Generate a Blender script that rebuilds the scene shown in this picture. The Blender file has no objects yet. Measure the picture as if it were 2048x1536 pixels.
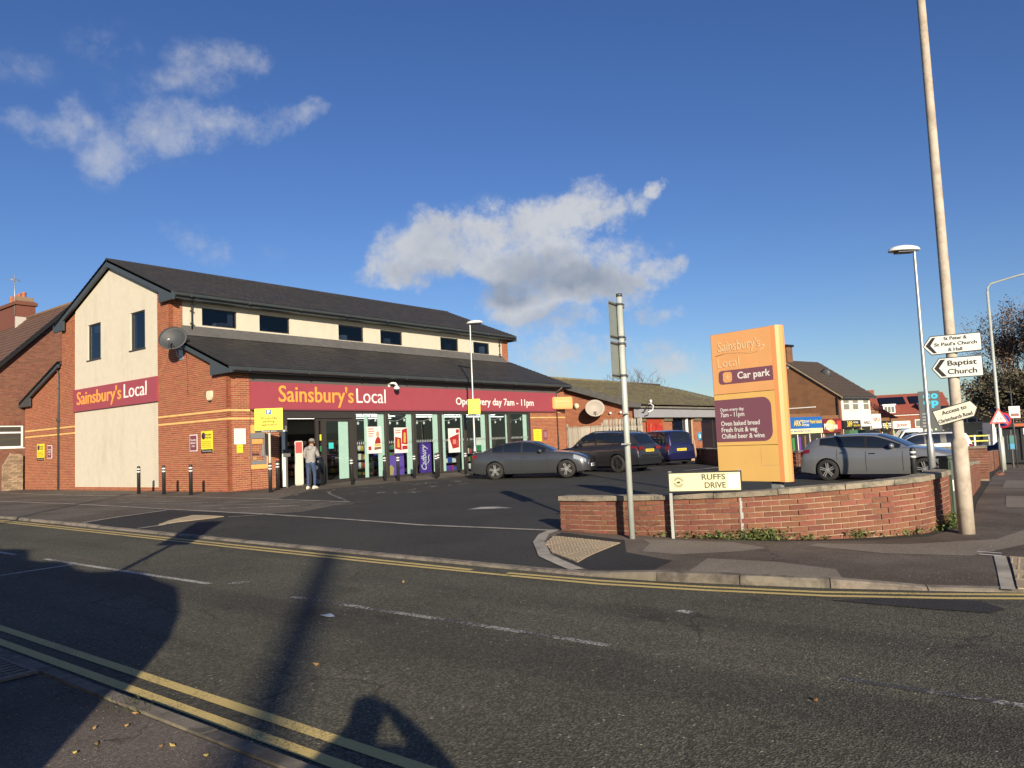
import bpy, bmesh, math, random
from mathutils import Vector, Matrix
from math import sin, cos, tan, pi, radians, sqrt, atan2
random.seed(7)
SC = bpy.context.scene
COL = SC.collection

# ---------------------------------------------------------------- camera, sky, sun, exposure
# Scene frame: x runs along the shop front, y away from it, z up; origin at the shop's near corner. Metres.
CAM = Vector((-15.32, -24.87, 1.35))
F_PX, PITCH, ROLL = 1535.0, math.atan(115/1535.0), 0.0432
HEAD = radians(90-52.01)                       # heading of the lens, measured from +x towards +y
fw0 = Vector((cos(HEAD), sin(HEAD), 0)); rt0 = Vector((sin(HEAD), -cos(HEAD), 0)); up0 = Vector((0, 0, 1))
fw = fw0*cos(PITCH) + up0*sin(PITCH); u_ = up0*cos(PITCH) - fw0*sin(PITCH)
rt = rt0*cos(ROLL) - u_*sin(ROLL); up = u_*cos(ROLL) + rt0*sin(ROLL)
cd = bpy.data.cameras.new('camera'); cam = bpy.data.objects.new('camera', cd); COL.objects.link(cam)
M = Matrix((rt, up, -fw)).transposed().to_4x4(); M.translation = CAM
cam.matrix_world = M
cd.sensor_width = 36; cd.lens = F_PX/2048*36; cd.clip_start = 0.05; cd.clip_end = 3000
SC.camera = cam

SUN_EL = radians(17.5)
SUN_TO = Vector((0.664*cos(SUN_EL), 0.748*cos(SUN_EL), -sin(SUN_EL)))   # the way the light travels
W = bpy.data.worlds.new('World'); SC.world = W; W.use_nodes = True
SKY_STRENGTH = 0.058
sd = bpy.data.lights.new('sun', 'SUN'); sd.energy = 4.9; sd.angle = radians(0.53); sd.color = (1.0, 0.87, 0.68)
sun = bpy.data.objects.new('sun', sd); COL.objects.link(sun)
sun.rotation_euler = SUN_TO.to_track_quat('-Z', 'Y').to_euler()
SC.view_settings.view_transform = 'Standard'; SC.view_settings.look = 'None'
SC.view_settings.exposure = 0.62; SC.view_settings.gamma = 1.0; SC.view_settings.use_curve_mapping = False
SC.cycles.max_bounces = 8; SC.cycles.transparent_max_bounces = 24

def world_nodes():
    nt = W.node_tree; N = nt.nodes; L = nt.links; N.clear()
    def math_(op, a, b=None, clamp=False):
        n = N.new('ShaderNodeMath'); n.operation = op; n.use_clamp = clamp
        for i, v in enumerate((a, b)):
            if v is None: continue
            if isinstance(v, (int, float)): n.inputs[i].default_value = v
            else: L.new(v, n.inputs[i])
        return n.outputs[0]
    out = N.new('ShaderNodeOutputWorld'); bg = N.new('ShaderNodeBackground'); L.new(bg.outputs[0], out.inputs[0])
    bg.inputs[1].default_value = SKY_STRENGTH
    sky = N.new('ShaderNodeTexSky'); sky.sky_type = 'NISHITA'; sky.sun_disc = False
    sky.sun_elevation = SUN_EL; src = -SUN_TO
    sky.sun_rotation = math.atan2(src.x, src.y)
    sky.altitude = 60; sky.air_density = 1.0; sky.dust_density = 0.35; sky.ozone_density = 3.2
    tc = N.new('ShaderNodeTexCoord'); dirv = tc.outputs['Generated']
    sep = N.new('ShaderNodeSeparateXYZ'); L.new(dirv, sep.inputs[0])
    x, y, z = sep.outputs
    az = math_('MULTIPLY', math_('ARCTAN2', y, x), 180/pi)
    el = math_('MULTIPLY', math_('ARCSINE', z), 180/pi)
    # warp the cloud coordinates so that no outline stays an ellipse
    def noise(scale, detail, rough, w=0.0, dist=0.0):
        n = N.new('ShaderNodeTexNoise'); n.noise_dimensions = '4D'
        L.new(dirv, n.inputs['Vector']); n.inputs['W'].default_value = w
        n.inputs['Scale'].default_value = scale; n.inputs['Detail'].default_value = detail
        n.inputs['Roughness'].default_value = rough; n.inputs['Distortion'].default_value = dist
        return n.outputs['Fac']
    az = math_('ADD', az, math_('MULTIPLY', math_('SUBTRACT', noise(9, 6, .62, 3.1), .5), 8.5))
    el = math_('ADD', el, math_('MULTIPLY', math_('SUBTRACT', noise(9, 6, .62, 8.7), .5), 5.0))
    def blobs(lst):
        tot = None
        for (a0, e0, ra, re, rot, s) in lst:
            da = math_('SUBTRACT', az, a0); de = math_('SUBTRACT', el, e0)
            c, sn = cos(radians(rot)), sin(radians(rot))
            p = math_('ADD', math_('MULTIPLY', da, c/ra), math_('MULTIPLY', de, sn/ra))
            q = math_('ADD', math_('MULTIPLY', da, -sn/re), math_('MULTIPLY', de, c/re))
            r2 = math_('ADD', math_('MULTIPLY', p, p), math_('MULTIPLY', q, q))
            m = math_('MULTIPLY', math_('MAXIMUM', math_('SUBTRACT', 1.0, math_('MULTIPLY', r2, .72)), 0.0), s)
            tot = m if tot is None else math_('ADD', tot, m)
        return tot
    main = [(45.2,14.3,2.8,2.6,-30,1),(42,14.8,3.0,2.6,0,1.),(38,14.6,4.2,3.0,0,1.1),(33.6,15.4,3.4,3.0,0,1.1),
            (31.3,17.6,2.2,2.0,0,.9),(28.0,16.9,3.4,1.2,-20,.8),(25.6,18.0,1.2,.9,0,.8),(34,12,5.4,2.2,0,1),(26.8,12.0,2.2,1.0,0,.8),
            (38,10,3.6,1.5,0,.9),(35,9,4.2,1.4,0,.8),(30,10.8,3.4,1.4,0,.9),(36.5,11.6,4.2,2.0,0,.7),(28.6,13.6,2.4,1.4,0,.5),(47.6,12.4,2.0,1.2,0,.6),(31.5,5.6,6.5,1.9,0,.62),(36.5,6.8,4.5,1.5,0,.5),
            (27,9,2.4,1.1,0,.5),(24,4.5,5,1.2,0,.45)]
    thin = [(70.2,20.6,2.8,1.3,0,.62),(68.3,22.0,1.8,1.5,0,.45),(64,21.0,4.0,2.2,-12,.62),(60.5,22.1,4.0,1.8,-12,.55),(56,23.1,3.4,1.1,-8,.55),
            (52.6,23.9,1.6,.8,0,.5),(60,26.0,2.4,1.6,0,.45),(57.0,26.5,2.0,1.1,0,.5),(66.2,26.4,2.8,1.4,0,.25),(65.4,19.2,1.8,1.6,30,.35),
            (60.0,14.6,1.7,1.4,40,.4),(72,24.5,3,1.2,0,.25),(55.4,14.2,1.6,.8,30,.2),(63,24.2,3,1.5,0,.22)]
    # beyond the frame: a few more loose clouds of the same kind, scattered evenly
    far = math_('MULTIPLY', math_('SUBTRACT', noise(2.6, 3, .55, 21.0), .56, True), 4.0, True)
    off = math_('MULTIPLY', math_('SUBTRACT', math_('ABSOLUTE', math_('SUBTRACT', az, 38.0)), 42.0), .1, True)
    far = math_('MULTIPLY', math_('MULTIPLY', far, off), .8)
    fine = math_('ADD', math_('ADD', math_('MULTIPLY', noise(15, 8, .55, 1.0, .3), .5), math_('MULTIPLY', noise(40, 7, .62, 2.0, .3), .32)), math_('MULTIPLY', noise(110, 6, .65, 4.0, .2), .18))
    def density(mm, k, amp, lo, hi, top):
        d = math_('ADD', math_('MULTIPLY', mm, k), math_('MULTIPLY', math_('SUBTRACT', fine, .5), amp))
        mr = N.new('ShaderNodeMapRange'); mr.interpolation_type = 'SMOOTHSTEP'; L.new(d, mr.inputs[0])
        mr.inputs[1].default_value = lo; mr.inputs[2].default_value = hi; mr.inputs[3].default_value = 0; mr.inputs[4].default_value = top
        return math_('MULTIPLY', mr.outputs[0], math_('MULTIPLY', mm, 3.0, True))
    d1 = density(math_('MINIMUM', math_('ADD', blobs(main), far), 1.15), .95, 3.6, .14, 1.15, .94)
    d2 = density(math_('MINIMUM', blobs(thin), 1.0), 1.0, 4.2, -.10, 1.6, .70)
    dens = math_('MAXIMUM', d1, d2)
    shade = math_('MULTIPLY', blobs([(36,11.9,4.6,1.9,0,.9),(31,11.2,3.4,1.4,0,.8),(40,10.8,3.0,1.2,0,.8),(35,8.6,4,1.0,0,.6),(44,12.4,3,1.0,0,.5)]), 1.0, True)
    sh = math_('ADD', math_('MULTIPLY', shade, .75), math_('MULTIPLY', math_('SUBTRACT', noise(17, 6, .6, 5.5), .45), 1.3), True)
    cm = N.new('ShaderNodeMix'); cm.data_type = 'RGBA'
    L.new(sh, cm.inputs[0]); cm.inputs[6].default_value = (6.9, 7.1, 7.5, 1); cm.inputs[7].default_value = (3.1, 3.6, 4.5, 1)
    # the photograph's sky is a little deeper and more saturated than the raw model
    hs = N.new('ShaderNodeHueSaturation'); hs.inputs['Saturation'].default_value = 1.12; hs.inputs['Value'].default_value = 1.0; hs.inputs['Hue'].default_value = .512
    tint = N.new('ShaderNodeMix'); tint.data_type = 'RGBA'; tint.blend_type = 'MULTIPLY'; tint.inputs[0].default_value = 1.0
    L.new(sky.outputs[0], tint.inputs[6]); tint.inputs[7].default_value = (1.06, 1.12, 1.23, 1)      # the phone's cool daylight balance
    L.new(tint.outputs[2], hs.inputs['Color'])
    mx = N.new('ShaderNodeMix'); mx.data_type = 'RGBA'
    L.new(dens, mx.inputs[0]); L.new(hs.outputs[0], mx.inputs[6]); L.new(cm.outputs[2], mx.inputs[7])
    L.new(mx.outputs[2], bg.inputs[0])
world_nodes()

# ---------------------------------------------------------------- helpers
def thing(name, label, cat, loc=(0, 0, 0), rz=0, group=None, kind=None):
    o = bpy.data.objects.new(name, None); COL.objects.link(o)
    o.empty_display_size = .2
    o.location = loc; o.rotation_euler = (0, 0, rz)
    return tag(o, label, cat, group, kind)
def tag(o, label=None, cat=None, group=None, kind=None):
    if label: o['label'] = label
    if cat: o['category'] = cat
    if group: o['group'] = group
    if kind: o['kind'] = kind
    return o
def copy_tree(o, parent=None):
    c = o.copy(); COL.objects.link(c)
    if parent: c.parent = parent
    for ch in list(o.children): copy_tree(ch, c)
    return c
def link_mesh(name, me, mat=None, parent=None, loc=(0, 0, 0), rot=(0, 0, 0), kind=None):
    o = bpy.data.objects.new(name, me); COL.objects.link(o)
    if mat is not None and len(me.materials) == 0: me.materials.append(mat)
    o.location = loc; o.rotation_euler = rot
    if parent: o.parent = parent
    if kind: o['kind'] = kind
    return o

class MB:
    "collects shapes; build() links them as ONE mesh object"
    def __init__(s): s.bm = bmesh.new(); s.mi = 0
    def face(s, pts):
        vs = [s.bm.verts.new(p) for p in pts]
        f = s.bm.faces.new(vs); f.material_index = s.mi; return f
    def hexa(s, p):      # eight corners, bottom four then top four
        v = [s.bm.verts.new(q) for q in p]
        for f in ((3,2,1,0),(4,5,6,7),(0,1,5,4),(1,2,6,5),(2,3,7,6),(3,0,4,7)):
            s.bm.faces.new([v[i] for i in f]).material_index = s.mi
        return s
    def box(s, x0, x1, y0, y1, z0, z1, m=None):
        p = [Vector(q) for q in ((x0,y0,z0),(x1,y0,z0),(x1,y1,z0),(x0,y1,z0),(x0,y0,z1),(x1,y0,z1),(x1,y1,z1),(x0,y1,z1))]
        if m is not None: p = [m @ q for q in p]
        return s.hexa(p)
    def prism(s, pts, off):    # polygon (3-D points) pushed along off
        off = Vector(off); a = [s.bm.verts.new(p) for p in pts]; b = [s.bm.verts.new(Vector(p)+off) for p in pts]
        n = len(a); s.bm.faces.new(a).material_index = s.mi; s.bm.faces.new(b[::-1]).material_index = s.mi
        for i in range(n): s.bm.faces.new((a[i], b[i], b[(i+1) % n], a[(i+1) % n])).material_index = s.mi
        return s
    def tube(s, path, r, n=8, cap=True):
        path = [Vector(p) for p in path]; rs = r if isinstance(r, (list, tuple)) else [r]*len(path)
        rings = []; ref = None
        for i, p in enumerate(path):
            d = (path[min(i+1, len(path)-1)] - path[max(i-1, 0)]).normalized()
            if ref is None:
                ref = Vector((0, 0, 1)) if abs(d.z) < .9 else Vector((1, 0, 0))
            a = d.cross(ref)
            if a.length < 1e-4: a = d.orthogonal()
            a.normalize(); b = d.cross(a); ref = b.cross(d) if False else ref
            rings.append([s.bm.verts.new(p + (a*cos(2*pi*k/n) + b*sin(2*pi*k/n))*rs[i]) for k in range(n)])
        for i in range(len(rings)-1):
            for k in range(n):
                f = s.bm.faces.new((rings[i][k], rings[i][(k+1) % n], rings[i+1][(k+1) % n], rings[i+1][k])); f.material_index = s.mi; f.smooth = True
        if cap:
            s.bm.faces.new(rings[0][::-1]).material_index = s.mi; s.bm.faces.new(rings[-1]).material_index = s.mi
        return s
    def lathe(s, prof, n=24, m=None, axis='Z', cap=True):
        rings = []
        for (r, h) in prof:
            ring = []
            for k in range(n):
                a = 2*pi*k/n
                p = Vector((r*cos(a), r*sin(a), h))
                if axis == 'Y': p = Vector((r*cos(a), h, r*sin(a)))
                if axis == 'X': p = Vector((h, r*cos(a), r*sin(a)))
                if m is not None: p = m @ p
                ring.append(s.bm.verts.new(p))
            rings.append(ring)
        for i in range(len(rings)-1):
            for k in range(n):
                f = s.bm.faces.new((rings[i][k], rings[i][(k+1) % n], rings[i+1][(k+1) % n], rings[i+1][k])); f.smooth = True; f.material_index = s.mi
        if cap and prof[0][0] > 1e-5: s.bm.faces.new(rings[0][::-1]).material_index = s.mi
        if cap and prof[-1][0] > 1e-5: s.bm.faces.new(rings[-1]).material_index = s.mi
        return s
    def grid(s, rows, smooth=True, closed=False):
        R = [[s.bm.verts.new(p) for p in r] for r in rows]
        for i in range(len(R)-1):
            m = len(R[i])
            for k in range(m if closed else m-1):
                f = s.bm.faces.new((R[i][k], R[i][(k+1) % m], R[i+1][(k+1) % m], R[i+1][k])); f.smooth = smooth; f.material_index = s.mi
        return R
    def mesh(s, name, recalc=True, sharp=None, bevel=0):
        if bevel:
            bmesh.ops.bevel(s.bm, geom=s.bm.edges[:], offset=bevel, segments=2, affect='EDGES', clamp_overlap=True)
        if recalc: bmesh.ops.recalc_face_normals(s.bm, faces=s.bm.faces[:])
        me = bpy.data.meshes.new(name); s.bm.to_mesh(me); s.bm.free()
        if sharp is not None: me.set_sharp_from_angle(angle=radians(sharp))
        return me
    def build(s, name, mat=None, parent=None, loc=(0, 0, 0), rot=(0, 0, 0), kind=None, recalc=True, sharp=None, bevel=0):
        me = s.mesh(name, recalc, sharp, bevel)
        if isinstance(mat, (list, tuple)):
            for q in mat: me.materials.append(q)
            mat = None
        return link_mesh(name, me, mat, parent, loc, rot, kind)

def lerp(a, b, t): return a + (b-a)*t
def pw(keys):
    "smooth monotone-ish interpolation through (x, value) keys"
    xs = [k[0] for k in keys]; ys = [k[1] for k in keys]; n = len(xs)
    d = [(ys[i+1]-ys[i])/(xs[i+1]-xs[i]) for i in range(n-1)]
    m = [d[0]] + [0 if d[i-1]*d[i] <= 0 else 2*d[i-1]*d[i]/(d[i-1]+d[i]) for i in range(1, n-1)] + [d[-1]]
    def f(x):
        if x <= xs[0]: return ys[0]
        if x >= xs[-1]: return ys[-1]
        i = max(j for j in range(n-1) if xs[j] <= x)
        h = xs[i+1]-xs[i]; t = (x-xs[i])/h
        return ((1+2*t)*(1-t)**2)*ys[i] + t*(1-t)**2*h*m[i] + t*t*(3-2*t)*ys[i+1] + t*t*(t-1)*h*m[i+1]
    return f
def smooth01(t): t = min(1., max(0., t)); return t*t*(3-2*t)

# ---------------------------------------------------------------- materials (real-world base colours)
MATS = {}
def nmat(name, col, rough=.7, var=0., vscale=6., spec=.5, metal=0., bump=0., bscale=60., detail=4., col2=None, c2scale=1.5, c2lo=.45, c2hi=.65,
         emit=None, estr=0., coat=0., island=0., streak=None):
    if name in MATS: return MATS[name]
    m = bpy.data.materials.new(name); m.use_nodes = True; nt = m.node_tree; N = nt.nodes; L = nt.links
    b = N['Principled BSDF']; b.inputs['Roughness'].default_value = rough; b.inputs['Metallic'].default_value = metal
    b.inputs['Specular IOR Level'].default_value = spec; b.inputs['Base Color'].default_value = (*col, 1)
    if coat: b.inputs['Coat Weight'].default_value = coat; b.inputs['Coat Roughness'].default_value = .04
    if emit: b.inputs['Emission Color'].default_value = (*emit, 1); b.inputs['Emission Strength'].default_value = estr
    tc = N.new('ShaderNodeTexCoord'); vec = tc.outputs['Object']
    cur = None
    def noise(scale, det, rgh=.6, v=None):
        n = N.new('ShaderNodeTexNoise'); L.new(v or vec, n.inputs['Vector']); n.inputs['Scale'].default_value = scale
        n.inputs['Detail'].default_value = det; n.inputs['Roughness'].default_value = rgh; return n.outputs['Fac']
    def ramp(f, lo, hi):
        r = N.new('ShaderNodeMapRange'); r.interpolation_type = 'SMOOTHSTEP'; L.new(f, r.inputs[0]); r.inputs[1].default_value = lo; r.inputs[2].default_value = hi
        return r.outputs[0]
    def mixc(f, a, bcol):
        x = N.new('ShaderNodeMix'); x.data_type = 'RGBA'
        L.new(f, x.inputs[0])
        for i, c in ((6, a), (7, bcol)):
            if isinstance(c, tuple): x.inputs[i].default_value = (*c, 1)
            else: L.new(c, x.inputs[i])
        return x.outputs[2]
    if col2 is not None: cur = mixc(ramp(noise(c2scale, 5, .65), c2lo, c2hi), col, col2)
    if streak is not None:      # vertical dirt runs
        mp = N.new('ShaderNodeMapping'); L.new(vec, mp.inputs[0]); mp.inputs['Scale'].default_value = (1.1, 1.1, .26)
        f = ramp(noise(1.1, 7, .72, mp.outputs[0]), .46, .80)
        cur = mixc(f, cur if cur is not None else col, streak)
    if var:
        hv = N.new('ShaderNodeHueSaturation'); f = noise(vscale, detail)
        mr = N.new('ShaderNodeMapRange'); L.new(f, mr.inputs[0]); mr.inputs[1].default_value = .25; mr.inputs[2].default_value = .75
        mr.inputs[3].default_value = 1-var; mr.inputs[4].default_value = 1+var; L.new(mr.outputs[0], hv.inputs['Value'])
        if cur is None: hv.inputs['Color'].default_value = (*col, 1)
        else: L.new(cur, hv.inputs['Color'])
        cur = hv.outputs[0]
    if island:      # each separate piece its own tone
        ge = N.new('ShaderNodeNewGeometry'); oi = N.new('ShaderNodeObjectInfo'); ad = N.new('ShaderNodeMath'); ad.operation = 'ADD'
        L.new(ge.outputs['Random Per Island'], ad.inputs[0]); L.new(oi.outputs['Random'], ad.inputs[1])
        fr = N.new('ShaderNodeMath'); fr.operation = 'FRACT'; L.new(ad.outputs[0], fr.inputs[0])
        mr = N.new('ShaderNodeMapRange'); L.new(fr.outputs[0], mr.inputs[0]); mr.inputs[3].default_value = 1-island; mr.inputs[4].default_value = 1+island
        hv = N.new('ShaderNodeHueSaturation'); L.new(mr.outputs[0], hv.inputs['Value'])
        m2 = N.new('ShaderNodeMath'); m2.operation = 'MULTIPLY'; L.new(fr.outputs[0], m2.inputs[0]); m2.inputs[1].default_value = 7.31
        f2 = N.new('ShaderNodeMath'); f2.operation = 'FRACT'; L.new(m2.outputs[0], f2.inputs[0])
        mr2 = N.new('ShaderNodeMapRange'); L.new(f2.outputs[0], mr2.inputs[0]); mr2.inputs[3].default_value = .488; mr2.inputs[4].default_value = .51
        L.new(mr2.outputs[0], hv.inputs['Hue'])
        if cur is None: hv.inputs['Color'].default_value = (*col, 1)
        else: L.new(cur, hv.inputs['Color'])
        cur = hv.outputs[0]
    if cur is not None: L.new(cur, b.inputs['Base Color'])
    if bump:
        bp = N.new('ShaderNodeBump'); bp.inputs['Strength'].default_value = bump; bp.inputs['Distance'].default_value = .02
        L.new(noise(bscale, 4, .7), bp.inputs['Height']); L.new(bp.outputs[0], b.inputs['Normal'])
    MATS[name] = m; return m

def glassmat(name, tint=(.9, .95, .95), ior=1.5):
    if name in MATS: return MATS[name]
    m = bpy.data.materials.new(name); m.use_nodes = True; nt = m.node_tree; N = nt.nodes; L = nt.links; N.clear()
    o = N.new('ShaderNodeOutputMaterial'); mx = N.new('ShaderNodeMixShader'); lw = N.new('ShaderNodeLayerWeight'); lw.inputs[0].default_value = .5; pw_ = N.new('ShaderNodeMath'); pw_.operation = 'POWER'; L.new(lw.outputs['Facing'], pw_.inputs[0]); pw_.inputs[1].default_value = 4.0
    fr = N.new('ShaderNodeMath'); fr.operation = 'MULTIPLY_ADD'; L.new(pw_.outputs[0], fr.inputs[0]); fr.inputs[1].default_value = .9; fr.inputs[2].default_value = .045
    t = N.new('ShaderNodeBsdfTransparent'); t.inputs[0].default_value = (*tint, 1); g = N.new('ShaderNodeBsdfGlossy'); g.inputs['Roughness'].default_value = .01
    L.new(fr.outputs[0], mx.inputs[0]); L.new(t.outputs[0], mx.inputs[1]); L.new(g.outputs[0], mx.inputs[2]); L.new(mx.outputs[0], o.inputs[0])
    MATS[name] = m; return m

def asphalt(name, base, chip, patch, scale=1.0, spec=.35, rough=.85, lanes=False, cracks=.0):
    "tarmac: stone chips, tyre-polished tone bands, stains"
    m = bpy.data.materials.new(name); m.use_nodes = True; nt = m.node_tree; N = nt.nodes; L = nt.links
    b = N['Principled BSDF']; b.inputs['Roughness'].default_value = rough; b.inputs['Specular IOR Level'].default_value = spec
    tc = N.new('ShaderNodeTexCoord'); vec = tc.outputs['Object']
    v = N.new('ShaderNodeTexVoronoi'); v.inputs['Scale'].default_value = 75*scale; L.new(vec, v.inputs['Vector'])
    sepc = N.new('ShaderNodeSeparateColor'); L.new(v.outputs['Color'], sepc.inputs[0])
    r1 = N.new('ShaderNodeMapRange'); L.new(sepc.outputs[0], r1.inputs[0]); r1.inputs[1].default_value = .35; r1.inputs[2].default_value = 1.0
    n1 = N.new('ShaderNodeTexNoise'); n1.inputs['Scale'].default_value = .45; n1.inputs['Detail'].default_value = 6; n1.inputs['Roughness'].default_value = .62; L.new(vec, n1.inputs['Vector'])
    r2 = N.new('ShaderNodeMapRange'); L.new(n1.outputs[0], r2.inputs[0]); r2.inputs[1].default_value = .35; r2.inputs[2].default_value = .68; r2.interpolation_type = 'SMOOTHSTEP'
    mx = N.new('ShaderNodeMix'); mx.data_type = 'RGBA'; L.new(r1.outputs[0], mx.inputs[0]); mx.inputs[6].default_value = (*base, 1); mx.inputs[7].default_value = (*chip, 1)
    m2 = N.new('ShaderNodeMix'); m2.data_type = 'RGBA'; m2.blend_type = 'MULTIPLY'; L.new(r2.outputs[0], m2.inputs[0]); L.new(mx.outputs[2], m2.inputs[6]); m2.inputs[7].default_value = (*patch, 1)
    last = m2.outputs[2]
    def mult(f, col):
        x = N.new('ShaderNodeMix'); x.data_type = 'RGBA'; x.blend_type = 'MULTIPLY'; L.new(f, x.inputs[0]); L.new(last, x.inputs[6]); x.inputs[7].default_value = (*col, 1); return x.outputs[2]
    def rng(o, lo, hi):
        x = N.new('ShaderNodeMapRange'); x.interpolation_type = 'SMOOTHSTEP'; L.new(o, x.inputs[0]); x.inputs[1].default_value = lo; x.inputs[2].default_value = hi; return x.outputs[0]
    if lanes:       # polished wheel tracks and drips, drawn out along the road
        for sx, sy, lo, hi, c in ((1.1, .05, .46, .62, (.72, .72, .74)), (2.6, .16, .56, .70, (1.22, 1.2, 1.16)), (.9, .6, .60, .72, (.66, .66, .66))):
            mp = N.new('ShaderNodeMapping'); L.new(vec, mp.inputs[0]); mp.inputs['Scale'].default_value = (sx, sy, 1); mp.inputs['Location'].default_value = (sx*3, hi*9, 0)
            n = N.new('ShaderNodeTexNoise'); n.inputs['Scale'].default_value = 1.0; n.inputs['Detail'].default_value = 5; n.inputs['Roughness'].default_value = .6; L.new(mp.outputs[0], n.inputs['Vector'])
            last = mult(rng(n.outputs[0], lo, hi), c)
    if cracks:      # thin wandering cracks in some places only
        wn = N.new('ShaderNodeTexNoise'); wn.inputs['Scale'].default_value = 1.6; wn.inputs['Detail'].default_value = 4; L.new(vec, wn.inputs['Vector'])
        mv = N.new('ShaderNodeMix'); mv.data_type = 'RGBA'; mv.blend_type = 'ADD'; mv.inputs[0].default_value = .9; L.new(vec, mv.inputs[6]); L.new(wn.outputs['Color'], mv.inputs[7])
        vc = N.new('ShaderNodeTexVoronoi'); vc.feature = 'DISTANCE_TO_EDGE'; vc.inputs['Scale'].default_value = cracks; L.new(mv.outputs[2], vc.inputs['Vector'])
        n = N.new('ShaderNodeTexNoise'); n.inputs['Scale'].default_value = .5; L.new(vec, n.inputs['Vector'])
        a = rng(vc.outputs['Distance'], .012, .004); b_ = rng(n.outputs[0], .50, .58)
        mm_ = N.new('ShaderNodeMath'); mm_.operation = 'MULTIPLY'; L.new(a, mm_.inputs[0]); L.new(b_, mm_.inputs[1])
        last = mult(mm_.outputs[0], (.55, .54, .53))
    # sparse pale grit
    v3 = N.new('ShaderNodeTexVoronoi'); v3.inputs['Scale'].default_value = 34*scale; L.new(vec, v3.inputs['Vector'])
    s3 = N.new('ShaderNodeSeparateColor'); L.new(v3.outputs['Color'], s3.inputs[0])
    g1 = N.new('ShaderNodeMath'); g1.operation = 'GREATER_THAN'; L.new(s3.outputs[1], g1.inputs[0]); g1.inputs[1].default_value = .975
    g2 = N.new('ShaderNodeMath'); g2.operation = 'LESS_THAN'; L.new(v3.outputs['Distance'], g2.inputs[0]); g2.inputs[1].default_value = .28
    gm = N.new('ShaderNodeMath'); gm.operation = 'MULTIPLY'; L.new(g1.outputs[0], gm.inputs[0]); L.new(g2.outputs[0], gm.inputs[1])
    gk = N.new('ShaderNodeMath'); gk.operation = 'MULTIPLY'; L.new(gm.outputs[0], gk.inputs[0]); gk.inputs[1].default_value = .6
    m3 = N.new('ShaderNodeMix'); m3.data_type = 'RGBA'; L.new(gk.outputs[0], m3.inputs[0]); L.new(last, m3.inputs[6]); m3.inputs[7].default_value = (chip[0]*3.2, chip[1]*3.1, chip[2]*2.8, 1)
    L.new(m3.outputs[2], b.inputs['Base Color'])
    bp = N.new('ShaderNodeBump'); bp.inputs['Strength'].default_value = .9; bp.inputs['Distance'].default_value = .006
    L.new(v.outputs['Distance'], bp.inputs['Height']); L.new(bp.outputs[0], b.inputs['Normal'])
    MATS[name] = m; return m

def wornpaint(name, col, under, cover=.5, scale=40, big=2.0):
    m = bpy.data.materials.new(name); m.use_nodes = True; nt = m.node_tree; N = nt.nodes; L = nt.links
    b = N['Principled BSDF']; b.inputs['Roughness'].default_value = .75; b.inputs['Specular IOR Level'].default_value = .3
    tc = N.new('ShaderNodeTexCoord'); vec = tc.outputs['Object']
    n1 = N.new('ShaderNodeTexNoise'); n1.inputs['Scale'].default_value = scale; n1.inputs['Detail'].default_value = 5; n1.inputs['Roughness'].default_value = .7; L.new(vec, n1.inputs['Vector'])
    n2 = N.new('ShaderNodeTexNoise'); n2.inputs['Scale'].default_value = big; n2.inputs['Detail'].default_value = 3; L.new(vec, n2.inputs['Vector'])
    a = N.new('ShaderNodeMath'); a.operation = 'MULTIPLY_ADD'; L.new(n2.outputs[0], a.inputs[0]); a.inputs[1].default_value = .5; L.new(n1.outputs[0], a.inputs[2])
    r = N.new('ShaderNodeMapRange'); L.new(a.outputs[0], r.inputs[0]); t = .75 + (cover-.5)*.6
    r.inputs[1].default_value = t-.05; r.inputs[2].default_value = t+.06
    mx = N.new('ShaderNodeMix'); mx.data_type = 'RGBA'; L.new(r.outputs[0], mx.inputs[0]); mx.inputs[6].default_value = (*col, 1); mx.inputs[7].default_value = (*under, 1)
    hv = N.new('ShaderNodeHueSaturation'); L.new(mx.outputs[2], hv.inputs['Color']); mr = N.new('ShaderNodeMapRange'); L.new(n2.outputs[0], mr.inputs[0]); mr.inputs[3].default_value = .75; mr.inputs[4].default_value = 1.25
    L.new(mr.outputs[0], hv.inputs['Value']); L.new(hv.outputs[0], b.inputs['Base Color'])
    MATS[name] = m; return m

A_ROAD = asphalt('road_tarmac', (.061, .058, .038), (.170, .160, .118), (.76, .76, .76), lanes=True, cracks=.55)
A_PARK = asphalt('car_park_tarmac', (.033, .0325, .0275), (.077, .076, .065), (.75, .75, .78), 1.3, cracks=.4)
A_PAVE = asphalt('pavement_tarmac', (.105, .091, .073), (.21, .185, .15), (.62, .58, .54), 1.4, cracks=.9)
A_PALE = asphalt('pale_pavement_patch', (.20, .172, .138), (.32, .28, .23), (.80, .78, .75), 1.4)
A_DARK = asphalt('dark_tarmac_patch', (.022, .022, .022), (.052, .050, .048), (.7, .7, .7), 1.3)
A_RED = asphalt('brown_pavement_tarmac', (.115, .095, .076), (.225, .19, .155), (.50, .46, .43), 1.4, cracks=.8)
M_YEL = wornpaint('yellow_road_paint', (.60, .46, .17), (.16, .13, .07), .66, 70)
M_WHT = wornpaint('worn_white_paint', (.50, .48, .43), (.06, .058, .054), .50, 45)
M_WHT2 = wornpaint('very_worn_white_paint', (.46, .44, .40), (.05, .049, .046), .42, 50)
M_KERB = nmat('kerb_concrete', (.20, .172, .132), .9, .2, 9, col2=(.095, .083, .067), c2scale=3, bump=.5, bscale=120, island=.16)
M_EDGE = nmat('edging_stone', (.34, .31, .26), .9, .2, 6, col2=(.20, .185, .155), c2scale=2.2)
M_TACT = nmat('buff_tactile_block', (.36, .29, .19), .9, .12, 8, island=.10, bump=.3, bscale=60)
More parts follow.
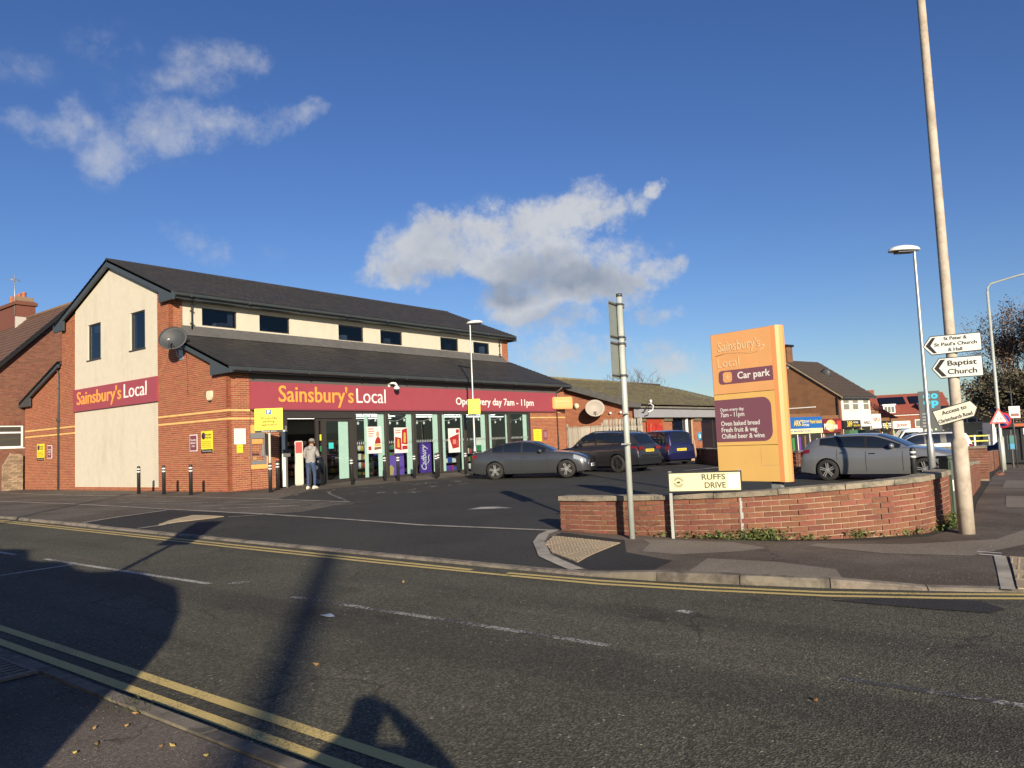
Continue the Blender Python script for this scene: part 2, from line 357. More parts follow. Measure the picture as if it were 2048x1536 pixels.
M_BRICK = nmat('orange_red_brick', (.30, .092, .040), .85, .16, 22, island=.17, bump=.5, bscale=120)
M_MORT = nmat('pale_mortar', (.55, .38, .245), .95, .12, 14)
M_YBRICK = nmat('buff_yellow_brick', (.66, .42, .15), .85, .10, 18, island=.06)
M_WBRICK = nmat('weathered_red_brick', (.200, .078, .046), .88, .22, 16, col2=(.115, .058, .042), c2scale=1.3, c2lo=.5, c2hi=.8, island=.20, bump=.6, bscale=90)
M_WMORT = nmat('lime_mortar', (.36, .27, .19), .95, .2, 10, col2=(.12, .09, .068), c2scale=2)
M_COPE = nmat('coping_concrete', (.285, .245, .18), .95, .2, 14, col2=(.135, .125, .095), c2scale=5, island=.12, bump=.8, bscale=70)
M_HBRICK = nmat('dull_red_house_brick', (.175, .066, .040), .88, .2, 14, island=.2)
M_HMORT = nmat('house_mortar', (.22, .155, .105), .95, .15, 10)
M_CREAM = nmat('cream_render', (.56, .51, .405), .9, .05, 3, streak=(.455, .415, .33), bump=.15, bscale=160)
M_SLATE = nmat('dark_roof_tile', (.034, .0325, .032), .62, .18, 5, col2=(.044, .038, .034), c2scale=1.1, island=.12)
M_ANTH = nmat('anthracite_trim', (.048, .058, .064), .45, .08, 4)
M_LEAD = nmat('lead_flashing', (.105, .102, .098), .6, .2, 4)
M_FRAME = nmat('bronze_window_frame', (.040, .034, .030), .4)
M_PANE = nmat('dark_window_glass', (.006, .010, .022), .03, spec=.9)
M_GLASS = glassmat('shop_glass')
M_UPGLASS = glassmat('tinted_upper_glass', (.42, .47, .55))
M_MAROON = nmat('maroon_fascia', (.315, .060, .078), .42, .05, 2, spec=.4)
M_MAROON2 = nmat('maroon_panel', (.20, .055, .075), .5, .06, 3)
M_ORANGE = nmat('orange_letter', (.88, .36, .06), .4)
M_LWHITE = nmat('white_letter', (.82, .80, .74), .4)
M_WHITE = nmat('white_paint', (.78, .77, .73), .45, .05, 4)
M_BLACK = nmat('black_plastic', (.014, .014, .015), .45)
M_DGREY = nmat('dark_grey_metal', (.06, .062, .065), .45)
M_STEEL = nmat('galvanised_steel', (.40, .415, .40), .42, .12, 6, metal=.55)
M_POST = nmat('grey_painted_post', (.42, .45, .41), .5, .10, 5, metal=.15)
M_YSIGN = nmat('yellow_sign', (.78, .66, .035), .45)
M_MINT = nmat('mint_window_film', (.55, .68, .58), .5, .04, 3)
M_DARKIN = nmat('dark_shop_interior', (.035, .033, .032), .7)
M_RED = nmat('red_print', (.34, .022, .020), .5)
M_PURPLE = nmat('purple_print', (.085, .035, .27), .45)
M_GREENS = nmat('green_print', (.03, .20, .07), .5)
M_TUBE = nmat('lit_ceiling_tube', (.9, .9, .9), .5, emit=(1, .96, .88), estr=2.2)
M_WOOD = nmat('weathered_grey_plank', (.30, .27, .22), .9, .2, 9, island=.16, col2=(.20, .18, .14), c2scale=4)
M_MOSS = nmat('mossy_roof_tile', (.115, .098, .068), .95, .3, 3, col2=(.155, .135, .055), c2scale=1.7, c2lo=.4, c2hi=.6, island=.14)
M_BTILE = nmat('brown_roof_tile', (.125, .068, .045), .85, .16, 5, island=.10)
M_RTILE = nmat('red_roof_tile', (.26, .065, .042), .85, .14, 3)
M_GRANITE = nmat('grey_fascia_panel', (.30, .30, .32), .5, .05, 2)

# ---------------------------------------------------------------- lettering
def text_mesh(s, size=1.0, bold=0.0, align='CENTER', shear=0.0, space=1.0, ext=.004):
    cu = bpy.data.curves.new('lettering', 'FONT'); cu.body = s; cu.size = size; cu.align_x = align; cu.align_y = 'CENTER'
    cu.offset = bold; cu.shear = shear; cu.space_line = .9; cu.space_character = space; cu.extrude = ext; cu.resolution_u = 3
    o = bpy.data.objects.new('lettering', cu)
    me = bpy.data.meshes.new_from_object(o)
    bpy.data.objects.remove(o); bpy.data.curves.remove(cu)
    return me
def lettering(s, mat, parent, o, ax, height, width=None, name='lettering', bold=0.0, align='CENTER', shear=0, upv=(0, 0, 1), ext=.004):
    "text on a plane: o the middle (or left end), ax the reading direction, height of a capital, fitted to width"
    me = text_mesh(s, 1.0, bold, align, shear, ext=ext)
    xs = [v.co.x for v in me.vertices]; w = max(xs)-min(xs)
    k = height/.73; kx = k if width is None else width/w
    ax = Vector(ax).normalized(); upv = Vector(upv).normalized(); nrm = ax.cross(upv)
    m = Matrix((ax*kx, upv*k, nrm*k)).transposed().to_4x4(); m.translation = Vector(o) + nrm*.004
    me.transform(m)
    return link_mesh(name, me, mat, parent)

# ---------------------------------------------------------------- ground
def wall_line(x): return -22.75 + .085*(x+2)          # outer face of the car park's roadside wall
def T(x, y):
    "height of the paved land: a gentle cross-fall, and the side road that drops away beyond the car park"
    b = .010*min(0, max(-30, y))
    d = wall_line(x)-y+.85 if x > -3 else -9
    d = max(d, x-23)
    if y < -16: d = max(d, x-12.3)
    elif y < -8: d = max(d, (x-12.0-(y+16)*1.115)*.66)
    return b - .018*min(70, max(0, x+2))*smooth01(d/.8)
def TL(x, y):
    "the land, dished to meet the kerb where the kerb is dropped"
    k = kx(y)
    if x > k+1.2 or y < -27: return T(x, y)
    return T(x, y) - (.064-kerb_up(y))*(1-smooth01((x-k-.12)/.9))
def kerb_up(y): return .018 + .046*smooth01((-19.7-y)/1.0)*(1-smooth01((-22.3-y)/.8)) + .026*smooth01((y+7.6)/1.2)
KX = pw([(-29.6, 90), (-29.35, 20), (-29.2, 5), (-28.8, -1), (-28, -3.5), (-26.6, -5), (-25.2, -5.9), (-24.03, -6.43), (-23.02, -6.81), (-22.33, -7.06),
         (-21.49, -7.29), (-20.65, -7.5), (-19.76, -7.6), (-18, -7.65), (30, -7.65)])
def kx(y): return KX(y)
NKX = -12.88                                         # road edge of the near pavement
def sheet_grid(name, ys, xs_of, mat, dz=0.0):
    mb = MB(); rows = []
    for y in ys: rows.append([(x, y, (TL(x, y) if dz == 0 else T(x, y))+dz) for x in xs_of(y)])
    mb.grid(rows, smooth=True)
    return mb.build(name, mat, kind='structure')
YS = [-29.6, -29.35, -29.2, -29, -28.8, -28.4, -28, -27.3, -26.6, -25.9, -25.2] + [-25+.25*i for i in range(0, 21)] + \
     [-19.7+.5*i for i in range(0, 24)] + [-8+.5*i for i in range(0, 17)] + [1, 3, 6, 10, 15, 20, 30, 45, 70, 120, 250, 600]
ADD = [0, .25, .6, 1, 1.5, 2, 2.5, 3, 3.5, 4, 4.5, 5, 5.5] + [6+.6*i for i in range(50)] + [37, 39, 42, 46, 52, 60, 75, 100, 150, 250, 700]
sheet_grid('pavement', YS, lambda y: [kx(y)+.12+a for a in ADD], A_PARK)
def road_xs(y):
    k = kx(y)+.02
    return [NKX+.03+(k-NKX-.03)*t/20 for t in range(21)]
sheet_grid('road', YS, road_xs, A_ROAD, -.07)
mb = MB()                                             # the junction mouth and the side road
rows = []
for y in [-29.6, -32, -36, -45, -70, -120, -600]: rows.append([(x, y, T(x, y)-.07) for x in [NKX+.03, -9, -5, 0, 5, 10, 20, 30, 45, 90, 250, 700]])
mb.grid(rows); mb.build('side_road', A_ROAD, kind='structure')
mb = MB(); rows = []
for y in [-600, -120, -60, -40, -30, -26, -22, -18, -14, -10, -5, 0, 10, 30, 100, 600]: rows.append([(x, y, T(-15, y)+.03) for x in [-700, -200, -80, -40, -25, -18, -15, NKX-.15]])
mb.grid(rows); mb.build('near_pavement', A_RED, kind='structure')

def flat(name, pts, mat, dz=.004, kind='structure', sub=0, parent=None):
    "a thin sheet on the ground, cut where the ground creases"
    bm = bmesh.new(); f = bm.faces.new([bm.verts.new((p[0], p[1], 0)) for p in pts])
    for yc in (0.0, -30.0):
        bmesh.ops.bisect_plane(bm, geom=bm.verts[:]+bm.edges[:]+bm.faces[:], plane_co=(0, yc, 0), plane_no=(0, 1, 0))
    X = [p[0] for p in pts]; Y = [p[1] for p in pts]
    def cut(c, n): bmesh.ops.bisect_plane(bm, geom=bm.verts[:]+bm.edges[:]+bm.faces[:], plane_co=c, plane_no=n)
    if dz > 0:
        if min(X) < -5.4:
            x = -8.0
            while x < -4.8: cut((x, 0, 0), (1, 0, 0)); x += .3
            y = max(-29, math.floor(min(Y)))
            while y < min(max(Y), 0): cut((0, y, 0), (0, 1, 0)); y += .5
        if max(X) > -2 and min(Y) < -20.8:
            for k in range(-3, 31): cut((k, 0, 0), (1, 0, 0))
            for k in range(12): cut((0, -24+.3*k, 0), (0, 1, 0))
    for v in bm.verts: v.co.z = TL(v.co.x, v.co.y) + dz if dz > 0 else T(v.co.x, v.co.y) + dz
    bmesh.ops.recalc_face_normals(bm, faces=bm.faces[:])
    if bm.faces and sum(f.normal.z for f in bm.faces) < 0: bmesh.ops.reverse_faces(bm, faces=bm.faces[:])
    me = bpy.data.meshes.new(name); bm.to_mesh(me); bm.free()
    return link_mesh(name, me, mat, parent, kind=kind)
def strip_pts(path, w):
    path = [Vector((p[0], p[1], 0)) for p in path]; L_, R_ = [], []
    for i, p in enumerate(path):
        d = (path[min(i+1, len(path)-1)]-path[max(i-1, 0)]).normalized(); n = Vector((-d.y, d.x, 0))*w/2
        L_.append(p+n); R_.append(p-n)
    return L_, R_
def strip(name, path, w, mat, dz=.004, kind='structure', step=None, thick=0):
    if step:
        q = [path[0]]
        for a, b in zip(path, path[1:]):
            n = max(1, int(((a[0]-b[0])**2+(a[1]-b[1])**2)**.5/step))
            q += [(a[0]+(b[0]-a[0])*i/n, a[1]+(b[1]-a[1])*i/n) for i in range(1, n+1)]
        path = q
    a, b = strip_pts(path, w); mb = MB(); H_ = TL if dz > 0 else T
    mb.grid([[(p.x, p.y, H_(p.x, p.y)+dz) for p in a], [(p.x, p.y, H_(p.x, p.y)+dz) for p in b]], smooth=False)
    return mb.build(name, mat, kind=kind)

# kerb stones, one by one
kerb = thing('kerb', 'far kerb of pale concrete stones along the car park side of the road', 'kerb', (0, 0, 0), kind='structure')
def kerb_run(parent, pts, seg, inner, up_of, road_of, width=.125):
    "pts: dense polyline of the road edge; inner: +1 when the land lies to the left of travel"
    acc = [0.0]
    for a, b in zip(pts, pts[1:]): acc.append(acc[-1]+(Vector(b)-Vector(a)).length)
    def along(s):
        s = min(max(s, 0), acc[-1]-1e-6); i = max(j for j in range(len(acc)-1) if acc[j] <= s)
        t = (s-acc[i])/(acc[i+1]-acc[i]); return Vector(pts[i]).lerp(Vector(pts[i+1]), t)
    s = 0; k = 0
    while s < acc[-1]-.05:
        e = min(s+seg, acc[-1]); a, b = along(s+.006), along(e-.006)
        d = (b-a).normalized(); n = Vector((-d.y, d.x))*inner*width
        ch = Vector((-d.y, d.x))*inner*.03
        mb = MB(); P = []
        for q in (a, b):
            u = up_of(q); r = road_of(q)
            P.append([(q.x, q.y, r-.05), (q.x, q.y, r+max(.012, u-.03)), (q.x+ch.x, q.y+ch.y, r+u), (q.x+n.x, q.y+n.y, r+u+.006), (q.x+n.x, q.y+n.y, r-.05)])
        mb.prism  # two profiles joined
        A = [mb.bm.verts.new(p) for p in P[0]]; B = [mb.bm.verts.new(p) for p in P[1]]
        mb.bm.faces.new(A); mb.bm.faces.new(B[::-1])
        for i in range(5): mb.bm.faces.new((A[i], A[(i+1) % 5], B[(i+1) % 5], B[i]))
        o = mb.build('kerb_stone', M_KERB, parent); k += 1
        o.location.z += random.uniform(-.004, .004)
        s = e
far = [(kx(y), y) for y in [18-.5*i for i in range(72)]] + [(kx(y), y) for y in [-18-.15*i for i in range(1, 66)]]
def up_far(q):
    # dropped along the car park mouth, full height past the tactile paving, dropped again at the junction corner
    y = q.y
    return kerb_up(y)+.012+.02*smooth01((-19.7-y)/1.0)*(1-smooth01((-22.3-y)/.8))
kerb_run(kerb, [Vector((p[0], p[1])) for p in far], .9, 1, up_far, lambda q: T(q.x, q.y)-.07)
nk = thing('kerb', 'near kerb of grey concrete stones beside the brown pavement', 'kerb', (0, 0, 0), kind='structure')
kerb_run(nk, [Vector((NKX, y)) for y in [-28+.5*i for i in range(80)]], .9, 1, lambda q: .10, lambda q: T(-15, q.y)-.07, .13)

# road markings
def dy(path, n, mat=M_YEL): return strip(n, path, .085, mat, -.066, step=.6)
dy([(-7.86, 18), (-7.88, -5), (-7.9, -14), (-7.9, -18.3)], 'yellow_line')
dy([(-8.04, 18), (-8.06, -6), (-8.08, -14), (-8.06, -17), (-8.0, -19)], 'yellow_line')
dy([(-7.87, -18.85), (-7.78, -20.1), (-7.57, -21.25), (-7.27, -22.4), (-6.85, -23.4), (-6.3, -24.5), (-5.2, -26.2)], 'yellow_line')
dy([(-8.0, -18.95), (-7.94, -20.2), (-7.72, -21.35), (-7.42, -22.5), (-7.0, -23.5), (-6.45, -24.6), (-5.35, -26.3)], 'yellow_line')
strip('yellow_line', [(-12.47, 10), (-12.47, -28)], .092, M_YEL, -.066, step=.6)
strip('yellow_line', [(-12.68, 10), (-12.68, -28)], .092, M_YEL, -.066, step=.6)
strip('white_line', [(-10.25, -11.37), (-10.22, -13.2), (-10.14, -16.0)], .085, M_WHT, -.066)
strip('white_line', [(-10.11, -17.62), (-10.07, -19.4), (-10.03, -21.6)], .085, M_WHT2, -.066)
strip('white_line', [(-9.93, -23.3), (-9.86, -26.5)], .08, M_WHT2, -.066)
strip('white_line', [(-10.3, -9.4), (-10.3, -10.35)], .085, M_WHT, -.066)
strip('white_line', [(-10.3, -7.2), (-10.3, -8.2)], .085, M_WHT, -.066)
strip('white_line', [(-11.6, -12.6), (-10.3, -12.5)], .09, M_WHT, -.065)
flat('white_mark', [(-10.04, -16.2), (-9.95, -16.34), (-9.8, -16.33), (-9.88, -16.18)], M_WHT, -.066)
flat('tarmac_patch', [(-7.32, -22.95), (-7.02, -23.75), (-7.28, -23.98), (-7.50, -23.9), (-7.58, -23.4), (-7.62, -22.6)], A_DARK, -.062)
flat('white_mark', [(-8.62, -21.55), (-8.66, -21.68), (-8.76, -21.67), (-8.72, -21.52)], M_WHT, -.066)

# pavement surfaces laid side by side on the land, each a few millimetres up
paveL = [(kx(y)+.16, y) for y in (18, 10, 0, -6.1)] + [(-5.05, -5.27), (-4.95, 0), (-4.9, 6.8), (-4.9, 18)]
flat('side_pavement', paveL, A_PAVE, .004)
flat('forecourt', [(-4.86, 18), (-4.86, 6.8), (-4.88, 0), (-4.88, -5.0), (-4.76, -9.1), (-4.0, -9.6), (-1.85, -8.6), (-1.85, -4), (-2.1, 0.5), (-2.35, 7), (-1.9, 18)], A_PAVE, .004)
flat('shop_pavement', [(-1.78, 18), (-2.22, 7), (-1.97, .5), (-1.7, -4), (-1.64, -5.2), (1.2, -3.0), (12, -3.05), (20, -3.0), (21.4, -2.5), (21.4, .5), (-.1, .5), (-.1, 18)], A_PAVE, .006)
def curve_y(ys, off): return [(kx(y)+off, y) for y in ys]
flat('corner_pavement', [(-4.72, -17.3), (-5.4, -17.5), (-6.1, -17.95), (-6.9, -18.65), (-7.5, -19.65)] + curve_y((-20.2, -20.7, -21.3, -22, -22.6, -23.2, -24, -25.2, -26.6, -28), .16) +
     [(5, -28.9), (30, -28.9), (30, -20.5), (17, -21.3), (9.6, -21.95), (3, -22.5), (-1.6, -23.0), (-3.2, -22.7), (-3.9, -22.1), (-4.5, -21.0), (-4.72, -19.5)], A_RED, .005)
flat('pavement_patch', [(-4.85, -17.6), (-5.42, -17.75), (-6.1, -18.15), (-6.9, -18.9), (-7.4, -19.75)] + curve_y((-20.2, -20.55), .18) + [(-6.6, -20.45), (-6.25, -19.6), (-5.25, -19.0)], A_DARK, .009)
flat('pavement_patch', [(-5.05, -19.2), (-5.4, -19.5), (-6.1, -19.75), (-6.12, -20.3), (-5.9, -20.55), (-5.55, -20.9), (-5.15, -21.1), (-4.82, -20.5), (-4.95, -19.6)], A_PALE, .009)
flat('pavement_patch', [(-6.25, -20.75), (-7.25, -20.95)] + curve_y((-21.5, -22.1, -22.5), .19) + [(-6.35, -22.3), (-6.15, -21.6)], A_PALE, .009)
flat('pavement_patch', [(-4.5, -21.55), (-4.75, -21.5), (-5.0, -22.5), (-4.8, -23.4), (-3.4, -23.9), (-1.6, -24.1), (-1.6, -23.8), (-3.2, -23.5), (-4.1, -22.6)], A_PALE, .009)
flat('pavement_patch', [(2, -23.1), (5.2, -22.8), (5.2, -24.0), (2, -24.3)], A_PALE, .010)
flat('pavement_patch', [(8.5, -22.4), (12.5, -22.1), (12.5, -23.6), (8.5, -23.8)], A_PALE, .010)
flat('pavement_patch', [(-1.2, -24.6), (1.2, -24.4), (1.2, -25.3), (-1.2, -25.6)], A_PALE, .010)
flat('drop_pavement', [(-7.36, -8.9), (-7.45, -6.3), (-6.2, -5.8), (-5.1, -5.4), (-4.95, -8.9), (-5.5, -8.75), (-6.5, -8.55)], A_DARK, .008)
for p, w in ([(-2.35, 7), (-2.05, .5), (-1.78, -4), (-1.72, -8.5)], .13), ([(-1.8, 18), (-2.35, 7)], .13), ([(-4.9, 18), (-4.9, 6.8), (-4.93, -.3), (-4.88, -4.9), (-4.76, -9.1), (-4.82, -12.3), (-4.98, -14.5), (-4.7, -17.3)], .13), \
            ([(-7.5, -6.2), (-5.05, -5.27)], .12), ([(-7.45, -8.65), (-7.0, -8.82), (-6.7, -8.55)], .12), ([(-5.5, -8.85), (-4.85, -9.2)], .10):
    strip('edging_line', p, w, M_EDGE, .012, step=.5)
# hatched bay lines on the forecourt
for i in range(9):
    y0 = 7.2 - i*1.62
    strip('white_line', [(-4.4, y0-1.0), (-2.45, y0-4.2)] if i < 6 else [(-4.2, y0-.6), (-2.1, y0-3.4)], .09, M_WHT if i % 3 else M_WHT2, .009)
for p in ([(-1.7, -8.5), (.4, -5.0), (1.1, -4.2)], [(-3.2, -7.6), (-1.7, -8.6)], [(2.3, -3.5), (3.1, -4.6)], [(4.6, -3.5), (5.5, -4.9)], [(7.0, -3.5), (8.0, -5.1)], [(-1.3, -9.0), (-3.4, -8.2)]):
    strip('white_line', p, .09, M_WHT2, .010)
rr = random.Random(4)
for i in range(26):
    x, y = rr.uniform(-1, 7), rr.uniform(-8, -3.2)
    if y > -3.2-.2*x: y -= 1
    l, a = rr.uniform(.12, .5), rr.choice((.6, -.9, -.5)) + rr.uniform(-.15, .15)
    strip('white_mark', [(x, y), (x+l*cos(a), y+l*sin(a))], rr.uniform(.05, .11), M_WHT, .011)
flat('white_mark', [(-2.35, -13.3), (-2.05, -13.7), (-1.72, -14.1), (-1.55, -13.55), (-1.75, -13.2)], M_WHT, .009)
for x in (12.5, 15.0, 17.6): strip('white_line', [(x, -9.2), (x+.2, -4.6)], .09, M_WHT, .009)
strip('white_line', [(13, -11.2), (17, -11.6)], .09, M_WHT, .009)
flat('white_mark', [(-4.43, -23.42), (-4.47, -23.68), (-4.50, -23.68), (-4.46, -23.42)], nmat('fresh_white_paint', (.75, .74, .70), .7), .014)
flat('white_mark', [(-4.63, -23.47), (-4.67, -23.7), (-4.71, -23.7), (-4.67, -23.47)], MATS['fresh_white_paint'], .014)
flat('white_mark', [(-4.40, -23.98), (-4.42, -24.3), (-4.45, -24.3), (-4.43, -23.98)], MATS['fresh_white_paint'], .014)

# buff tactile blocks
def point_in(p, poly):
    c = False; j = len(poly)-1
    for i in range(len(poly)):
        xi, yi = poly[i]; xj, yj = poly[j]
        if (yi > p[1]) != (yj > p[1]) and p[0] < (xj-xi)*(p[1]-yi)/(yj-yi)+xi: c = not c
        j = i
    return c
def clip_poly(subject, clipper):
    out = [tuple(p) for p in subject]; n = len(clipper)
    area = sum(clipper[i][0]*clipper[(i+1) % n][1]-clipper[(i+1) % n][0]*clipper[i][1] for i in range(n))
    sgn = 1 if area > 0 else -1
    for i in range(n):
        ax, ay = clipper[i]; bx, by = clipper[(i+1) % n]; inp = out; out = []
        if not inp: return []
        def side(p): return sgn*((bx-ax)*(p[1]-ay)-(by-ay)*(p[0]-ax))
        for k in range(len(inp)):
            p, q = inp[k], inp[(k+1) % len(inp)]; sp, sq = side(p), side(q)
            if sp >= 0: out.append(p)
            if (sp >= 0) != (sq >= 0):
                t = sp/(sp-sq); out.append((p[0]+(q[0]-p[0])*t, p[1]+(q[1]-p[1])*t))
    # drop near-duplicate points
    res = []
    for p in out:
        if not res or (abs(p[0]-res[-1][0])+abs(p[1]-res[-1][1])) > 1e-4: res.append(p)
    if len(res) > 2 and (abs(res[0][0]-res[-1][0])+abs(res[0][1]-res[-1][1])) <= 1e-4: res.pop()
    return res if len(res) > 2 else []
def poly_area(p): return abs(sum(p[i][0]*p[(i+1) % len(p)][1]-p[(i+1) % len(p)][0]*p[i][1] for i in range(len(p))))/2
def tactile(label, poly, ang, size=.40):
    t = thing('tactile_paving', label, 'tactile paving', (0, 0, 0), kind='structure')
    c, s = cos(ang), sin(ang); loc = [(p[0]*c+p[1]*s, -p[0]*s+p[1]*c) for p in poly]
    x0, x1 = min(p[0] for p in loc), max(p[0] for p in loc); y0, y1 = min(p[1] for p in loc), max(p[1] for p in loc)
    flat('bedding', poly, M_MORT, .010, kind=None, parent=t)
    i = 0; x = x0
    while x < x1:
        y = y0
        while y < y1:
            q = clip_poly([(x+.006, y+.006), (x+size-.006, y+.006), (x+size-.006, y+size-.006), (x+.006, y+size-.006)], loc)
            if q and poly_area(q) > .01:
                w = [(a*c-b*s, a*s+b*c) for a, b in q]; mb = MB()
                cx = sum(p[0] for p in w)/len(w); cy = sum(p[1] for p in w)/len(w)
                mb.prism([(p[0]-cx, p[1]-cy, TL(*p)-TL(cx, cy)) for p in w], (0, 0, .014))
                # blisters
                u = x+.045
                while u < x+size-.03:
                    vv = y+.045
                    while vv < y+size-.03:
                        if point_in((u, vv), q):
                            g = (u*c-vv*s-cx, u*s+vv*c-cy)
                            mb.lathe([(.016, .014), (.011, .018), (.0, .0182)], 5, Matrix.Translation((g[0], g[1], 0)))
                        vv += .0667*1.0
                    u += .0667
                mb.build('block', M_TACT, t, (cx, cy, TL(cx, cy)+.006))
            y += size
        x += size
tactile('buff tactile paving beside the brick wall end', [(-5.30, -17.75), (-5.55, -19.1), (-7.1, -19.38), (-6.72, -18.72), (-6.05, -18.12)], radians(-8))
tactile('slim buff tactile strip across the car park mouth from the wall', [(-7.05, -8.72), (-6.3, -8.0), (-5.62, -7.55), (-5.45, -8.0), (-5.5, -8.7), (-6.4, -8.74)], radians(4))
tactile('ribbed buff paving slabs at the right edge by the junction kerb', [(-4.72, -23.78), (-4.85, -25.2), (-5.7, -25.2), (-6.25, -24.45), (-6.42, -24.0)], radians(4), .4)
strip('edging_line', [(-4.63, -17.3), (-5.2, -17.48), (-5.95, -17.93), (-6.9, -18.72), (-7.45, -19.6)], .17, M_EDGE, .015, step=.2)
strip('edging_line', [(-4.68, -23.68), (-6.50, -23.93)], .12, M_EDGE, .013, step=.3)

# iron gully grate by the near yellow lines
g = thing('drain_grate', 'rusty iron road drain grate by the near kerb', 'drain', (-13.19, -18.27, T(-13.1, -18.18)+.031)); g.scale = (.62, .85, 1)
mb = MB()
for i in range(9): mb.box(-.21, .21, -.45+i*.1, -.45+i*.1+.045, 0, .018)
mb.build('bar', nmat('rusty_iron', (.20, .155, .12), .7, .3, 20, metal=.3), g)
mb = MB(); mb.box(-.25, -.20, -.5, .5, 0, .02); mb.box(.20, .25, -.5, .5, 0, .02); mb.box(-.2, .2, -.5, -.455, 0, .02); mb.box(-.2, .2, .455, .5, 0, .02); mb.box(-.01, .01, -.455, .455, 0, .019)
mb.build('frame', MATS['rusty_iron'], g)
mb = MB(); mb.box(-.2, .2, -.45, .45, -.004, -.001); mb.build('pit', M_BLACK, g)

# ---------------------------------------------------------------- brickwork helper
def lay_bricks(o, ax, nrm, polys, L_=.225, Hc=.0755, j=.0135, proud=.009, skip=(), a_off=0.0):
    o = Vector(o); ax = Vector(ax); nrm = Vector(nrm); out = []
    for poly in polys:
        a0, a1 = min(p[0] for p in poly), max(p[0] for p in poly); h1 = max(p[1] for p in poly); h0 = min(p[1] for p in poly)
        r = int(math.floor(h0/Hc))
        while r*Hc < h1:
            if r not in skip:
                k = int(math.floor((a0-a_off)/L_))-1
                while True:
                    s = a_off + k*L_ + (.5*L_ if r % 2 else 0)
                    if s > a1: break
                    q = clip_poly([(s+j/2, r*Hc+j/2), (s+L_-j/2, r*Hc+j/2), (s+L_-j/2, (r+1)*Hc-j/2), (s+j/2, (r+1)*Hc-j/2)], poly)
                    if q and poly_area(q) > .0008:
                        full = len(q) == 4 and poly_area(q) > .98*(L_-j)*(Hc-j)
                        c = o + ax*(s+L_/2) + Vector((0, 0, (r+.5)*Hc))
                        out.append((o, ax, nrm, q, full, c, proud, (L_-j, Hc-j)))
                    k += 1
            r += 1
    return out
def build_bricks(parent, lst, mat, n_ind, near):
    "the n_ind bricks nearest to the lens stay single objects, the rest are joined into one piece of real geometry"
    full = sorted([b for b in lst if b[4]], key=lambda b: (b[5]-near).length)[:n_ind]; ids = set(id(b) for b in full)
    cache = {}
    for b in full:
        o, ax, nrm, q, f, c, pr, sz = b
        key = (round(ax.x, 3), round(ax.y, 3), sz)
        if key not in cache:
            mb = MB(); m = Matrix((ax, nrm, Vector((0, 0, 1)))).transposed().to_4x4()
            mb.box(-sz[0]/2, sz[0]/2, -.012, pr, -sz[1]/2, sz[1]/2, m); me = mb.mesh('brick'); me.materials.append(mat); cache[key] = me
        ob = link_mesh('brick', cache[key], None, parent, c + nrm*random.uniform(-.001, .0015))
    mb = MB()
    for b in lst:
        if id(b) in ids: continue
        o, ax, nrm, q, f, c, pr, sz = b
        P = [o + ax*p[0] + Vector((0, 0, p[1])) for p in q]
        mb.prism([p - nrm*.002 for p in P], nrm*(pr+.002+random.uniform(-.001, .0015)))
    return mb.build('brickwork', mat, parent, kind='stuff', recalc=True)
def mortar_bed(parent, walls, mat, name='mortar', back=.12):
    for (o, ax, nrm, polys) in walls:
        o, ax, nrm = Vector(o), Vector(ax), Vector(nrm)
        for poly in polys: MB().prism([o + ax*p[0] + Vector((0, 0, p[1])) for p in poly], -nrm*back).build(name, mat, parent)
def holed(mb, o, ax, nrm, rect, holes, depth=.12):
    "a plane with rectangular openings and their reveals"
    o, ax, nrm = Vector(o), Vector(ax), Vector(nrm)
    xs = sorted({rect[0], rect[1], *[h[0] for h in holes], *[h[1] for h in holes]}); zs = sorted({rect[2], rect[3], *[h[2] for h in holes], *[h[3] for h in holes]})
    P = lambda a, z, d=0: o + ax*a + Vector((0, 0, z)) - nrm*d
    for i in range(len(xs)-1):
        for k in range(len(zs)-1):
            cx, cz = (xs[i]+xs[i+1])/2, (zs[k]+zs[k+1])/2
            if any(h[0] < cx < h[1] and h[2] < cz < h[3] for h in holes): continue
            mb.face([P(xs[i], zs[k]), P(xs[i+1], zs[k]), P(xs[i+1], zs[k+1]), P(xs[i], zs[k+1])])
    for (a0, a1, z0, z1) in holes:
        for s, e in (((a0, z0), (a1, z0)), ((a1, z0), (a1, z1)), ((a1, z1), (a0, z1)), ((a0, z1), (a0, z0))):
            mb.face([P(*s), P(*e), P(*e, depth), P(*s, depth)])
def window(parent, o, ax, nrm, r, frame=M_FRAME, pane=M_PANE, fw_=.05, depth=.07, splits=(), hsplit=None, name='window', sill=None):
    "frame with its pane (and sill) set back in an opening r=(a0,a1,z0,z1)"
    o, ax, nrm = Vector(o), Vector(ax), Vector(nrm); a0, a1, z0, z1 = r
    m = Matrix((ax, nrm, Vector((0, 0, 1)))).transposed().to_4x4(); m.translation = o
    mb = MB(); d0, d1 = -depth-.04, -depth+.012
    mb.box(a0, a0+fw_, d0, d1, z0, z1, m); mb.box(a1-fw_, a1, d0, d1, z0, z1, m); mb.box(a0+fw_, a1-fw_, d0, d1, z0, z0+fw_, m); mb.box(a0+fw_, a1-fw_, d0, d1, z1-fw_, z1, m)
    for s in splits: mb.box(s-fw_/2, s+fw_/2, d0, d1-.002, z0+fw_, z1-fw_, m)
    if hsplit: mb.box(a0+fw_, a1-fw_, d0, d1-.004, hsplit-fw_/2, hsplit+fw_/2, m)
    w = mb.build(name, frame, parent)
    mb = MB(); mb.box(a0+fw_*.5, a1-fw_*.5, -depth-.03, -depth-.018, z0+fw_*.5, z1-fw_*.5, m); mb.build('pane', pane, w)
    if sill:
        mb = MB(); mb.box(a0-.06, a1+.06, -depth, .045, z0-.045, z0-.002, m); mb.build('sill', sill, w)
    return w
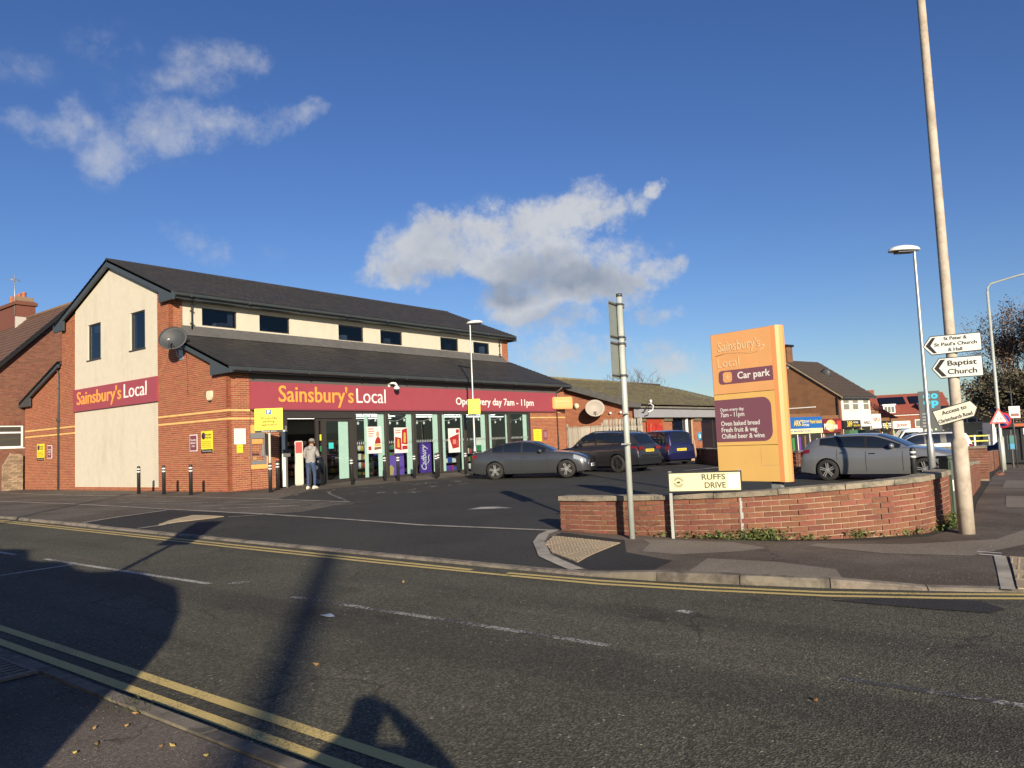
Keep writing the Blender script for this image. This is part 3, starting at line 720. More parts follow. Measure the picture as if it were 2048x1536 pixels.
def tiled(mb, x0, x1, y0, z0, y1, z1, gauge=.30, tw=.33, lift=.022, axis='y', rnd=random.Random(3)):
    "courses of lapped tiles from the eave (y0,z0) up to the ridge (y1,z1); axis 'x' swaps the roles of x and y"
    sl = sqrt((y1-y0)**2+(z1-z0)**2); n = max(2, int(round(sl/gauge))); dyv = (y1-y0)/n; dzv = (z1-z0)/n
    ny, nz = -(z1-z0)/sl, abs(y1-y0)/sl
    if y1 < y0: ny = -ny*-1 if False else (z1-z0)/sl
    m = max(1, int(round((x1-x0)/tw))); w = (x1-x0)/m
    def V(x, y, z): return (x, y, z) if axis == 'y' else (y, x, z)
    for i in range(n):
        ya, za = y0+dyv*i, z0+dzv*i; yb, zb = y0+dyv*(i+1.06), z0+dzv*(i+1.06)
        off = .5*w if i % 2 else 0
        for k in range(m+(1 if i % 2 else 0)):
            xa = max(x0, x0+k*w-off); xb = min(x1, x0+(k+1)*w-off)
            if xb-xa < .02: continue
            e = lift + rnd.uniform(-.004, .005)
            a = V(xa, ya+ny*e, za+nz*e); b = V(xb-.006, ya+ny*e, za+nz*e); c = V(xb-.006, yb, zb); d = V(xa, yb, zb)
            a2 = V(xa, ya-ny*.004, za-nz*.004); b2 = V(xb-.006, ya-ny*.004, za-nz*.004)
            vs = [mb.bm.verts.new(p) for p in (a, b, c, d, a2, b2)]
            mb.bm.faces.new((vs[0], vs[1], vs[2], vs[3])); mb.bm.faces.new((vs[4], vs[5], vs[1], vs[0]))

# ---------------------------------------------------------------- the shop
shop = thing('shop_building', 'red brick and cream rendered corner shop with dark two level tiled roof and maroon fascia', 'shop')
X_END = 21.35
GX, GA = Vector((-1, 0, 0)), Vector((0, 1, 0)); FN, FA = Vector((0, -1, 0)), Vector((1, 0, 0))
BANDS = (34, 38)
gable_polys = [[(0, 0), (3.99, 0), (3.99, 5.95), (.8, 4.70), (0, 4.36)], [(3.99, 0), (4.97, 0), (4.97, 7.95), (3.99, 7.62)], [(12.55, 0), (13.95, 0), (13.95, 7.62), (12.55, 8.1)],
               [(13.95, 0), (18.3, 0), (18.3, 4.25), (17.5, 4.55), (13.95, 5.85)], [(4.97, 0), (12.55, 0), (12.55, .16), (4.97, .16)]]
walls = [((0, 0, 0), GA, GX, gable_polys),
         ((0, 3.99, 0), FA, FN, [[(0, 5.95), (.5, 5.95), (.5, 7.62), (0, 7.62)], [(20.78, 5.95), (X_END, 5.95), (X_END, 7.62), (20.78, 7.62)]]),
         ((0, 0, 0), FA, FN, [[(0, 0), (.87, 0), (.87, 4.25), (0, 4.25)], [(20.55, 0), (X_END, 0), (X_END, 4.25), (20.55, 4.25)]]),
         ((0, .07, 0), FA, FN, [[(.87, 0), (2.15, 0), (2.15, 2.93), (.87, 2.93)]]),
         ((0, .03, 0), FA, FN, [[(17.95, 0), (20.55, 0), (20.55, 2.93), (17.95, 2.93)]])]
mortar_bed(shop, walls, M_MORT)
bl = []
for (o, ax, nrm, polys) in walls: bl += lay_bricks(o, ax, nrm, polys, skip=BANDS)
build_bricks(shop, bl, M_BRICK, 300, Vector((-1.5, -1.5, 1.5)))
# buff brick bands: single courses
for (o, ax, nrm, a0, a1) in (((0, 0, 0), GA, GX, 0, 4.97), ((0, 0, 0), GA, GX, 12.55, 18.3), ((0, 0, 0), FA, FN, 0, .87), ((0, .07, 0), FA, FN, .87, 2.15), ((0, .03, 0), FA, FN, 17.95, 20.55), ((0, 0, 0), FA, FN, 20.55, X_END)):
    for r in BANDS:
        if o[1] > 0 and r == 38: continue
        build = lay_bricks(o, ax, nrm, [[(a0, r*.0755), (a1, r*.0755), (a1, (r+1)*.0755), (a0, (r+1)*.0755)]], j=.004)
        mb = MB()
        for b in build: mb.prism([Vector(o)+ax*p[0]+Vector((0, 0, p[1])) for p in b[3]], nrm*.012)
        mb.build('buff_band', M_YBRICK, shop)
# cream gable panel
mb = MB(); gw = [(10.0, 11.28, 5.80, 7.40), (6.03, 7.28, 5.82, 7.40)]
holed(mb, (.02, 0, 0), GA, GX, (4.97, 12.55, .16, 7.62), gw)
mb.face([(.02, 4.97, 7.62), (.02, 12.55, 7.62), (.02, 12.55, 8.20), (.02, 8.95, 9.70), (.02, 4.97, 8.20)])
mb.build('render_panel', M_CREAM, shop)
M_CURT = nmat('pale_curtain', (.42, .42, .38), .9)
for i, r in enumerate(gw):
    w = window(shop, (.02, 0, 0), GA, GX, r, pane=M_UPGLASS, sill=M_FRAME)
    if i == 0: MB().box(.155, .165, 10.0, 10.9, 7.0, 7.38).build('blind', M_CURT, w)
mb = MB(); mb.box(.155, .165, 7.02, 7.22, 5.9, 7.3); mb.build('curtain', M_CURT, w)
mb = MB(); mb.lathe([(0, 0), (.18, .05), (.22, .2), (.15, .38), (0, .45)], 12, Matrix.Translation((.35, 6.35, 5.85))); mb.build('flower_bunch', nmat('pink_flowers', (.45, .10, .14), .8, .4, 30), w)
# upper front wall with six windows
mb = MB(); uw = [(1.36, 2.94, 6.60, 7.33), (4.03, 5.59, 6.60, 7.33), (8.35, 9.92, 6.56, 7.30), (11.02, 12.55, 6.58, 7.28), (15.42, 16.9, 6.55, 7.27), (18.18, 19.64, 6.55, 7.22)]
holed(mb, (0, 4.01, 0), FA, FN, (.5, 20.78, 6.05, 7.66), uw)
mb.build('render_panel', M_CREAM, shop)
for i, r in enumerate(uw):
    w = window(shop, (0, 4.01, 0), FA, FN, r, pane=M_UPGLASS, fw_=.045)
    if i == 0:
        mb = MB(); q_ = random.Random(5)
        for k in range(7): x = 2.0+.1*k; mb.box(x, x+.16, 4.2, 4.34, 6.62, 6.66+q_.uniform(.05, .16))
        mb.build('window_clutter', M_LWHITE, w, kind='stuff'); MB().box(2.62, 2.86, 4.2, 4.22, 6.62, 7.3).build('curtain', M_CURT, w)
    else: MB().box(r[0]+.05+.2*i, r[0]+.35+.2*i, 4.3, 4.5, 6.58, 6.75+.06*i).build('window_box', [M_CURT, M_DGREY, M_LWHITE][i % 3], w)
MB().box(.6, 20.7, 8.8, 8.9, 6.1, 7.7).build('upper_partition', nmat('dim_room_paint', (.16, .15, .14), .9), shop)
# closing walls, floors, ceiling (what the doorway and the panes let you see)
mb = MB(); mb.box(.3, 20.9, 9.0, 9.1, 0, 2.95); mb.box(.25, .3, .2, 9, 0, 2.95); mb.box(20.85, 20.9, .2, 9, 0, 2.95); mb.build('inner_wall', nmat('inner_wall_paint', (.30, .29, .27), .8), shop)
mb = MB(); mb.box(.3, 20.85, .14, 9.0, 2.90, 3.0); mb.build('ceiling', nmat('ceiling_paint', (.5, .5, .48), .9), shop)
mb = MB(); mb.box(.3, 20.85, .10, 9.0, -.02, .012); mb.build('floor', nmat('shop_floor', (.12, .115, .11), .3), shop)
mb = MB(); mb.prism([(X_END-.1, .02, 0), (X_END-.1, .02, 4.2), (X_END-.1, 4.02, 5.9), (X_END-.1, 4.02, 7.6), (X_END-.1, 13.9, 7.6), (X_END-.1, 13.9, 5.7), (X_END-.1, 18.2, 4.1), (X_END-.1, 18.2, 0)], (.08, 0, 0)); mb.box(.1, X_END-.1, 13.85, 13.95, 0, 7.6); mb.box(.1, X_END-.1, 18.2, 18.3, 0, 4.2)
mb.face([(X_END-.05, 4, 7.6), (X_END-.05, 13.9, 7.6), (X_END-.05, 8.95, 9.7)]); mb.build('rear_wall', M_BRICK, shop)
# roofs
mb = MB()
tiled(mb, -.22, X_END+.2, 3.50, 7.76, 8.95, 9.98)
tiled(mb, -.22, X_END+.2, 14.4, 7.76, 8.95, 9.98)
tiled(mb, -.22, X_END+.12, -.42, 4.46, 3.98, 6.20)
tiled(mb, -.22, X_END+.12, 18.65, 4.32, 13.96, 6.02)
mb.build('roof_tile', M_SLATE, shop, kind='stuff')
mb = MB()
def slab(mb, x0, x1, y0, z0, y1, z1, th=.10):
    mb.hexa([(x0, y0, z0-th), (x1, y0, z0-th), (x1, y1, z1-th), (x0, y1, z1-th), (x0, y0, z0-.012), (x1, y0, z0-.012), (x1, y1, z1-.012), (x0, y1, z1-.012)])
slab(mb, -.2, X_END+.18, 3.52, 7.76, 8.94, 9.97); slab(mb, -.2, X_END+.18, 14.38, 7.76, 8.96, 9.97)
slab(mb, -.2, X_END+.1, -.4, 4.46, 3.99, 6.19); slab(mb, -.2, X_END+.1, 18.6, 4.32, 13.97, 6.0)
mb.build('roof_deck', M_ANTH, shop)
mb = MB()
for k in range(47):
    x0 = -.22 + k*.462; mb.prism([(x0, 8.80, 9.93), (x0, 8.95, 10.045), (x0, 9.10, 9.93), (x0, 8.95, 9.97)], (.452, 0, 0))
mb.build('ridge_tile', M_SLATE, shop, kind='stuff')
# verge boards with boxed ends, soffits, gutters
def verge(x, pts, th=.10): MB_ = MB(); MB_.prism([(x, *p) for p in pts], (th, 0, 0)); return MB_.build('verge_board', M_ANTH, shop)
for x in (-.20, X_END+.10):
    verge(x, [(3.42, 7.72), (8.95, 9.96), (8.95, 9.66), (4.5, 7.86), (4.5, 7.42), (3.42, 7.42)])
    verge(x, [(14.48, 7.72), (8.952, 9.96), (8.952, 9.66), (13.4, 7.86), (13.4, 7.42), (14.48, 7.42)])
for x in (-.20,):
    verge(x, [(-.45, 4.43), (3.98, 6.18), (3.98, 5.92), (.82, 4.66), (.82, 4.22), (-.45, 4.22)])
    verge(x, [(18.68, 4.30), (13.97, 6.0), (13.97, 5.74), (17.3, 4.53), (17.3, 4.12), (18.68, 4.12)])
verge(X_END+.04, [(-.45, 4.43), (3.98, 6.18), (3.98, 5.92), (.82, 4.66), (.82, 4.22), (-.45, 4.22)])
mb = MB(); mb.box(-.1, X_END+.1, 3.50, 3.98, 7.50, 7.54); mb.box(-.1, X_END+.1, -.38, -.02, 4.27, 4.31); mb.build('soffit', M_ANTH, shop)
def gutter(y, z, x0, x1):
    mb = MB(); mb.box(x0, x1, y+.012, y+.03, z-.16, z+.02)
    prof = [(y, z), (y-.02, z-.09), (y-.07, z-.12), (y-.12, z-.09), (y-.14, z)]
    for i in range(4): mb.prism([(x0, *prof[i]), (x0, *prof[i+1]), (x0, prof[i+1][0]+.01, prof[i+1][1]+.004), (x0, prof[i][0]+.01, prof[i][1]+.004)], (x1-x0, 0, 0))
    x = x0+.6
    while x < x1:
        mb.box(x, x+.05, y-.146, y-.0, z-.128, z-.0+.004); x += 2.6
    return mb.build('gutter', M_ANTH, shop)
gutter(3.46, 7.70, -.08, X_END+.1); gutter(-.44, 4.40, -.08, X_END+.04)
def downpipe(pts, r=.04, mat=M_DGREY):
    mb = MB(); mb.tube(pts, r, 10); p0, p1 = Vector(pts[-2]), Vector(pts[-1])
    n = max(2, int((p0-p1).length/1.6))
    for i in range(n):
        q = p0.lerp(p1, (i+.4)/n); mb.box(q.x-.055, q.x+.055, q.y-.055, q.y+.06, q.z-.02, q.z+.02)
    return mb.build('downpipe', mat, shop)
downpipe([(.86, 3.40, 7.62), (.86, 3.8, 7.45), (.86, 3.90, 7.35), (.86, 3.90, 6.32)]); downpipe([(20.5, 3.40, 7.6), (20.5, 3.85, 7.45), (20.5, 3.92, 7.35), (20.5, 3.92, 6.3)])
downpipe([(20.47, -.50, 4.28), (20.47, -.12, 4.05), (20.47, -.07, 3.9), (20.47, -.07, .02)]); downpipe([(-.08, 14.35, 5.70), (-.07, 14.2, 5.5), (-.07, 14.2, .02)])
mb = MB(); mb.box(-.13, -.01, 14.11, 14.29, 3.2, 3.36); mb.build('hopper', M_DGREY, shop)
mb = MB(); mb.prism([(.45, 3.62, 6.09), (.45, 3.985, 6.50), (.45, 3.995, 6.50), (.45, 3.995, 6.05)], (20.36, 0, 0)); mb.box(.5, 20.78, 3.96, 3.985, 6.42, 6.53); mb.build('flashing', M_LEAD, shop)
# joint and dark panel at the shop front, maroon fascia with lettering
mb = MB(); mb.box(.875, 20.5, -.02, .02, 3.96, 4.27); mb.build('soffit_panel', nmat('brown_grey_panel', (.10, .088, .082), .6, .1, 2), shop)
fas = MB().box(.88, 20.4, -.10, .06, 2.95, 3.96).build('fascia_sign', M_MAROON, shop, bevel=.008)
mb = MB(); mb.box(.90, 20.38, -.085, .05, 2.91, 2.95); mb.build('trim', M_MAROON2, fas)
for x in (7.4, 12.9): MB().box(x, x+.012, -.1035, -.10, 2.96, 3.95).build('panel_joint', M_MAROON2, fas)
lettering("Sainsbury's", M_ORANGE, fas, (3.86, -.10, 3.50), (1, 0, 0), .64, 3.62, 'fascia_letters', bold=.008, ext=.012)
lettering("Local", M_LWHITE, fas, (6.64, -.10, 3.50), (1, 0, 0), .64, 1.62, 'fascia_letters', bold=-.004, ext=.012)
lettering("Open every day 7am - 11pm", M_LWHITE, fas, (15.1, -.10, 3.38), (1, 0, 0), .36, 6.25, 'fascia_letters', bold=.012)
gs = MB().box(-.07, .015, 4.93, 12.62, 3.55, 4.56).build('gable_sign', M_MAROON, shop, bevel=.008)
lettering("Sainsbury's", M_ORANGE, gs, (-.07, 10.05, 4.10), (0, -1, 0), .60, 4.25, 'fascia_letters', bold=.008, ext=.012)
lettering("Local", M_LWHITE, gs, (-.07, 6.72, 4.12), (0, -1, 0), .62, 1.92, 'fascia_letters', bold=-.004, ext=.012)
ps = thing('hanging_sign', 'faded orange projecting sign box at the right end of the shop fascia', 'sign', (20.0, -.1, 3.4))
m = Matrix.Rotation(radians(-90+62), 4, 'Z')
mb = MB(); mb.box(0, 1.25, -.10, .10, -.34, .34, m); mb.build('sign_box', nmat('faded_orange_panel', (.80, .36, .13), .5), ps, bevel=.05)
lettering("Sainsbury's", nmat('faded_letter', (.78, .55, .32), .6), ps, m @ Vector((.58, -.1, .1)), m @ Vector((1, 0, 0)), .14, .85)
mb = MB(); mb.tube([m @ Vector((.1, -.103, -.08)), m @ Vector((.5, -.103, -.11)), m @ Vector((.85, -.103, -.12)), m @ Vector((1.05, -.103, -.04))], .008, 6); mb.build('swoosh', MATS['faded_letter'], ps)
# glazed front: header, mullions, door posts, sill
mb = MB()
Zt, Yg = 2.92, .05
mb.box(2.17, 17.97, Yg-.06, Yg+.08, 2.80, Zt)
mb.box(2.46, 5.70, Yg-.055, Yg+.075, 2.60, 2.80)
for a, b in ((2.17, 2.46), (5.68, 5.86), (7.50, 7.66), (9.16, 9.34), (10.86, 11.04), (12.60, 12.77), (14.30, 14.47), (16.07, 16.24), (17.78, 17.97)): mb.box(a, b, Yg-.07, Yg+.09, .0, 2.80)
mb.box(5.86, 17.78, Yg-.05, Yg+.07, .0, .10)
mb.build('shopfront_frame', M_FRAME, shop)
bays = [(5.86, 7.50), (7.66, 9.16), (9.34, 10.86), (11.04, 12.60), (12.77, 14.30), (14.47, 16.07), (16.24, 17.78)]
for a, b in bays:
    MB().box(a, b, Yg+.005, Yg+.017, .10, 2.80).build('shop_window', M_GLASS, shop)
# sliding doors: the left leaf stands open behind the post, the right leaf is closed
dr = MB()
for a, b in ((3.86, 3.98), (4.13, 4.24)): dr.box(a, b, Yg+.0, Yg+.10, .02, 2.60)
dr.box(3.98, 4.13, Yg+.02, Yg+.08, 2.5, 2.60); dr.box(3.98, 4.13, Yg+.02, Yg+.08, .02, .14)
d1 = dr.build('sliding_door', M_FRAME, shop)
dr = MB()
for a, b in ((4.24, 4.36), (5.56, 5.68)): dr.box(a, b, Yg+.002, Yg+.09, .02, 2.60)
dr.box(4.36, 5.56, Yg+.01, Yg+.08, 2.48, 2.60); dr.box(4.36, 5.56, Yg+.01, Yg+.08, .02, .12)
d2 = dr.build('sliding_door', M_FRAME, shop)
MB().box(4.36, 5.56, Yg+.03, Yg+.042, .12, 2.48).build('door_glass', M_GLASS, d2)
MB().box(5.00, 5.50, Yg+.047, Yg+.05, .14, 2.46).build('window_film', M_MINT, d2)
mb = MB(); mb.box(4.02, 4.10, Yg-.004, Yg+.0, 1.72, 1.96); mb.build('door_sticker', M_YSIGN, d1)
mb = MB(); mb.box(4.02, 4.10, Yg-.004, Yg+.0, 1.28, 1.5); mb.build('door_sticker', M_GREENS, d1)
mb = MB(); mb.box(4.48, 4.72, Yg+.024, Yg+.028, 1.38, 1.62); mb.build('door_sticker', nmat('turquoise_print', (.05, .5, .48), .5), d2)
# tall pale films and white posts behind the panes
for i, (a, b) in enumerate(bays):
    w = b-a
    f = MB()
    f.box(b-.36*(w/1.5), b-.03, Yg+.03, Yg+.034, .11, 2.79) if i not in (3, 5) else f.box(a+.03, a+.28, Yg+.03, Yg+.034, .11, 2.79)
    if i == 3: f.box(b-.16, b-.04, Yg+.03, Yg+.034, .11, 2.79)
    if i == 5: f.box(b-.17, b-.04, Yg+.03, Yg+.034, .11, 2.79)
    if i == 0: f.box(a+.50, a+.70, Yg+.03, Yg+.034, .11, 2.7)
    f.build('window_film', M_MINT, shop)
    mb = MB()
    for k in range(int(w/.11)):       # the row of small manifestation marks at eye height
        x = a+.06+k*.11; mb.prism([(x, Yg-.002, 1.50), (x+.05, Yg-.002, 1.50), (x+.05, Yg-.002, 1.58), (x+.025, Yg-.002, 1.62), (x, Yg-.002, 1.58)], (0, .003, 0))
    mb.build('glass_marking', nmat('grey_film', (.30, .33, .31), .6), shop, kind='stuff')
# things inside: lit tubes, shelving, displays
for i, (y, x0, x1) in enumerate(((1.3, 2.6, 9.5), (2.6, 2.6, 11), (4.6, 2.6, 13), (1.5, 10.5, 18), (3.4, 12, 20))):
    t = thing('ceiling_light', ['row of lit tubes just inside the entrance ceiling', 'row of lit tubes deeper in behind the open doorway', 'rearmost row of lit tubes above the shop floor', 'row of lit tubes over the right hand windows', 'row of lit tubes deep behind the right hand windows'][i], 'ceiling light', (x0, y, 2.84))
    for k in range(int((x1-x0)/1.6)): MB().box(k*1.6, k*1.6+1.5, -.03, .03, -.03, .0).build('tube', M_TUBE, t); 
    MB().box(0, x1-x0, -.05, .05, .002, .055).build('housing', M_WHITE, t)
PR = [nmat('goods_%s' % n, c, .5) for n, c in (('red', (.4, .04, .03)), ('yellow', (.5, .36, .05)), ('blue', (.04, .08, .32)), ('green', (.05, .22, .06)), ('white', (.6, .6, .56)), ('brown', (.2, .1, .05)), ('purple', (.13, .04, .3)))]
def shelving(label, x0, x1, y, h, seed, d=.4, sel=None):
    r = random.Random(seed); t = thing('shelf_unit', label, 'shelving', (x0, y, .012))
    mb = MB(); mb.box(0, x1-x0, d-.03, d, 0, h)
    n = int(h/.38)
    for k in range(n): mb.box(0, x1-x0, 0, d-.03, k*.38+.05, k*.38+.08)
    mb.box(-.03, 0, 0, d, 0, h); mb.box(x1-x0, x1-x0+.03, 0, d, 0, h); mb.build('frame', M_DARKIN, t)
    bx = MB()
    for k in range(n):
        x = .03
        while x < x1-x0-.2:
            w = r.uniform(.07, .2); bx.mi = r.choice(sel) if sel else r.randrange(len(PR)); bx.box(x, x+w, .03, .3, k*.38+.082, k*.38+.082+r.uniform(.16, .27)); x += w+.012
    bx.build('goods', PR, t, kind='stuff')
shelving('tall dark shelves of groceries behind the first window bay', 6.0, 7.4, .75, 1.7, 1)
shelving('long back wall shelving full of groceries', 3, 12, 8.4, 2.2, 2)
shelving('shelves of goods seen through the middle bays', 8.0, 12.4, 3.0, 1.6, 3)
shelving('stacked red, purple and blue cartons low behind the poster bay', 11.35, 12.5, .35, .95, 4, sel=[0, 6, 2, 4])
shelving('right hand shelving of bright goods', 13, 17.6, 2.2, 1.5, 5)
shelving('red and green Christmas display behind the fifth bay', 12.95, 13.9, .6, 1.45, 6, sel=[0, 3, 3, 4])
shelving('low chiller with goods inside the open doorway', 2.6, 3.5, 3.4, 1.3, 9)
def panel(name, label, cat, x0, x1, z0, z1, mat, y=Yg-.006, group=None):
    t = thing(name, label, cat, ((x0+x1)/2, y, z0), group=group)
    MB().box(-(x1-x0)/2, (x1-x0)/2, 0, .004, 0, z1-z0).build('sheet', mat, t); return t
M_PAPER = nmat('poster_paper', (.70, .68, .62), .6)
def fl(t, pts, mat, y=-.003, name='print'):
    mb = MB(); mb.prism([(p[0], y, p[1]) for p in pts], (0, .002, 0)); return mb.build(name, mat, t)
p = panel('poster', 'white poster of a figure in red above a hamper in the first window bay', 'poster', 6.47, 7.28, 1.10, 2.24, M_PAPER)
for k, (w, z) in enumerate(((.30, 1.02), (.34, .92), (.30, .82), (.24, .72))): fl(p, [(-.33, z), (-.33+w, z), (-.33+w, z+.045), (-.33, z+.045)], nmat('pale_red_print', (.55, .20, .15), .6))
fl(p, [(.02, .40), (.36, .42), (.33, .62), (.22, .72), (.12, .66), (.04, .52)], M_RED); fl(p, [(.12, .72), (.27, .72), (.27, .9), (.2, .95), (.12, .88)], nmat('skin_tone_print', (.5, .28, .19), .6))
fl(p, [(-.01, .14), (.37, .18), (.37, .28), (-.01, .26)], PR[5]); fl(p, [(-.34, .14), (-.18, .14), (-.18, .3), (-.34, .3)], M_RED); fl(p, [(.0, .29), (.36, .31), (.36, .39), (.0, .38)], PR[1])
p = panel('poster', 'white and red offer poster with two bottles in the second window bay', 'poster', 8.03, 8.84, 1.06, 2.18, M_PAPER)
fl(p, [(-.38, .20), (.02, .12), (.0, .66), (-.36, .72)], M_RED); fl(p, [(.03, .40), (.39, .36), (.38, 1.10), (.06, 1.02)], M_RED)
fl(p, [(-.24, .26), (-.10, .24), (-.12, .62), (-.22, .62)], PR[1], -.006); fl(p, [(.14, .46), (.28, .44), (.28, .9), (.17, .9)], PR[1], -.006); fl(p, [(.06, .14), (.38, .16), (.38, .32), (.06, .32)], M_RED)
fl(p, [(-.34, .86), (-.02, .88), (-.02, .93), (-.34, .91)], MATS['pale_red_print']); fl(p, [(-.34, .96), (-.02, .98), (-.02, 1.03), (-.34, 1.01)], MATS['pale_red_print'])
p = panel('poster', 'white poster with a slanted red box in the fourth window bay', 'poster', 11.50, 12.31, .95, 2.10, M_PAPER)
fl(p, [(-.34, .70), (.34, .90), (.33, .24), (-.12, .18)], M_RED); fl(p, [(.14, .92), (.36, .94), (.36, 1.10), (.14, 1.10)], M_RED); fl(p, [(-.10, .40), (.12, .40), (.12, .62), (-.10, .62)], MATS['pale_red_print'], -.006); fl(p, [(.17, .3), (.26, .3), (.25, .58), (.19, .58)], PR[5], -.006)
p = panel('poster', 'green and white poster in the bay behind the lamp post', 'poster', 13.55, 14.1, .95, 1.62, M_PAPER, Yg+.04); fl(p, [(-.27, 0), (.27, 0), (.27, .3), (-.27, .3)], M_GREENS)
c = thing('display_banner', 'dark purple banner with white script lettering upright in the third bay', 'banner', (10.15, .24, .1))
MB().box(-.36, .36, 0, .05, 0, 1.42).build('sheet', M_PURPLE, c)
lettering('Cadbury', M_LWHITE, c, (-.12, 0, .66), (0, 0, 1), .34, 1.15, 'lettering', shear=.35, upv=(-1, 0, 0))
mb = MB(); mb.tube([(.16, -.004, .32), (.1, -.004, .42), (.2, -.004, .52), (.16, -.004, .7), (.22, -.004, .82)], .014, 5); mb.build('flourish', M_LWHITE, c)
c = thing('display_bin', 'large purple sweet display low in the second bay', 'display', (8.35, .3, .012))
MB().box(-.42, .5, 0, .5, 0, .95).build('carton', nmat('violet_print', (.16, .09, .42), .4), c, bevel=.03); fl(c, [(-.4, .1), (-.2, .1), (-.15, .4), (-.3, .55), (-.4, .5)], nmat('gold_print', (.5, .36, .12), .5)); fl(c, [(.0, .3), (.42, .36), (.42, .46), (0, .42)], PR[6])
c = thing('flower_stand', 'bunches of green flowers on a low stand in the first bay', 'flowers', (6.55, .45, .012))
mb = MB(); mb.box(-.5, .6, 0, .3, 0, .2); mb.build('stand', M_BLACK, c)
mb = MB(); r = random.Random(2)
for k in range(260):
    q = Vector((r.uniform(-.5, .6), r.uniform(-.1, .3), .2)); d = Vector((r.uniform(-.5, .5), r.uniform(-.5, .2), 1)).normalized()*r.uniform(.2, .55); s = d.orthogonal().normalized()*.025
    mb.face([q, q+d*.6+s, q+d, q+d*.6-s])
mb.build('leaf', nmat('bouquet_green', (.06, .13, .05), .7, .3, 20), c, kind='stuff')
# star garlands across the top of each bay
star = None
for i, (a, b) in enumerate(bays):
    t = thing('star_garland', ['string of white stars in the %s window bay' % n for n in ('first', 'second', 'third', 'fourth', 'fifth', 'sixth', 'seventh')][i], 'garland', (a, .20, 2.5), group='star garlands hung in the shop windows')
    w = b-a; path = [(w*k/8, 0, .22*((k/8-.35)**2)*4 - .02*i % .05) for k in range(9)]
    mb = MB(); mb.tube(path, .006, 5); mb.build('string', M_LWHITE, t)
    for k in range(3):
        if star is None:
            s_ = MB(); s_.prism([( (.085 if q % 2 == 0 else .035)*sin(pi*q/5), 0, -.12+(.085 if q % 2 == 0 else .035)*cos(pi*q/5)) for q in range(10)], (0, .012, 0)); s_.box(-.004, .004, 0, .008, -.06, .0)
            star = s_.mesh('star'); star.materials.append(M_LWHITE)
        f = (k+.6)/3.4; link_mesh('star', star, None, t, (w*f, 0, .22*((f-.35)**2)*4-.01), (0, random.uniform(-.3, .3), 0))
# cash machine in its orange surround
a = thing('cash_machine', 'grey cash machine in an orange surround left of the entrance', 'cash machine', (1.26, .055, .75))
mb = MB(); mb.box(-.37, .37, -.012, .02, 1.32, 1.62); mb.box(-.37, .37, -.012, .02, 0, .17); mb.box(.30, .37, -.012, .02, .17, 1.32); mb.build('surround', nmat('orange_panel', (.78, .40, .12), .5), a)
mb = MB(); mb.box(-.37, .30, -.03, .02, 1.12, 1.32); mb.box(-.37, -.31, -.03, .02, .17, 1.12); mb.box(.22, .30, -.03, .02, .17, 1.12); mb.box(-.31, .22, -.03, .02, .17, .30); mb.build('housing', nmat('cash_machine_grey', (.20, .20, .205), .4), a)
mb = MB(); mb.box(-.31, .22, .06, .07, .30, 1.12); mb.build('recess', M_BLACK, a)
MB().box(-.29, .15, -.02, .0, .92, 1.10).build('header_light', nmat('amber_print', (.62, .34, .10), .5), a)
MB().prism([(-.28, .05, .86), (.02, .05, .86), (.02, .0, .5), (-.28, .0, .5)], (0, .01, 0)).build('screen', nmat('screen_blue', (.02, .03, .05), .1), a)
mb = MB(); mb.prism([(.03, .04, .88), (.2, -.01, .92), (.2, -.02, .45), (.1, -.02, .45)], (0, .02, 0)); mb.build('card_slot', MATS['cash_machine_grey'], a)
mb = MB()
for r_ in range(4):
    for c_ in range(3): mb.box(-.26+c_*.05, -.22+c_*.05, -.03, -.015, .32+r_*.03, .343+r_*.03)
mb.build('keypad', nmat('keypad_amber', (.55, .36, .14), .5), a)
# signs and fittings on the shop walls
def wall_sign(name, label, cat, o, ax, w, h, mat, group=None, radius=.0, th=.012):
    ax = Vector(ax); nrm = ax.cross(Vector((0, 0, 1)))
    t = thing(name, label, cat, o, atan2(ax.y, ax.x), group); b = MB().box(-w/2, w/2, -th, 0, 0, h)
    b.build('plate', mat, t, bevel=radius); return t
def tl(t, s, x, z, h, w, mat, th=.012, bold=0, align='CENTER'): return lettering(s, mat, t, (x, -th, z), (1, 0, 0), h, w, 'lettering', bold, align)
M_INK = nmat('black_ink', (.02, .02, .02), .6)
def parking_notice(label, o, ax, w=.78, h=.80):
    t = wall_sign('wall_sign', label, 'sign', o, ax, w, h, M_YSIGN, 'yellow parking notices on the shop walls')
    MB().box(-w/2, w/2, -.016, -.012, .0, .13).build('footer', M_BLACK, t); tl(t, 'Thank you for parking', 0, .065, .045, w*.8, M_LWHITE, .016)
    m_ = MB(); m_.lathe([(.0, 0), (.13, 0), (.13, .004), (0, .004)], 18, Matrix.Translation((-w*.28, -.013, h*.78)) @ Matrix.Rotation(pi/2, 4, 'X')); m_.build('emblem', nmat('dark_emblem', (.07, .03, .05), .5), t)
    tl(t, 'No parking', w*.14, h*.83, .075, w*.5, M_INK, bold=.02); tl(t, 'at any time', w*.14, h*.70, .075, w*.5, M_INK, bold=.02)
    for k in range(4): tl(t, ['Parking is monitored here', 'Permit holders and customers', 'Maximum stay applies', 'See notice for details'][k], -.02, h*(.52-.085*k), .035, w*.78, M_INK)
    return t
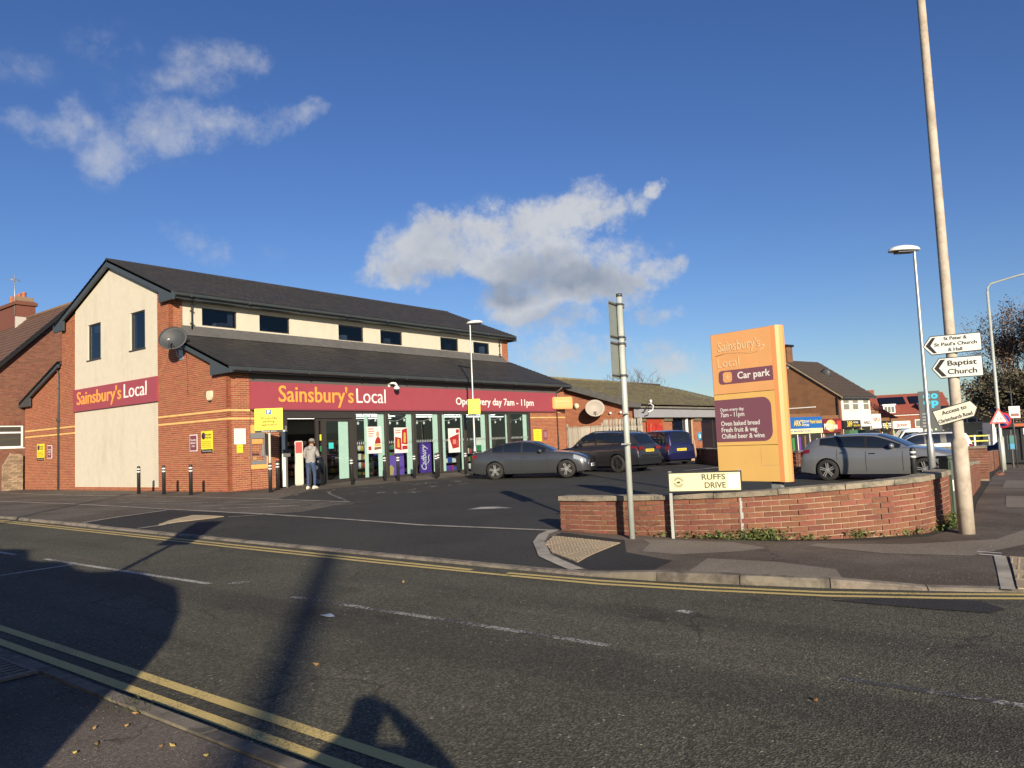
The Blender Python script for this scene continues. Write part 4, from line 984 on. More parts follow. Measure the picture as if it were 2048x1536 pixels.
def stay_plate(label, o, ax, w=.52, h=.62):
    t = wall_sign('wall_sign', label, 'sign', o, ax, w, h, M_LWHITE, 'maroon rounded notices on the shop walls', .0)
    MB().box(-w/2+.03, w/2-.03, -.018, -.012, .03, h-.03).build('panel', M_MAROON2, t)
    for k, s in enumerate(('No parking', 'deliveries', 'only')): tl(t, s, 0, h*(.68-.18*k), .075, (.36, .34, .2)[k], M_LWHITE, .018, .01)
    return t
parking_notice('yellow notice with black foot on brick beside the round pole, right of the cream panel', (-.01, 1.40, 1.42), (0, -1, 0))
stay_plate('maroon rounded notice left of the yellow notice near the shop corner', (-.01, 2.33, 1.50), (0, -1, 0))
parking_notice('yellow notice on the low brick wing at the far left', (-.01, 16.35, 1.42), (0, -1, 0), .85)
stay_plate('maroon rounded notice beside the drainpipe on the low left wing', (-.01, 15.30, 1.50), (0, -1, 0))
t = wall_sign('wall_sign', 'plain yellow sheet on the brick right of the shop windows', 'sign', (18.62, .02, 1.30), (1, 0, 0), .72, .66, M_YSIGN)
for k in range(5): tl(t, 'Customer parking only please', 0, .53-.1*k, .04, .52, M_INK)
t = wall_sign('wall_sign', 'small maroon framed notice next to the downpipe at the shop right end', 'sign', (19.35, .02, 1.38), (1, 0, 0), .36, .54, M_MAROON2); MB().box(-.12, .12, -.016, -.012, .12, .44).build('panel', nmat('dull_pink_panel', (.33, .16, .18), .6), t)
t = wall_sign('wall_sign', 'white notice of small print at the shop front corner', 'sign', (.44, -.01, 1.68), (1, 0, 0), .46, .56, M_LWHITE)
for k in range(9): tl(t, 'terms of parking apply to all', 0, .49-.048*k, .022, .38, nmat('grey_ink', (.25, .25, .25), .6))
t = wall_sign('wall_sign', 'little yellow notice under the white one at the shop corner', 'sign', (.43, -.01, 1.37), (1, 0, 0), .24, .30, M_YSIGN); tl(t, 'Notice', 0, .2, .035, .17, M_INK)
# alarm box, camera, dish
a = thing('alarm_box', 'cream security alarm box high on the shop corner wall', 'alarm box', (-.01, 1.1, 3.33), -pi/2)
MB().prism([(-.16, 0, .34), (.16, 0, .34), (.17, 0, .12), (.09, 0, .0), (-.09, 0, .0), (-.17, 0, .12)], (0, -.10, 0)).build('cover', nmat('cream_plastic', (.66, .60, .42), .4), a, bevel=.015)
MB().box(-.05, .05, -.09, -.03, -.035, .0).build('strobe', M_DGREY, a)
c = thing('security_camera', 'white dome security camera on a bracket above the fascia letters', 'camera', (7.75, -.02, 4.02))
mb = MB(); mb.box(-.05, .05, -.02, 0, -.08, .12); mb.tube([(0, -.02, .06), (0, -.18, .10), (.10, -.30, .08), (.16, -.32, .0), (.16, -.32, -.06)], .045, 10); mb.build('bracket', M_WHITE, c)
mb = MB(); mb.lathe([(.02, .06), (.11, .03), (.13, -.05), (.12, -.08)], 16, Matrix.Translation((.16, -.32, -.10))); mb.build('dome_housing', M_WHITE, c)
mb = MB(); mb.lathe([(.11, -.08), (.10, -.14), (.06, -.185), (0, -.2)], 16, Matrix.Translation((.16, -.32, -.10))); mb.build('dome', M_BLACK, c)
def dish(label, loc, aim, R_, mat, group=None, arm=1.0, tilt=0):
    t = thing('satellite_dish', label, 'satellite dish', loc)
    z = Vector(aim).normalized(); x = Vector((0, 0, 1)).cross(z).normalized(); y = z.cross(x); m = Matrix((x, y, z)).transposed().to_4x4()
    mb = MB(); mb.lathe([(0.001, -.01), (R_*.5, .03*R_/.5), (R_*.8, .10*R_/.5), (R_, .16*R_/.5), (R_*1.0, .16*R_/.5+.012), (R_*.8, .115*R_/.5), (R_*.5, .045*R_/.5), (0.001, .006)], 28, m @ Matrix.Diagonal((1.06, .94, 1, 1))); mb.build('reflector', mat, t)
    f = m @ Vector((0, -R_*.45, R_*1.05*arm)); mb = MB(); mb.tube([m @ Vector((0, -R_*.9, .1)), f], .018, 6); mb.tube([m @ Vector((.25*R_, -R_*.8, .1)), f], .008, 5); mb.tube([m @ Vector((-.25*R_, -R_*.8, .1)), f], .008, 5); mb.build('feed_arm', M_DGREY, t)
    mb = MB(); mb.tube([f - z*.02, f + (m @ Vector((0, .06, -.10)) )], .035, 8); mb.build('receiver', M_WHITE, t)
    return t
d = dish('large grey satellite dish hung on the brick pier of the shop', (-.48, 2.78, 5.72), (-.72, -.60, .30), .50, nmat('dish_grey', (.040, .044, .047), .6))
mb = MB(); mb.tube([(.05, .05, -.05), (.22, .3, -.25), (.47, .35, -.3)], .035, 8); mb.tube([(.22, .3, -.25), (.27, .3, -.58), (.47, .35, -.6)], .025, 8); mb.box(.44, .475, .2, .5, -.7, -.2); mb.build('bracket', M_STEEL, d)
mb = MB(); mb.tube([(.47, .0, -.5), (.468, -.1, -1.6), (.468, -.06, -2.05)], .008, 5); mb.build('cable', M_BLACK, d)

# ---------------------------------------------------------------- the low roadside wall, brick by brick
def low_wall(name, label, path, top_of, n_course, nmax, base_of, thick=.215, cope=True, mat=M_WBRICK, cat='wall', L_=.235, Hc=.078):
    t = thing(name, label, cat)
    pts = [Vector((p[0], p[1], 0)) for p in path]; acc = [0]
    for a, b in zip(pts, pts[1:]): acc.append(acc[-1]+(b-a).length)
    def at_(s):
        s = min(max(s, 0), acc[-1]-1e-6); i = max(j for j in range(len(acc)-1) if acc[j] <= s); f = (s-acc[i])/(acc[i+1]-acc[i])
        return pts[i].lerp(pts[i+1], f), (pts[i+1]-pts[i]).normalized()
    def fr(s):
        p, _ = at_(s); a, _ = at_(s-.12); b, _ = at_(s+.12); d = (b-a).normalized(); return p, d, Vector((-d.y, d.x, 0))     # n: left of travel = inside
    tot = acc[-1]
    cap = .075 if cope else 0
    # mortar core
    mb = MB(); n = max(2, int(tot/.25)); rows = []
    for i in range(n+1):
        s = .012+(tot-.024)*i/n; p, d, nn = fr(s); z1 = top_of(s/tot)-cap; z0 = base_of(p)-.12
        rows.append([(p+nn*.010).to_tuple()[:2]+(z0,), (p+nn*.010).to_tuple()[:2]+(z1,), (p+nn*(thick-.01)).to_tuple()[:2]+(z1,), (p+nn*(thick-.01)).to_tuple()[:2]+(z0,)])
    R_ = mb.grid(rows, smooth=False, closed=True); mb.bm.faces.new(R_[0]); mb.bm.faces.new(R_[-1][::-1]); mb.build('mortar', M_WMORT, t)
    cache = {}; spare = MB(); cnt = 0; rnd = random.Random(len(path)*7+int(tot*10))
    for k in range(n_course):
        s = -(L_/2 if k % 2 else 0)
        while s < tot-.02:
            a, b = max(0, s+.006), min(tot, s+L_-.007); s += L_
            if b-a < .04: continue
            p, d, nn = fr((a+b)/2); z = top_of((a+b)/2/tot)-cap-(k+.5)*Hc
            if z < base_of(p)-.05: continue
            ln = round(b-a, 3); key = ln
            tilt = -math.atan((top_of(b/tot)-top_of(a/tot))/(b-a))
            if key not in cache:
                m_ = MB(); m_.box(-ln/2, ln/2, 0, thick, -(Hc-.0135)/2, (Hc-.0135)/2); me = m_.mesh('brick'); me.materials.append(mat); cache[key] = me
            pr = rnd.uniform(-.003, .003)
            if cnt < nmax:
                o = link_mesh('brick', cache[key], None, t, (p.x+nn.x*pr, p.y+nn.y*pr, z), (0, tilt, atan2(d.y, d.x))); cnt += 1
            else:
                m = Matrix.Translation((p.x, p.y, z)) @ Matrix.Rotation(atan2(d.y, d.x), 4, 'Z'); spare.box(-ln/2, ln/2, 0, thick, -(Hc-.0135)/2, (Hc-.0135)/2, m)
    if len(spare.bm.verts): spare.build('brickwork', mat, t, kind='stuff')
    if cope:
        s = 0; rnd = random.Random(5)
        while s < tot-.05:
            e = min(tot, s+rnd.choice((.74, .92, .9))); 
            if tot-e < .3: e = tot
            mb = MB(); rows = []
            nseg = max(1, int((e-s)/.2))
            for i in range(nseg+1):
                q = lerp(s+.005, e-.007, i/nseg); p, d, nn = fr(q); z = top_of(q/tot)-.075
                f = p-nn*.04; g_ = p+nn*(thick+.05)
                rows.append([(f.x, f.y, z), (f.x, f.y, z+.062), (f.x+nn.x*.012, f.y+nn.y*.012, z+.075), (g_.x, g_.y, z+.075), (g_.x, g_.y, z)])
            R_ = mb.grid(rows, smooth=False, closed=True); mb.bm.faces.new(R_[0]); mb.bm.faces.new(R_[-1][::-1])
            o = mb.build('coping_stone', M_COPE, t); o.location.z = rnd.uniform(-.005, .005); s = e
    return t
near_path = [(-4.62, -17.42), (-4.68, -18.2), (-4.68, -19.0), (-4.58, -19.9), (-4.42, -20.6), (-4.17, -21.25), (-3.80, -21.78), (-3.35, -22.25), (-2.85, -22.58), (-2.3, -22.74), (-1.6, -22.76), (-.6, -22.72)]
def near_top(f): return .405 + .22*smooth01(f*1.05)
low_wall('brick_wall', 'low curved weathered brick wall with pale concrete coping along the pavement', near_path, near_top, 11, 300, lambda p: T(-4.7, p.y))
low_wall('brick_wall', 'short run of low brick wall continuing behind the green cabinet', [(-.58, -22.70), (3, -22.35), (9.6, -21.78)], lambda f: .63-.36*f, 10, 40, lambda p: T(p.x, p.y-.3)-.05)
low_wall('brick_wall', 'broken brick wall end further along the side pavement', [(17.15, -21.05), (22.1, -20.85), (27, -20.45)], lambda f: .24-.26*f, 12, 120, lambda p: T(p.x, p.y-.4), cope=False)
low_wall('brick_wall', 'low boundary brick wall behind the grey hatchback', [(12.35, -21.7), (11.9, -16.1), (20.0, -8.7)], lambda f: .60+.05*f, 12, 120, lambda p: T(p.x-.7, p.y)-.1, mat=M_HBRICK)
mb = MB(); rnd = random.Random(9)
wt = thing('rubble', 'loose broken bricks by the end of the far brick wall', 'rubble', (16.6, -21.6, T(16.6, -22.2)))
for k in range(4):
    m = Matrix.Translation((rnd.uniform(-.5, .3), rnd.uniform(-.1, .25), .04)) @ Matrix.Rotation(rnd.uniform(0, 3), 4, 'Z') @ Matrix.Rotation(rnd.uniform(-.3, .3), 4, 'X')
    MB().box(-.1, .1, -.05, .05, -.033, .033, m).build('brick', M_WBRICK, wt)

# weeds at the foot of the wall
mb = MB(); rnd = random.Random(12)
def wall_at(f):
    k = f*(len(near_path)-1); i = min(int(k), len(near_path)-2); a, b = near_path[i], near_path[i+1]; t = k-i
    d = Vector((b[0]-a[0], b[1]-a[1], 0)).normalized(); return Vector((a[0]+(b[0]-a[0])*t, a[1]+(b[1]-a[1])*t, 0)), Vector((d.y, -d.x, 0))
clumps = [(.215, 35, .11), (.25, 40, .12), (.285, 90, .12), (.31, 90, .14), (.335, 60, .12), (.355, 80, .14), (.375, 190, .17), (.395, 220, .18), (.415, 90, .14), (.46, 50, .1), (.50, 20, .07), (.56, 60, .15), (.565, 50, .14), (.62, 12, .08), (.67, 30, .1), (.70, 40, .11), (.76, 30, .1), (.80, 90, .16), (.83, 170, .22), (.86, 200, .26), (.88, 120, .24)]
for (f, n, h) in clumps:
    for k in range(int(n*.75)):
        p, out = wall_at(min(.99, max(0, f+rnd.gauss(0, .012)))); p = p + out*abs(rnd.gauss(.03, .05)); p.z = T(p.x, p.y)
        d = (Vector((rnd.uniform(-1, 1), rnd.uniform(-1, 1), rnd.uniform(.5, 2)))+out*.3).normalized(); c = p + d*h*rnd.uniform(.2, 1)*1.1
        r = rnd.uniform(.014, .034); a = Vector((rnd.uniform(-1, 1), rnd.uniform(-1, 1), rnd.uniform(-.3, .6))).normalized(); b = a.cross(d).normalized()
        mb.face([c-a*r, c+b*r*.6, c+a*r, c-b*r*.6])
        if k % 4 == 0: mb.tube([p, c], .002, 3, cap=False)
for k in range(60):        # a tuft in the joint of the near kerb
    p = Vector((-12.98+rnd.gauss(0, .05), -19.95+rnd.gauss(0, .12), T(-15, -20)+.025)); d = Vector((rnd.uniform(-1, 1), rnd.uniform(-1, 1), 1.2)).normalized(); q = p+d*rnd.uniform(.02, .06); a = d.orthogonal().normalized()*.005
    mb.face([p-a, p+a, q+a*.4, q-a*.4])
mb.build('weeds', nmat('weed_green', (.10, .135, .035), .75, .5, 25, island=.35), kind='stuff', recalc=False)
w = thing('dry_stem', 'thin dry plant stem leaning on the wall beside the name plate', 'plant stem', (-4.85, -19.35, -.19))
mb = MB(); mb.tube([(0, 0, 0), (.02, .1, .16), (.05, .35, .27), (.08, .6, .31)], .004, 4); mb.tube([(.02, .1, .16), (.02, .02, .24), (.05, -.1, .27)], .003, 4); mb.build('stem', nmat('dry_stem_brown', (.16, .09, .05), .9), w)

# ---------------------------------------------------------------- street furniture
def bollard_mesh():
    base = MB(); base.lathe([(.062, 0), (.062, .98), (.058, 1.0), (.045, 1.03), (0, 1.04)], 16)
    bands = MB()
    for z in (.80, .90): bands.lathe([(.0645, z), (.0645, z+.045)], 16)
    return base.mesh('bollard'), bands.mesh('band')
bm_, bb_ = bollard_mesh(); bm_.materials.append(nmat('black_bollard', (.022, .022, .023), .5, .2, 8)); bb_.materials.append(nmat('reflective_white', (.72, .72, .70), .4))
def bollard(x, y, label, lean=0):
    t = thing('bollard', label, 'bollard', (x, y, T(x, y)), 0, 'black bollards with two white bands'); t.rotation_euler = (0, lean, random.uniform(0, 1))
    p = link_mesh('post', bm_, None, t); link_mesh('band', bb_, None, t)
for x, y, l, a in ((-1.28, 3.97, 'bollard in front of the cream rendered panel, furthest left of all', 0), (-1.31, 2.06, 'bollard before the brick pier edge beside the cream panel', 0), (-1.33, .2, 'bollard before the yellow notice on the shop corner brick', 0),
                (1.16, -1.21, 'bollard just behind the yellow parking sign post', 0), (3.81, -2.11, 'leaning bollard right of the litter bin by the closed door', -.05),
                (5.98, -1.52, 'bollard close to the glass at the end of the first bay', 0), (6.06, -2.22, 'bollard in front of the second bay with the bottle poster', 0), (7.56, -1.61, 'bollard near the glass beside the purple display', 0),
                (7.66, -2.8, 'leaning bollard before the dark purple banner', -.06), (8.6, -2.0, 'bollard just right of the leaning one by the purple banner', 0), (10.30, -2.05, 'bollard at the foot of the lamp post by the saloon car', 0), (9.85, -2.95, 'bollard half hidden behind the saloon tail light', .05)):
    bollard(x, y, l, a)
bollard(4.16, -21.17, 'single bollard behind the low wall in front of the grey hatchback wheel')

M_LAMPH = nmat('lamp_head_white', (.66, .67, .66), .4)
def car_park_lamp(label, x, y, h, rz):
    t = thing('street_lamp', label, 'street lamp', (x, y, T(x, y)), rz)
    mb = MB(); mb.lathe([(.085, 0), (.085, 1.05), (.05, 1.25), (.036, h-.05), (.036, h)], 14); mb.build('pole', M_STEEL, t)
    mb = MB(); rows = []
    for i in range(13):                      # flat oval head, longer towards +x
        f = i/12; x_ = -.16+.80*f; w = .22*sqrt(max(0, 1-(2*f-1)**2))*(.8+.35*f)+.004; top = .135*sqrt(max(0, 1-(2*f-1)**2))
        rows.append([(x_, w*cos(a), h+.01+max(-.02, top*sin(a)*(1 if sin(a) > 0 else .35))) for a in [2*pi*k/14 for k in range(14)]])
    R_ = mb.grid(rows, closed=True); mb.bm.faces.new(R_[0]); mb.bm.faces.new(R_[-1]); mb.build('lamp_head', M_LAMPH, t)
    mb = MB(); mb.prism([(.02, -.13, h-.028), (.44, -.15, h-.028), (.5, 0, h-.028), (.44, .15, h-.028), (.02, .13, h-.028)], (0, 0, -.018)); mb.build('lens', M_DGREY, t)
    return t
car_park_lamp('slim car park lamp in front of the shop fascia behind the saloon car', 11.49, -1.6, 6.93, radians(-60))
car_park_lamp('car park lamp at the right beside the pole with church signs', 5.71, -21.28, 5.86, radians(125))
t = thing('parking_sign', 'small yellow notice clamped to the lamp post before the fascia', 'sign', (11.44, -1.70, 3.02), radians(-52))
MB().box(-.28, .28, -.012, 0, -.32, .36).build('plate', M_YSIGN, t); MB().box(-.28, .28, -.016, .004, -.37, -.32).build('foot', M_INK, t); tl(t, 'Private car park', 0, .30, .05, .44, M_INK)
for k in range(4): tl(t, 'Parking terms apply here', 0, .18-.1*k, .032, .44, MATS['grey_ink'])
# the 30 minute sign on its post (bollard sleeve at its foot)
t = thing('parking_sign', 'yellow 30 minutes parking sign on a white post beside the cash machine', 'sign', (.23, -2.12, T(0, -2.12)), radians(-47))
mb = MB(); mb.lathe([(.036, .6), (.036, 2.2)], 12); mb.build('post', nmat('cream_post', (.6, .58, .5), .5), t)
mb = MB(); mb.lathe([(.062, 0), (.062, .98), (.05, 1.0)], 14); mb.build('sleeve', MATS['black_bollard'], t)
mb = MB(); mb.lathe([(.0645, .78), (.0645, .825)], 14); mb.lathe([(.0645, .88), (.0645, .925)], 14); mb.build('band', MATS['reflective_white'], t)
MB().box(-.47, .47, -.06, -.04, 2.12, 2.86).build('plate', M_YSIGN, t); MB().box(-.46, .46, -.062, -.035, 2.04, 2.118).build('foot', M_BLACK, t)
MB().box(-.085, .085, -.064, -.0605, 2.65, 2.81).build('parking_symbol', nmat('sign_blue', (.03, .12, .33), .4), t); tl(t, 'P', 0, 2.73, .11, None, M_LWHITE, .064, .03)
M_OLIVE = nmat('olive_ink', (.10, .085, .012), .6)
for k, s in enumerate(('30 minutes', 'parking', 'restriction')): tl(t, s, 0, 2.53-.115*k, .085, (.56, .40, .54)[k], M_OLIVE, .060, .03)
tl(t, 'Charges apply to vehicles over the limit', 0, 2.19, .026, .78, M_OLIVE, .060); tl(t, 'Thank you', 0, 2.08, .04, .5, M_LWHITE, .062)
t = thing('card_stand', 'slim white and dark totem at the open door edge', 'stand', (1.95, -.55, .0), radians(-40))
MB().box(-.10, .02, 0, .04, .05, 2.15).build('panel', nmat('pale_totem', (.50, .55, .50), .5), t); MB().box(.02, .09, .0, .05, .0, 2.3).build('frame', M_BLACK, t); MB().box(-.06, .2, -.05, .1, 1.15, 1.42).build('box', M_BLACK, t)
t = thing('litter_bin', 'black litter bin with round white emblem beside the shop door', 'litter bin', (3.42, -.55, .0), radians(-48))
mb = MB(); mb.lathe([(.25, 0), (.27, .05), (.27, .92), (.25, 1.0), (.16, 1.16), (0, 1.2)], 18); mb.build('drum', nmat('bin_black', (.012, .013, .015), .3), t)
mb = MB(); mb.lathe([(0, 0), (.085, 0), (.085, .006)], 16, Matrix.Translation((-.02, -.272, .68)) @ Matrix.Rotation(pi/2, 4, 'X')); mb.build('emblem', M_LWHITE, t)
mb = MB(); mb.prism([(-.04, -.281, .68), (-.02, -.281, .73), (.0, -.281, .69), (-.01, -.281, .63)], (0, -.003, 0)); mb.build('emblem_figure', M_BLACK, t)
mb = MB(); mb.prism([(-.13, -.274, .06), (.13, -.274, .06), (.13, -.274, .2), (0, -.274, .27), (-.13, -.274, .2)], (0, -.006, 0)); mb.build('label', nmat('bin_label', (.10, .13, .16), .5), t)
t = thing('display_stand', 'tall white and red display stand inside the doorway', 'stand', (3.25, .35, .012), radians(-30))
MB().box(-.17, .15, 0, .12, 0, 1.72).build('frame', nmat('cream_board', (.50, .44, .37), .5), t, bevel=.03); MB().box(-.13, .11, -.01, -.0, 1.25, 1.68).build('print', M_RED, t)

# sign post with two boards seen from behind
t = thing('sign_post', 'tall grey post carrying two sign boards seen almost edge on', 'sign post', (-5.04, -19.01, T(-5, -19)))
mb = MB(); mb.lathe([(.045, -.1), (.045, 3.70)], 16); mb.build('post', M_POST, t)
mb = MB(); mb.lathe([(.048, 3.69), (.048, 3.74), (0, 3.75)], 14); mb.build('cap', M_DGREY, t)
m = Matrix.Rotation(radians(8), 4, 'Z')
for z0, z1 in ((3.02, 3.61), (2.43, 3.00)):
    mb = MB(); mb.box(-.30, .30, .060, .064, z0, z1, m); p = mb.build('sign_board', nmat('sign_back', (.25, .28, .26), .5, .1, 5, metal=.3), t)
    for z in (z0+.03, z1-.05):
        mb = MB(); mb.box(-.30, .30, .040, .0595, z, z+.02, m); mb.lathe([(.052, z-.005), (.052, z+.03)], 12); mb.box(.04, .07, -.05, .05, z, z+.022, m)
        mb.build('clamp', M_DGREY, p)
for z in (1.42, 1.88): mb = MB(); mb.lathe([(.049, z), (.049, z+.025)], 14); mb.box(-.33 if z < 1.6 else -.2, .0, -.06, -.040, z, z+.022, m); mb.build('clamp', M_POST, t)

# street name plate on two legs
a0, a1 = Vector((-4.80, -19.55, 0)), Vector((-4.44, -20.52, 0)); ax = (a1-a0).normalized(); zz = T(-4.6, -20)
t = thing('street_name_plate', 'cream street name plate with round town crest on two legs before the low wall', 'street sign', ((a0.x+a1.x)/2, (a0.y+a1.y)/2, zz), atan2(ax.y, ax.x))
for x in (-.50, .50):
    mb = MB(); mb.box(x-.022, x+.022, -.0, .05, -.05, 1.0); mb.build('leg', nmat('leg_grey_white', (.36, .365, .34), .5, .1, 5), t)
    MB().box(x+.0225, x+.028, .0, .05, -.05, .70).build('leg_edge', M_BLACK, t)
MB().box(-.53, .53, -.030, -.002, .69, .99).build('frame', M_BLACK, t); MB().box(-.51, .51, -.036, -.030, .71, .97).build('plate', nmat('cream_plate', (.66, .62, .38), .45, .05, 4), t)
tl(t, 'RUFFS', .13, .905, .085, .335, nmat('plate_ink', (.05, .055, .03), .6), .036, .014); tl(t, 'DRIVE', .15, .785, .085, .30, MATS['plate_ink'], .036, .014)
mb = MB()
for k in range(26):
    a = 2*pi*k/26; c = Vector((-.375+.062*cos(a), -.038, .84+.062*sin(a))); e = Vector((cos(a), 0, sin(a))); f = Vector((-sin(a), 0, cos(a)))
    if k % 13 in (12, 0): continue
    mb.prism([c-e*.011-f*.004, c+e*.011-f*.004, c+e*.011+f*.004, c-e*.011+f*.004], (0, .002, 0))
for r_ in (.044, .082):
    for k in range(24):
        a, b = 2*pi*k/24, 2*pi*(k+1)/24; mb.prism([(-.375+r_*cos(a), -.038, .84+r_*sin(a)), (-.375+r_*cos(b), -.038, .84+r_*sin(b)), (-.375+(r_+.003)*cos(b), -.038, .84+(r_+.003)*sin(b)), (-.375+(r_+.003)*cos(a), -.038, .84+(r_+.003)*sin(a))], (0, .002, 0))
mb.prism([(-.405, -.038, .83), (-.395, -.038, .855), (-.38, -.038, .845), (-.365, -.038, .862), (-.35, -.038, .84), (-.345, -.038, .815), (-.36, -.038, .825), (-.385, -.038, .82)], (0, .002, 0))
mb.build('crest', MATS['plate_ink'], t)
MB().box(.33, .50, -.0375, -.0362, .73, .95).build('sticker_trace', nmat('faded_white_patch', (.70, .68, .60), .6, .06, 20), t)

# monolith sign by the car park
b0, b1 = Vector((-1.82, -19.06, 0)), Vector((-2.12, -20.42, 0)); ax = (b1-b0).normalized(); zz = T(-2, -19.7); Wm = (b1-b0).length
t = thing('totem_sign', 'faded orange totem sign with maroon car park panels leaning over the low wall', 'sign', (b0.x, b0.y, zz), atan2(ax.y, ax.x))
M_FO = nmat('faded_orange', (.80, .40, .155), .5, .06, 1.5); M_FY = nmat('faded_amber', (.80, .49, .15), .5, .06, 1.5); M_FM = nmat('faded_maroon', (.210, .082, .108), .5, .05, 2); M_FP = nmat('orange_edge', (.80, .33, .12), .45)
H0, H1 = .66, 3.36
mb = MB(); mb.box(.0, Wm-.10, .0, .22, H0, H1); mb.build('core', M_BLACK, t)
def face_panel(z0, z1, mat): return MB().box(.012, Wm-.135, -.014, -.0005, z0+.004, z1-.004).build('panel', mat, t, bevel=.003)
face_panel(2.24, H1, M_FO); face_panel(1.30, 2.24, M_FY); face_panel(H0, 1.30, M_FY)
mb = MB(); mb.prism([(Wm-.133, -.014, H0), (Wm-.05, -.012, H0), (Wm+.0, .03, H0), (Wm+.02, .11, H0), (Wm+.0, .19, H0), (Wm-.05, .23, H0), (Wm-.10, .23, H0), (Wm-.10, .0, H0), (Wm-.133, -.001, H0)], (0, 0, H1-H0)); mb.build('rounded_edge', M_FP, t)
for a_, b_ in ((.16, .30), (Wm-.36, Wm-.18)): MB().box(a_, b_, .06, .16, -.05, H0).build('leg', nmat('leg_grey', (.22, .23, .22), .5), t)
M_GHOST = nmat('ghost_lettering', (.82, .56, .30), .55); M_GHOST2 = nmat('ghost_edge', (.60, .40, .20), .6)
lettering("Sainsbury's", M_GHOST, t, (.60, -.0155, 3.10), (1, 0, 0), .185, .88, 'lettering', .006); lettering("Local", M_GHOST, t, (.115, -.0155, 2.80), (1, 0, 0), .17, .46, 'lettering', -.004, 'LEFT')
mb = MB(); mb.tube([(.10, -.016, 2.95), (.35, -.016, 2.985), (.62, -.016, 2.965), (.85, -.016, 2.93), (1.0, -.016, 2.95), (1.10, -.016, 3.0)], .005, 5); mb.build('swoosh', M_GHOST2, t)
mb = MB(); mb.lathe([(0, 0), (.022, 0), (.022, .004)], 12, Matrix.Translation((1.10, -.0145, 3.04)) @ Matrix.Rotation(pi/2, 4, 'X')); mb.build('dot', M_GHOST, t)
def rrect(x0, x1, z0, z1, r, corners=(1, 1, 1, 1), y=-.0145, n=6):
    pts = []
    for (cx, cz, a0), f in zip(((x1-r, z1-r, 0), (x0+r, z1-r, 90), (x0+r, z0+r, 180), (x1-r, z0+r, 270)), corners):
        if f:
            for k in range(n+1): a = radians(a0+90*k/n); pts.append((cx+r*cos(a), y, cz+r*sin(a)))
        else: pts.append(({0: x1, 90: x0, 180: x0, 270: x1}[a0], y, {0: z1, 90: z1, 180: z0, 270: z0}[a0]))
    return pts
MB().prism(rrect(.145, Wm-.137, 2.42, 2.67, .07, (0, 1, 1, 0)), (0, -.004, 0)).build('car_park_panel', M_FM, t)
MB().prism(rrect(.235, .425, 2.45, 2.64, .05, y=-.0185), (0, -.003, 0)).build('arrow_tile', M_FO, t)
mb = MB(); mb.prism([(.30, -.0216, 2.545), (.34, -.0216, 2.595), (.352, -.0216, 2.58), (.330, -.0216, 2.552), (.385, -.0216, 2.552), (.385, -.0216, 2.538), (.330, -.0216, 2.538), (.352, -.0216, 2.51), (.34, -.0216, 2.495)], (0, -.002, 0)); mb.build('arrow', M_GHOST, t)
lettering('Car park', M_LWHITE, t, (.865, -.0187, 2.55), (1, 0, 0), .125, .66, 'lettering', .022)
MB().prism(rrect(.014, Wm-.215, 1.37, 2.14, .17, (1, 0, 0, 1)), (0, -.004, 0)).build('info_panel', M_FM, t)
for s, z, h, w in (('Open every day', 1.955, .062, .50), ('7am - 11pm', 1.86, .085, .50), ('Oven baked bread', 1.70, .088, .80), ('Fresh fruit & veg', 1.585, .088, .74), ('Chilled beer & wine', 1.47, .088, .88)):
    lettering(s, M_LWHITE, t, (.13, -.0187, z), (1, 0, 0), h, w, 'lettering', .012, 'LEFT')
mb = MB(); mb.prism([(.92, -.0146, .95), (.93, -.0146, .95), (.93, -.0146, 1.26), (.92, -.0146, 1.26)], (0, -.002, 0)); mb.prism([(.92, -.0146, .94), (1.23, -.0146, .95), (1.23, -.0146, .957), (.92, -.0146, .947)], (0, -.002, 0)); mb.build('scratch', M_GHOST2, t)

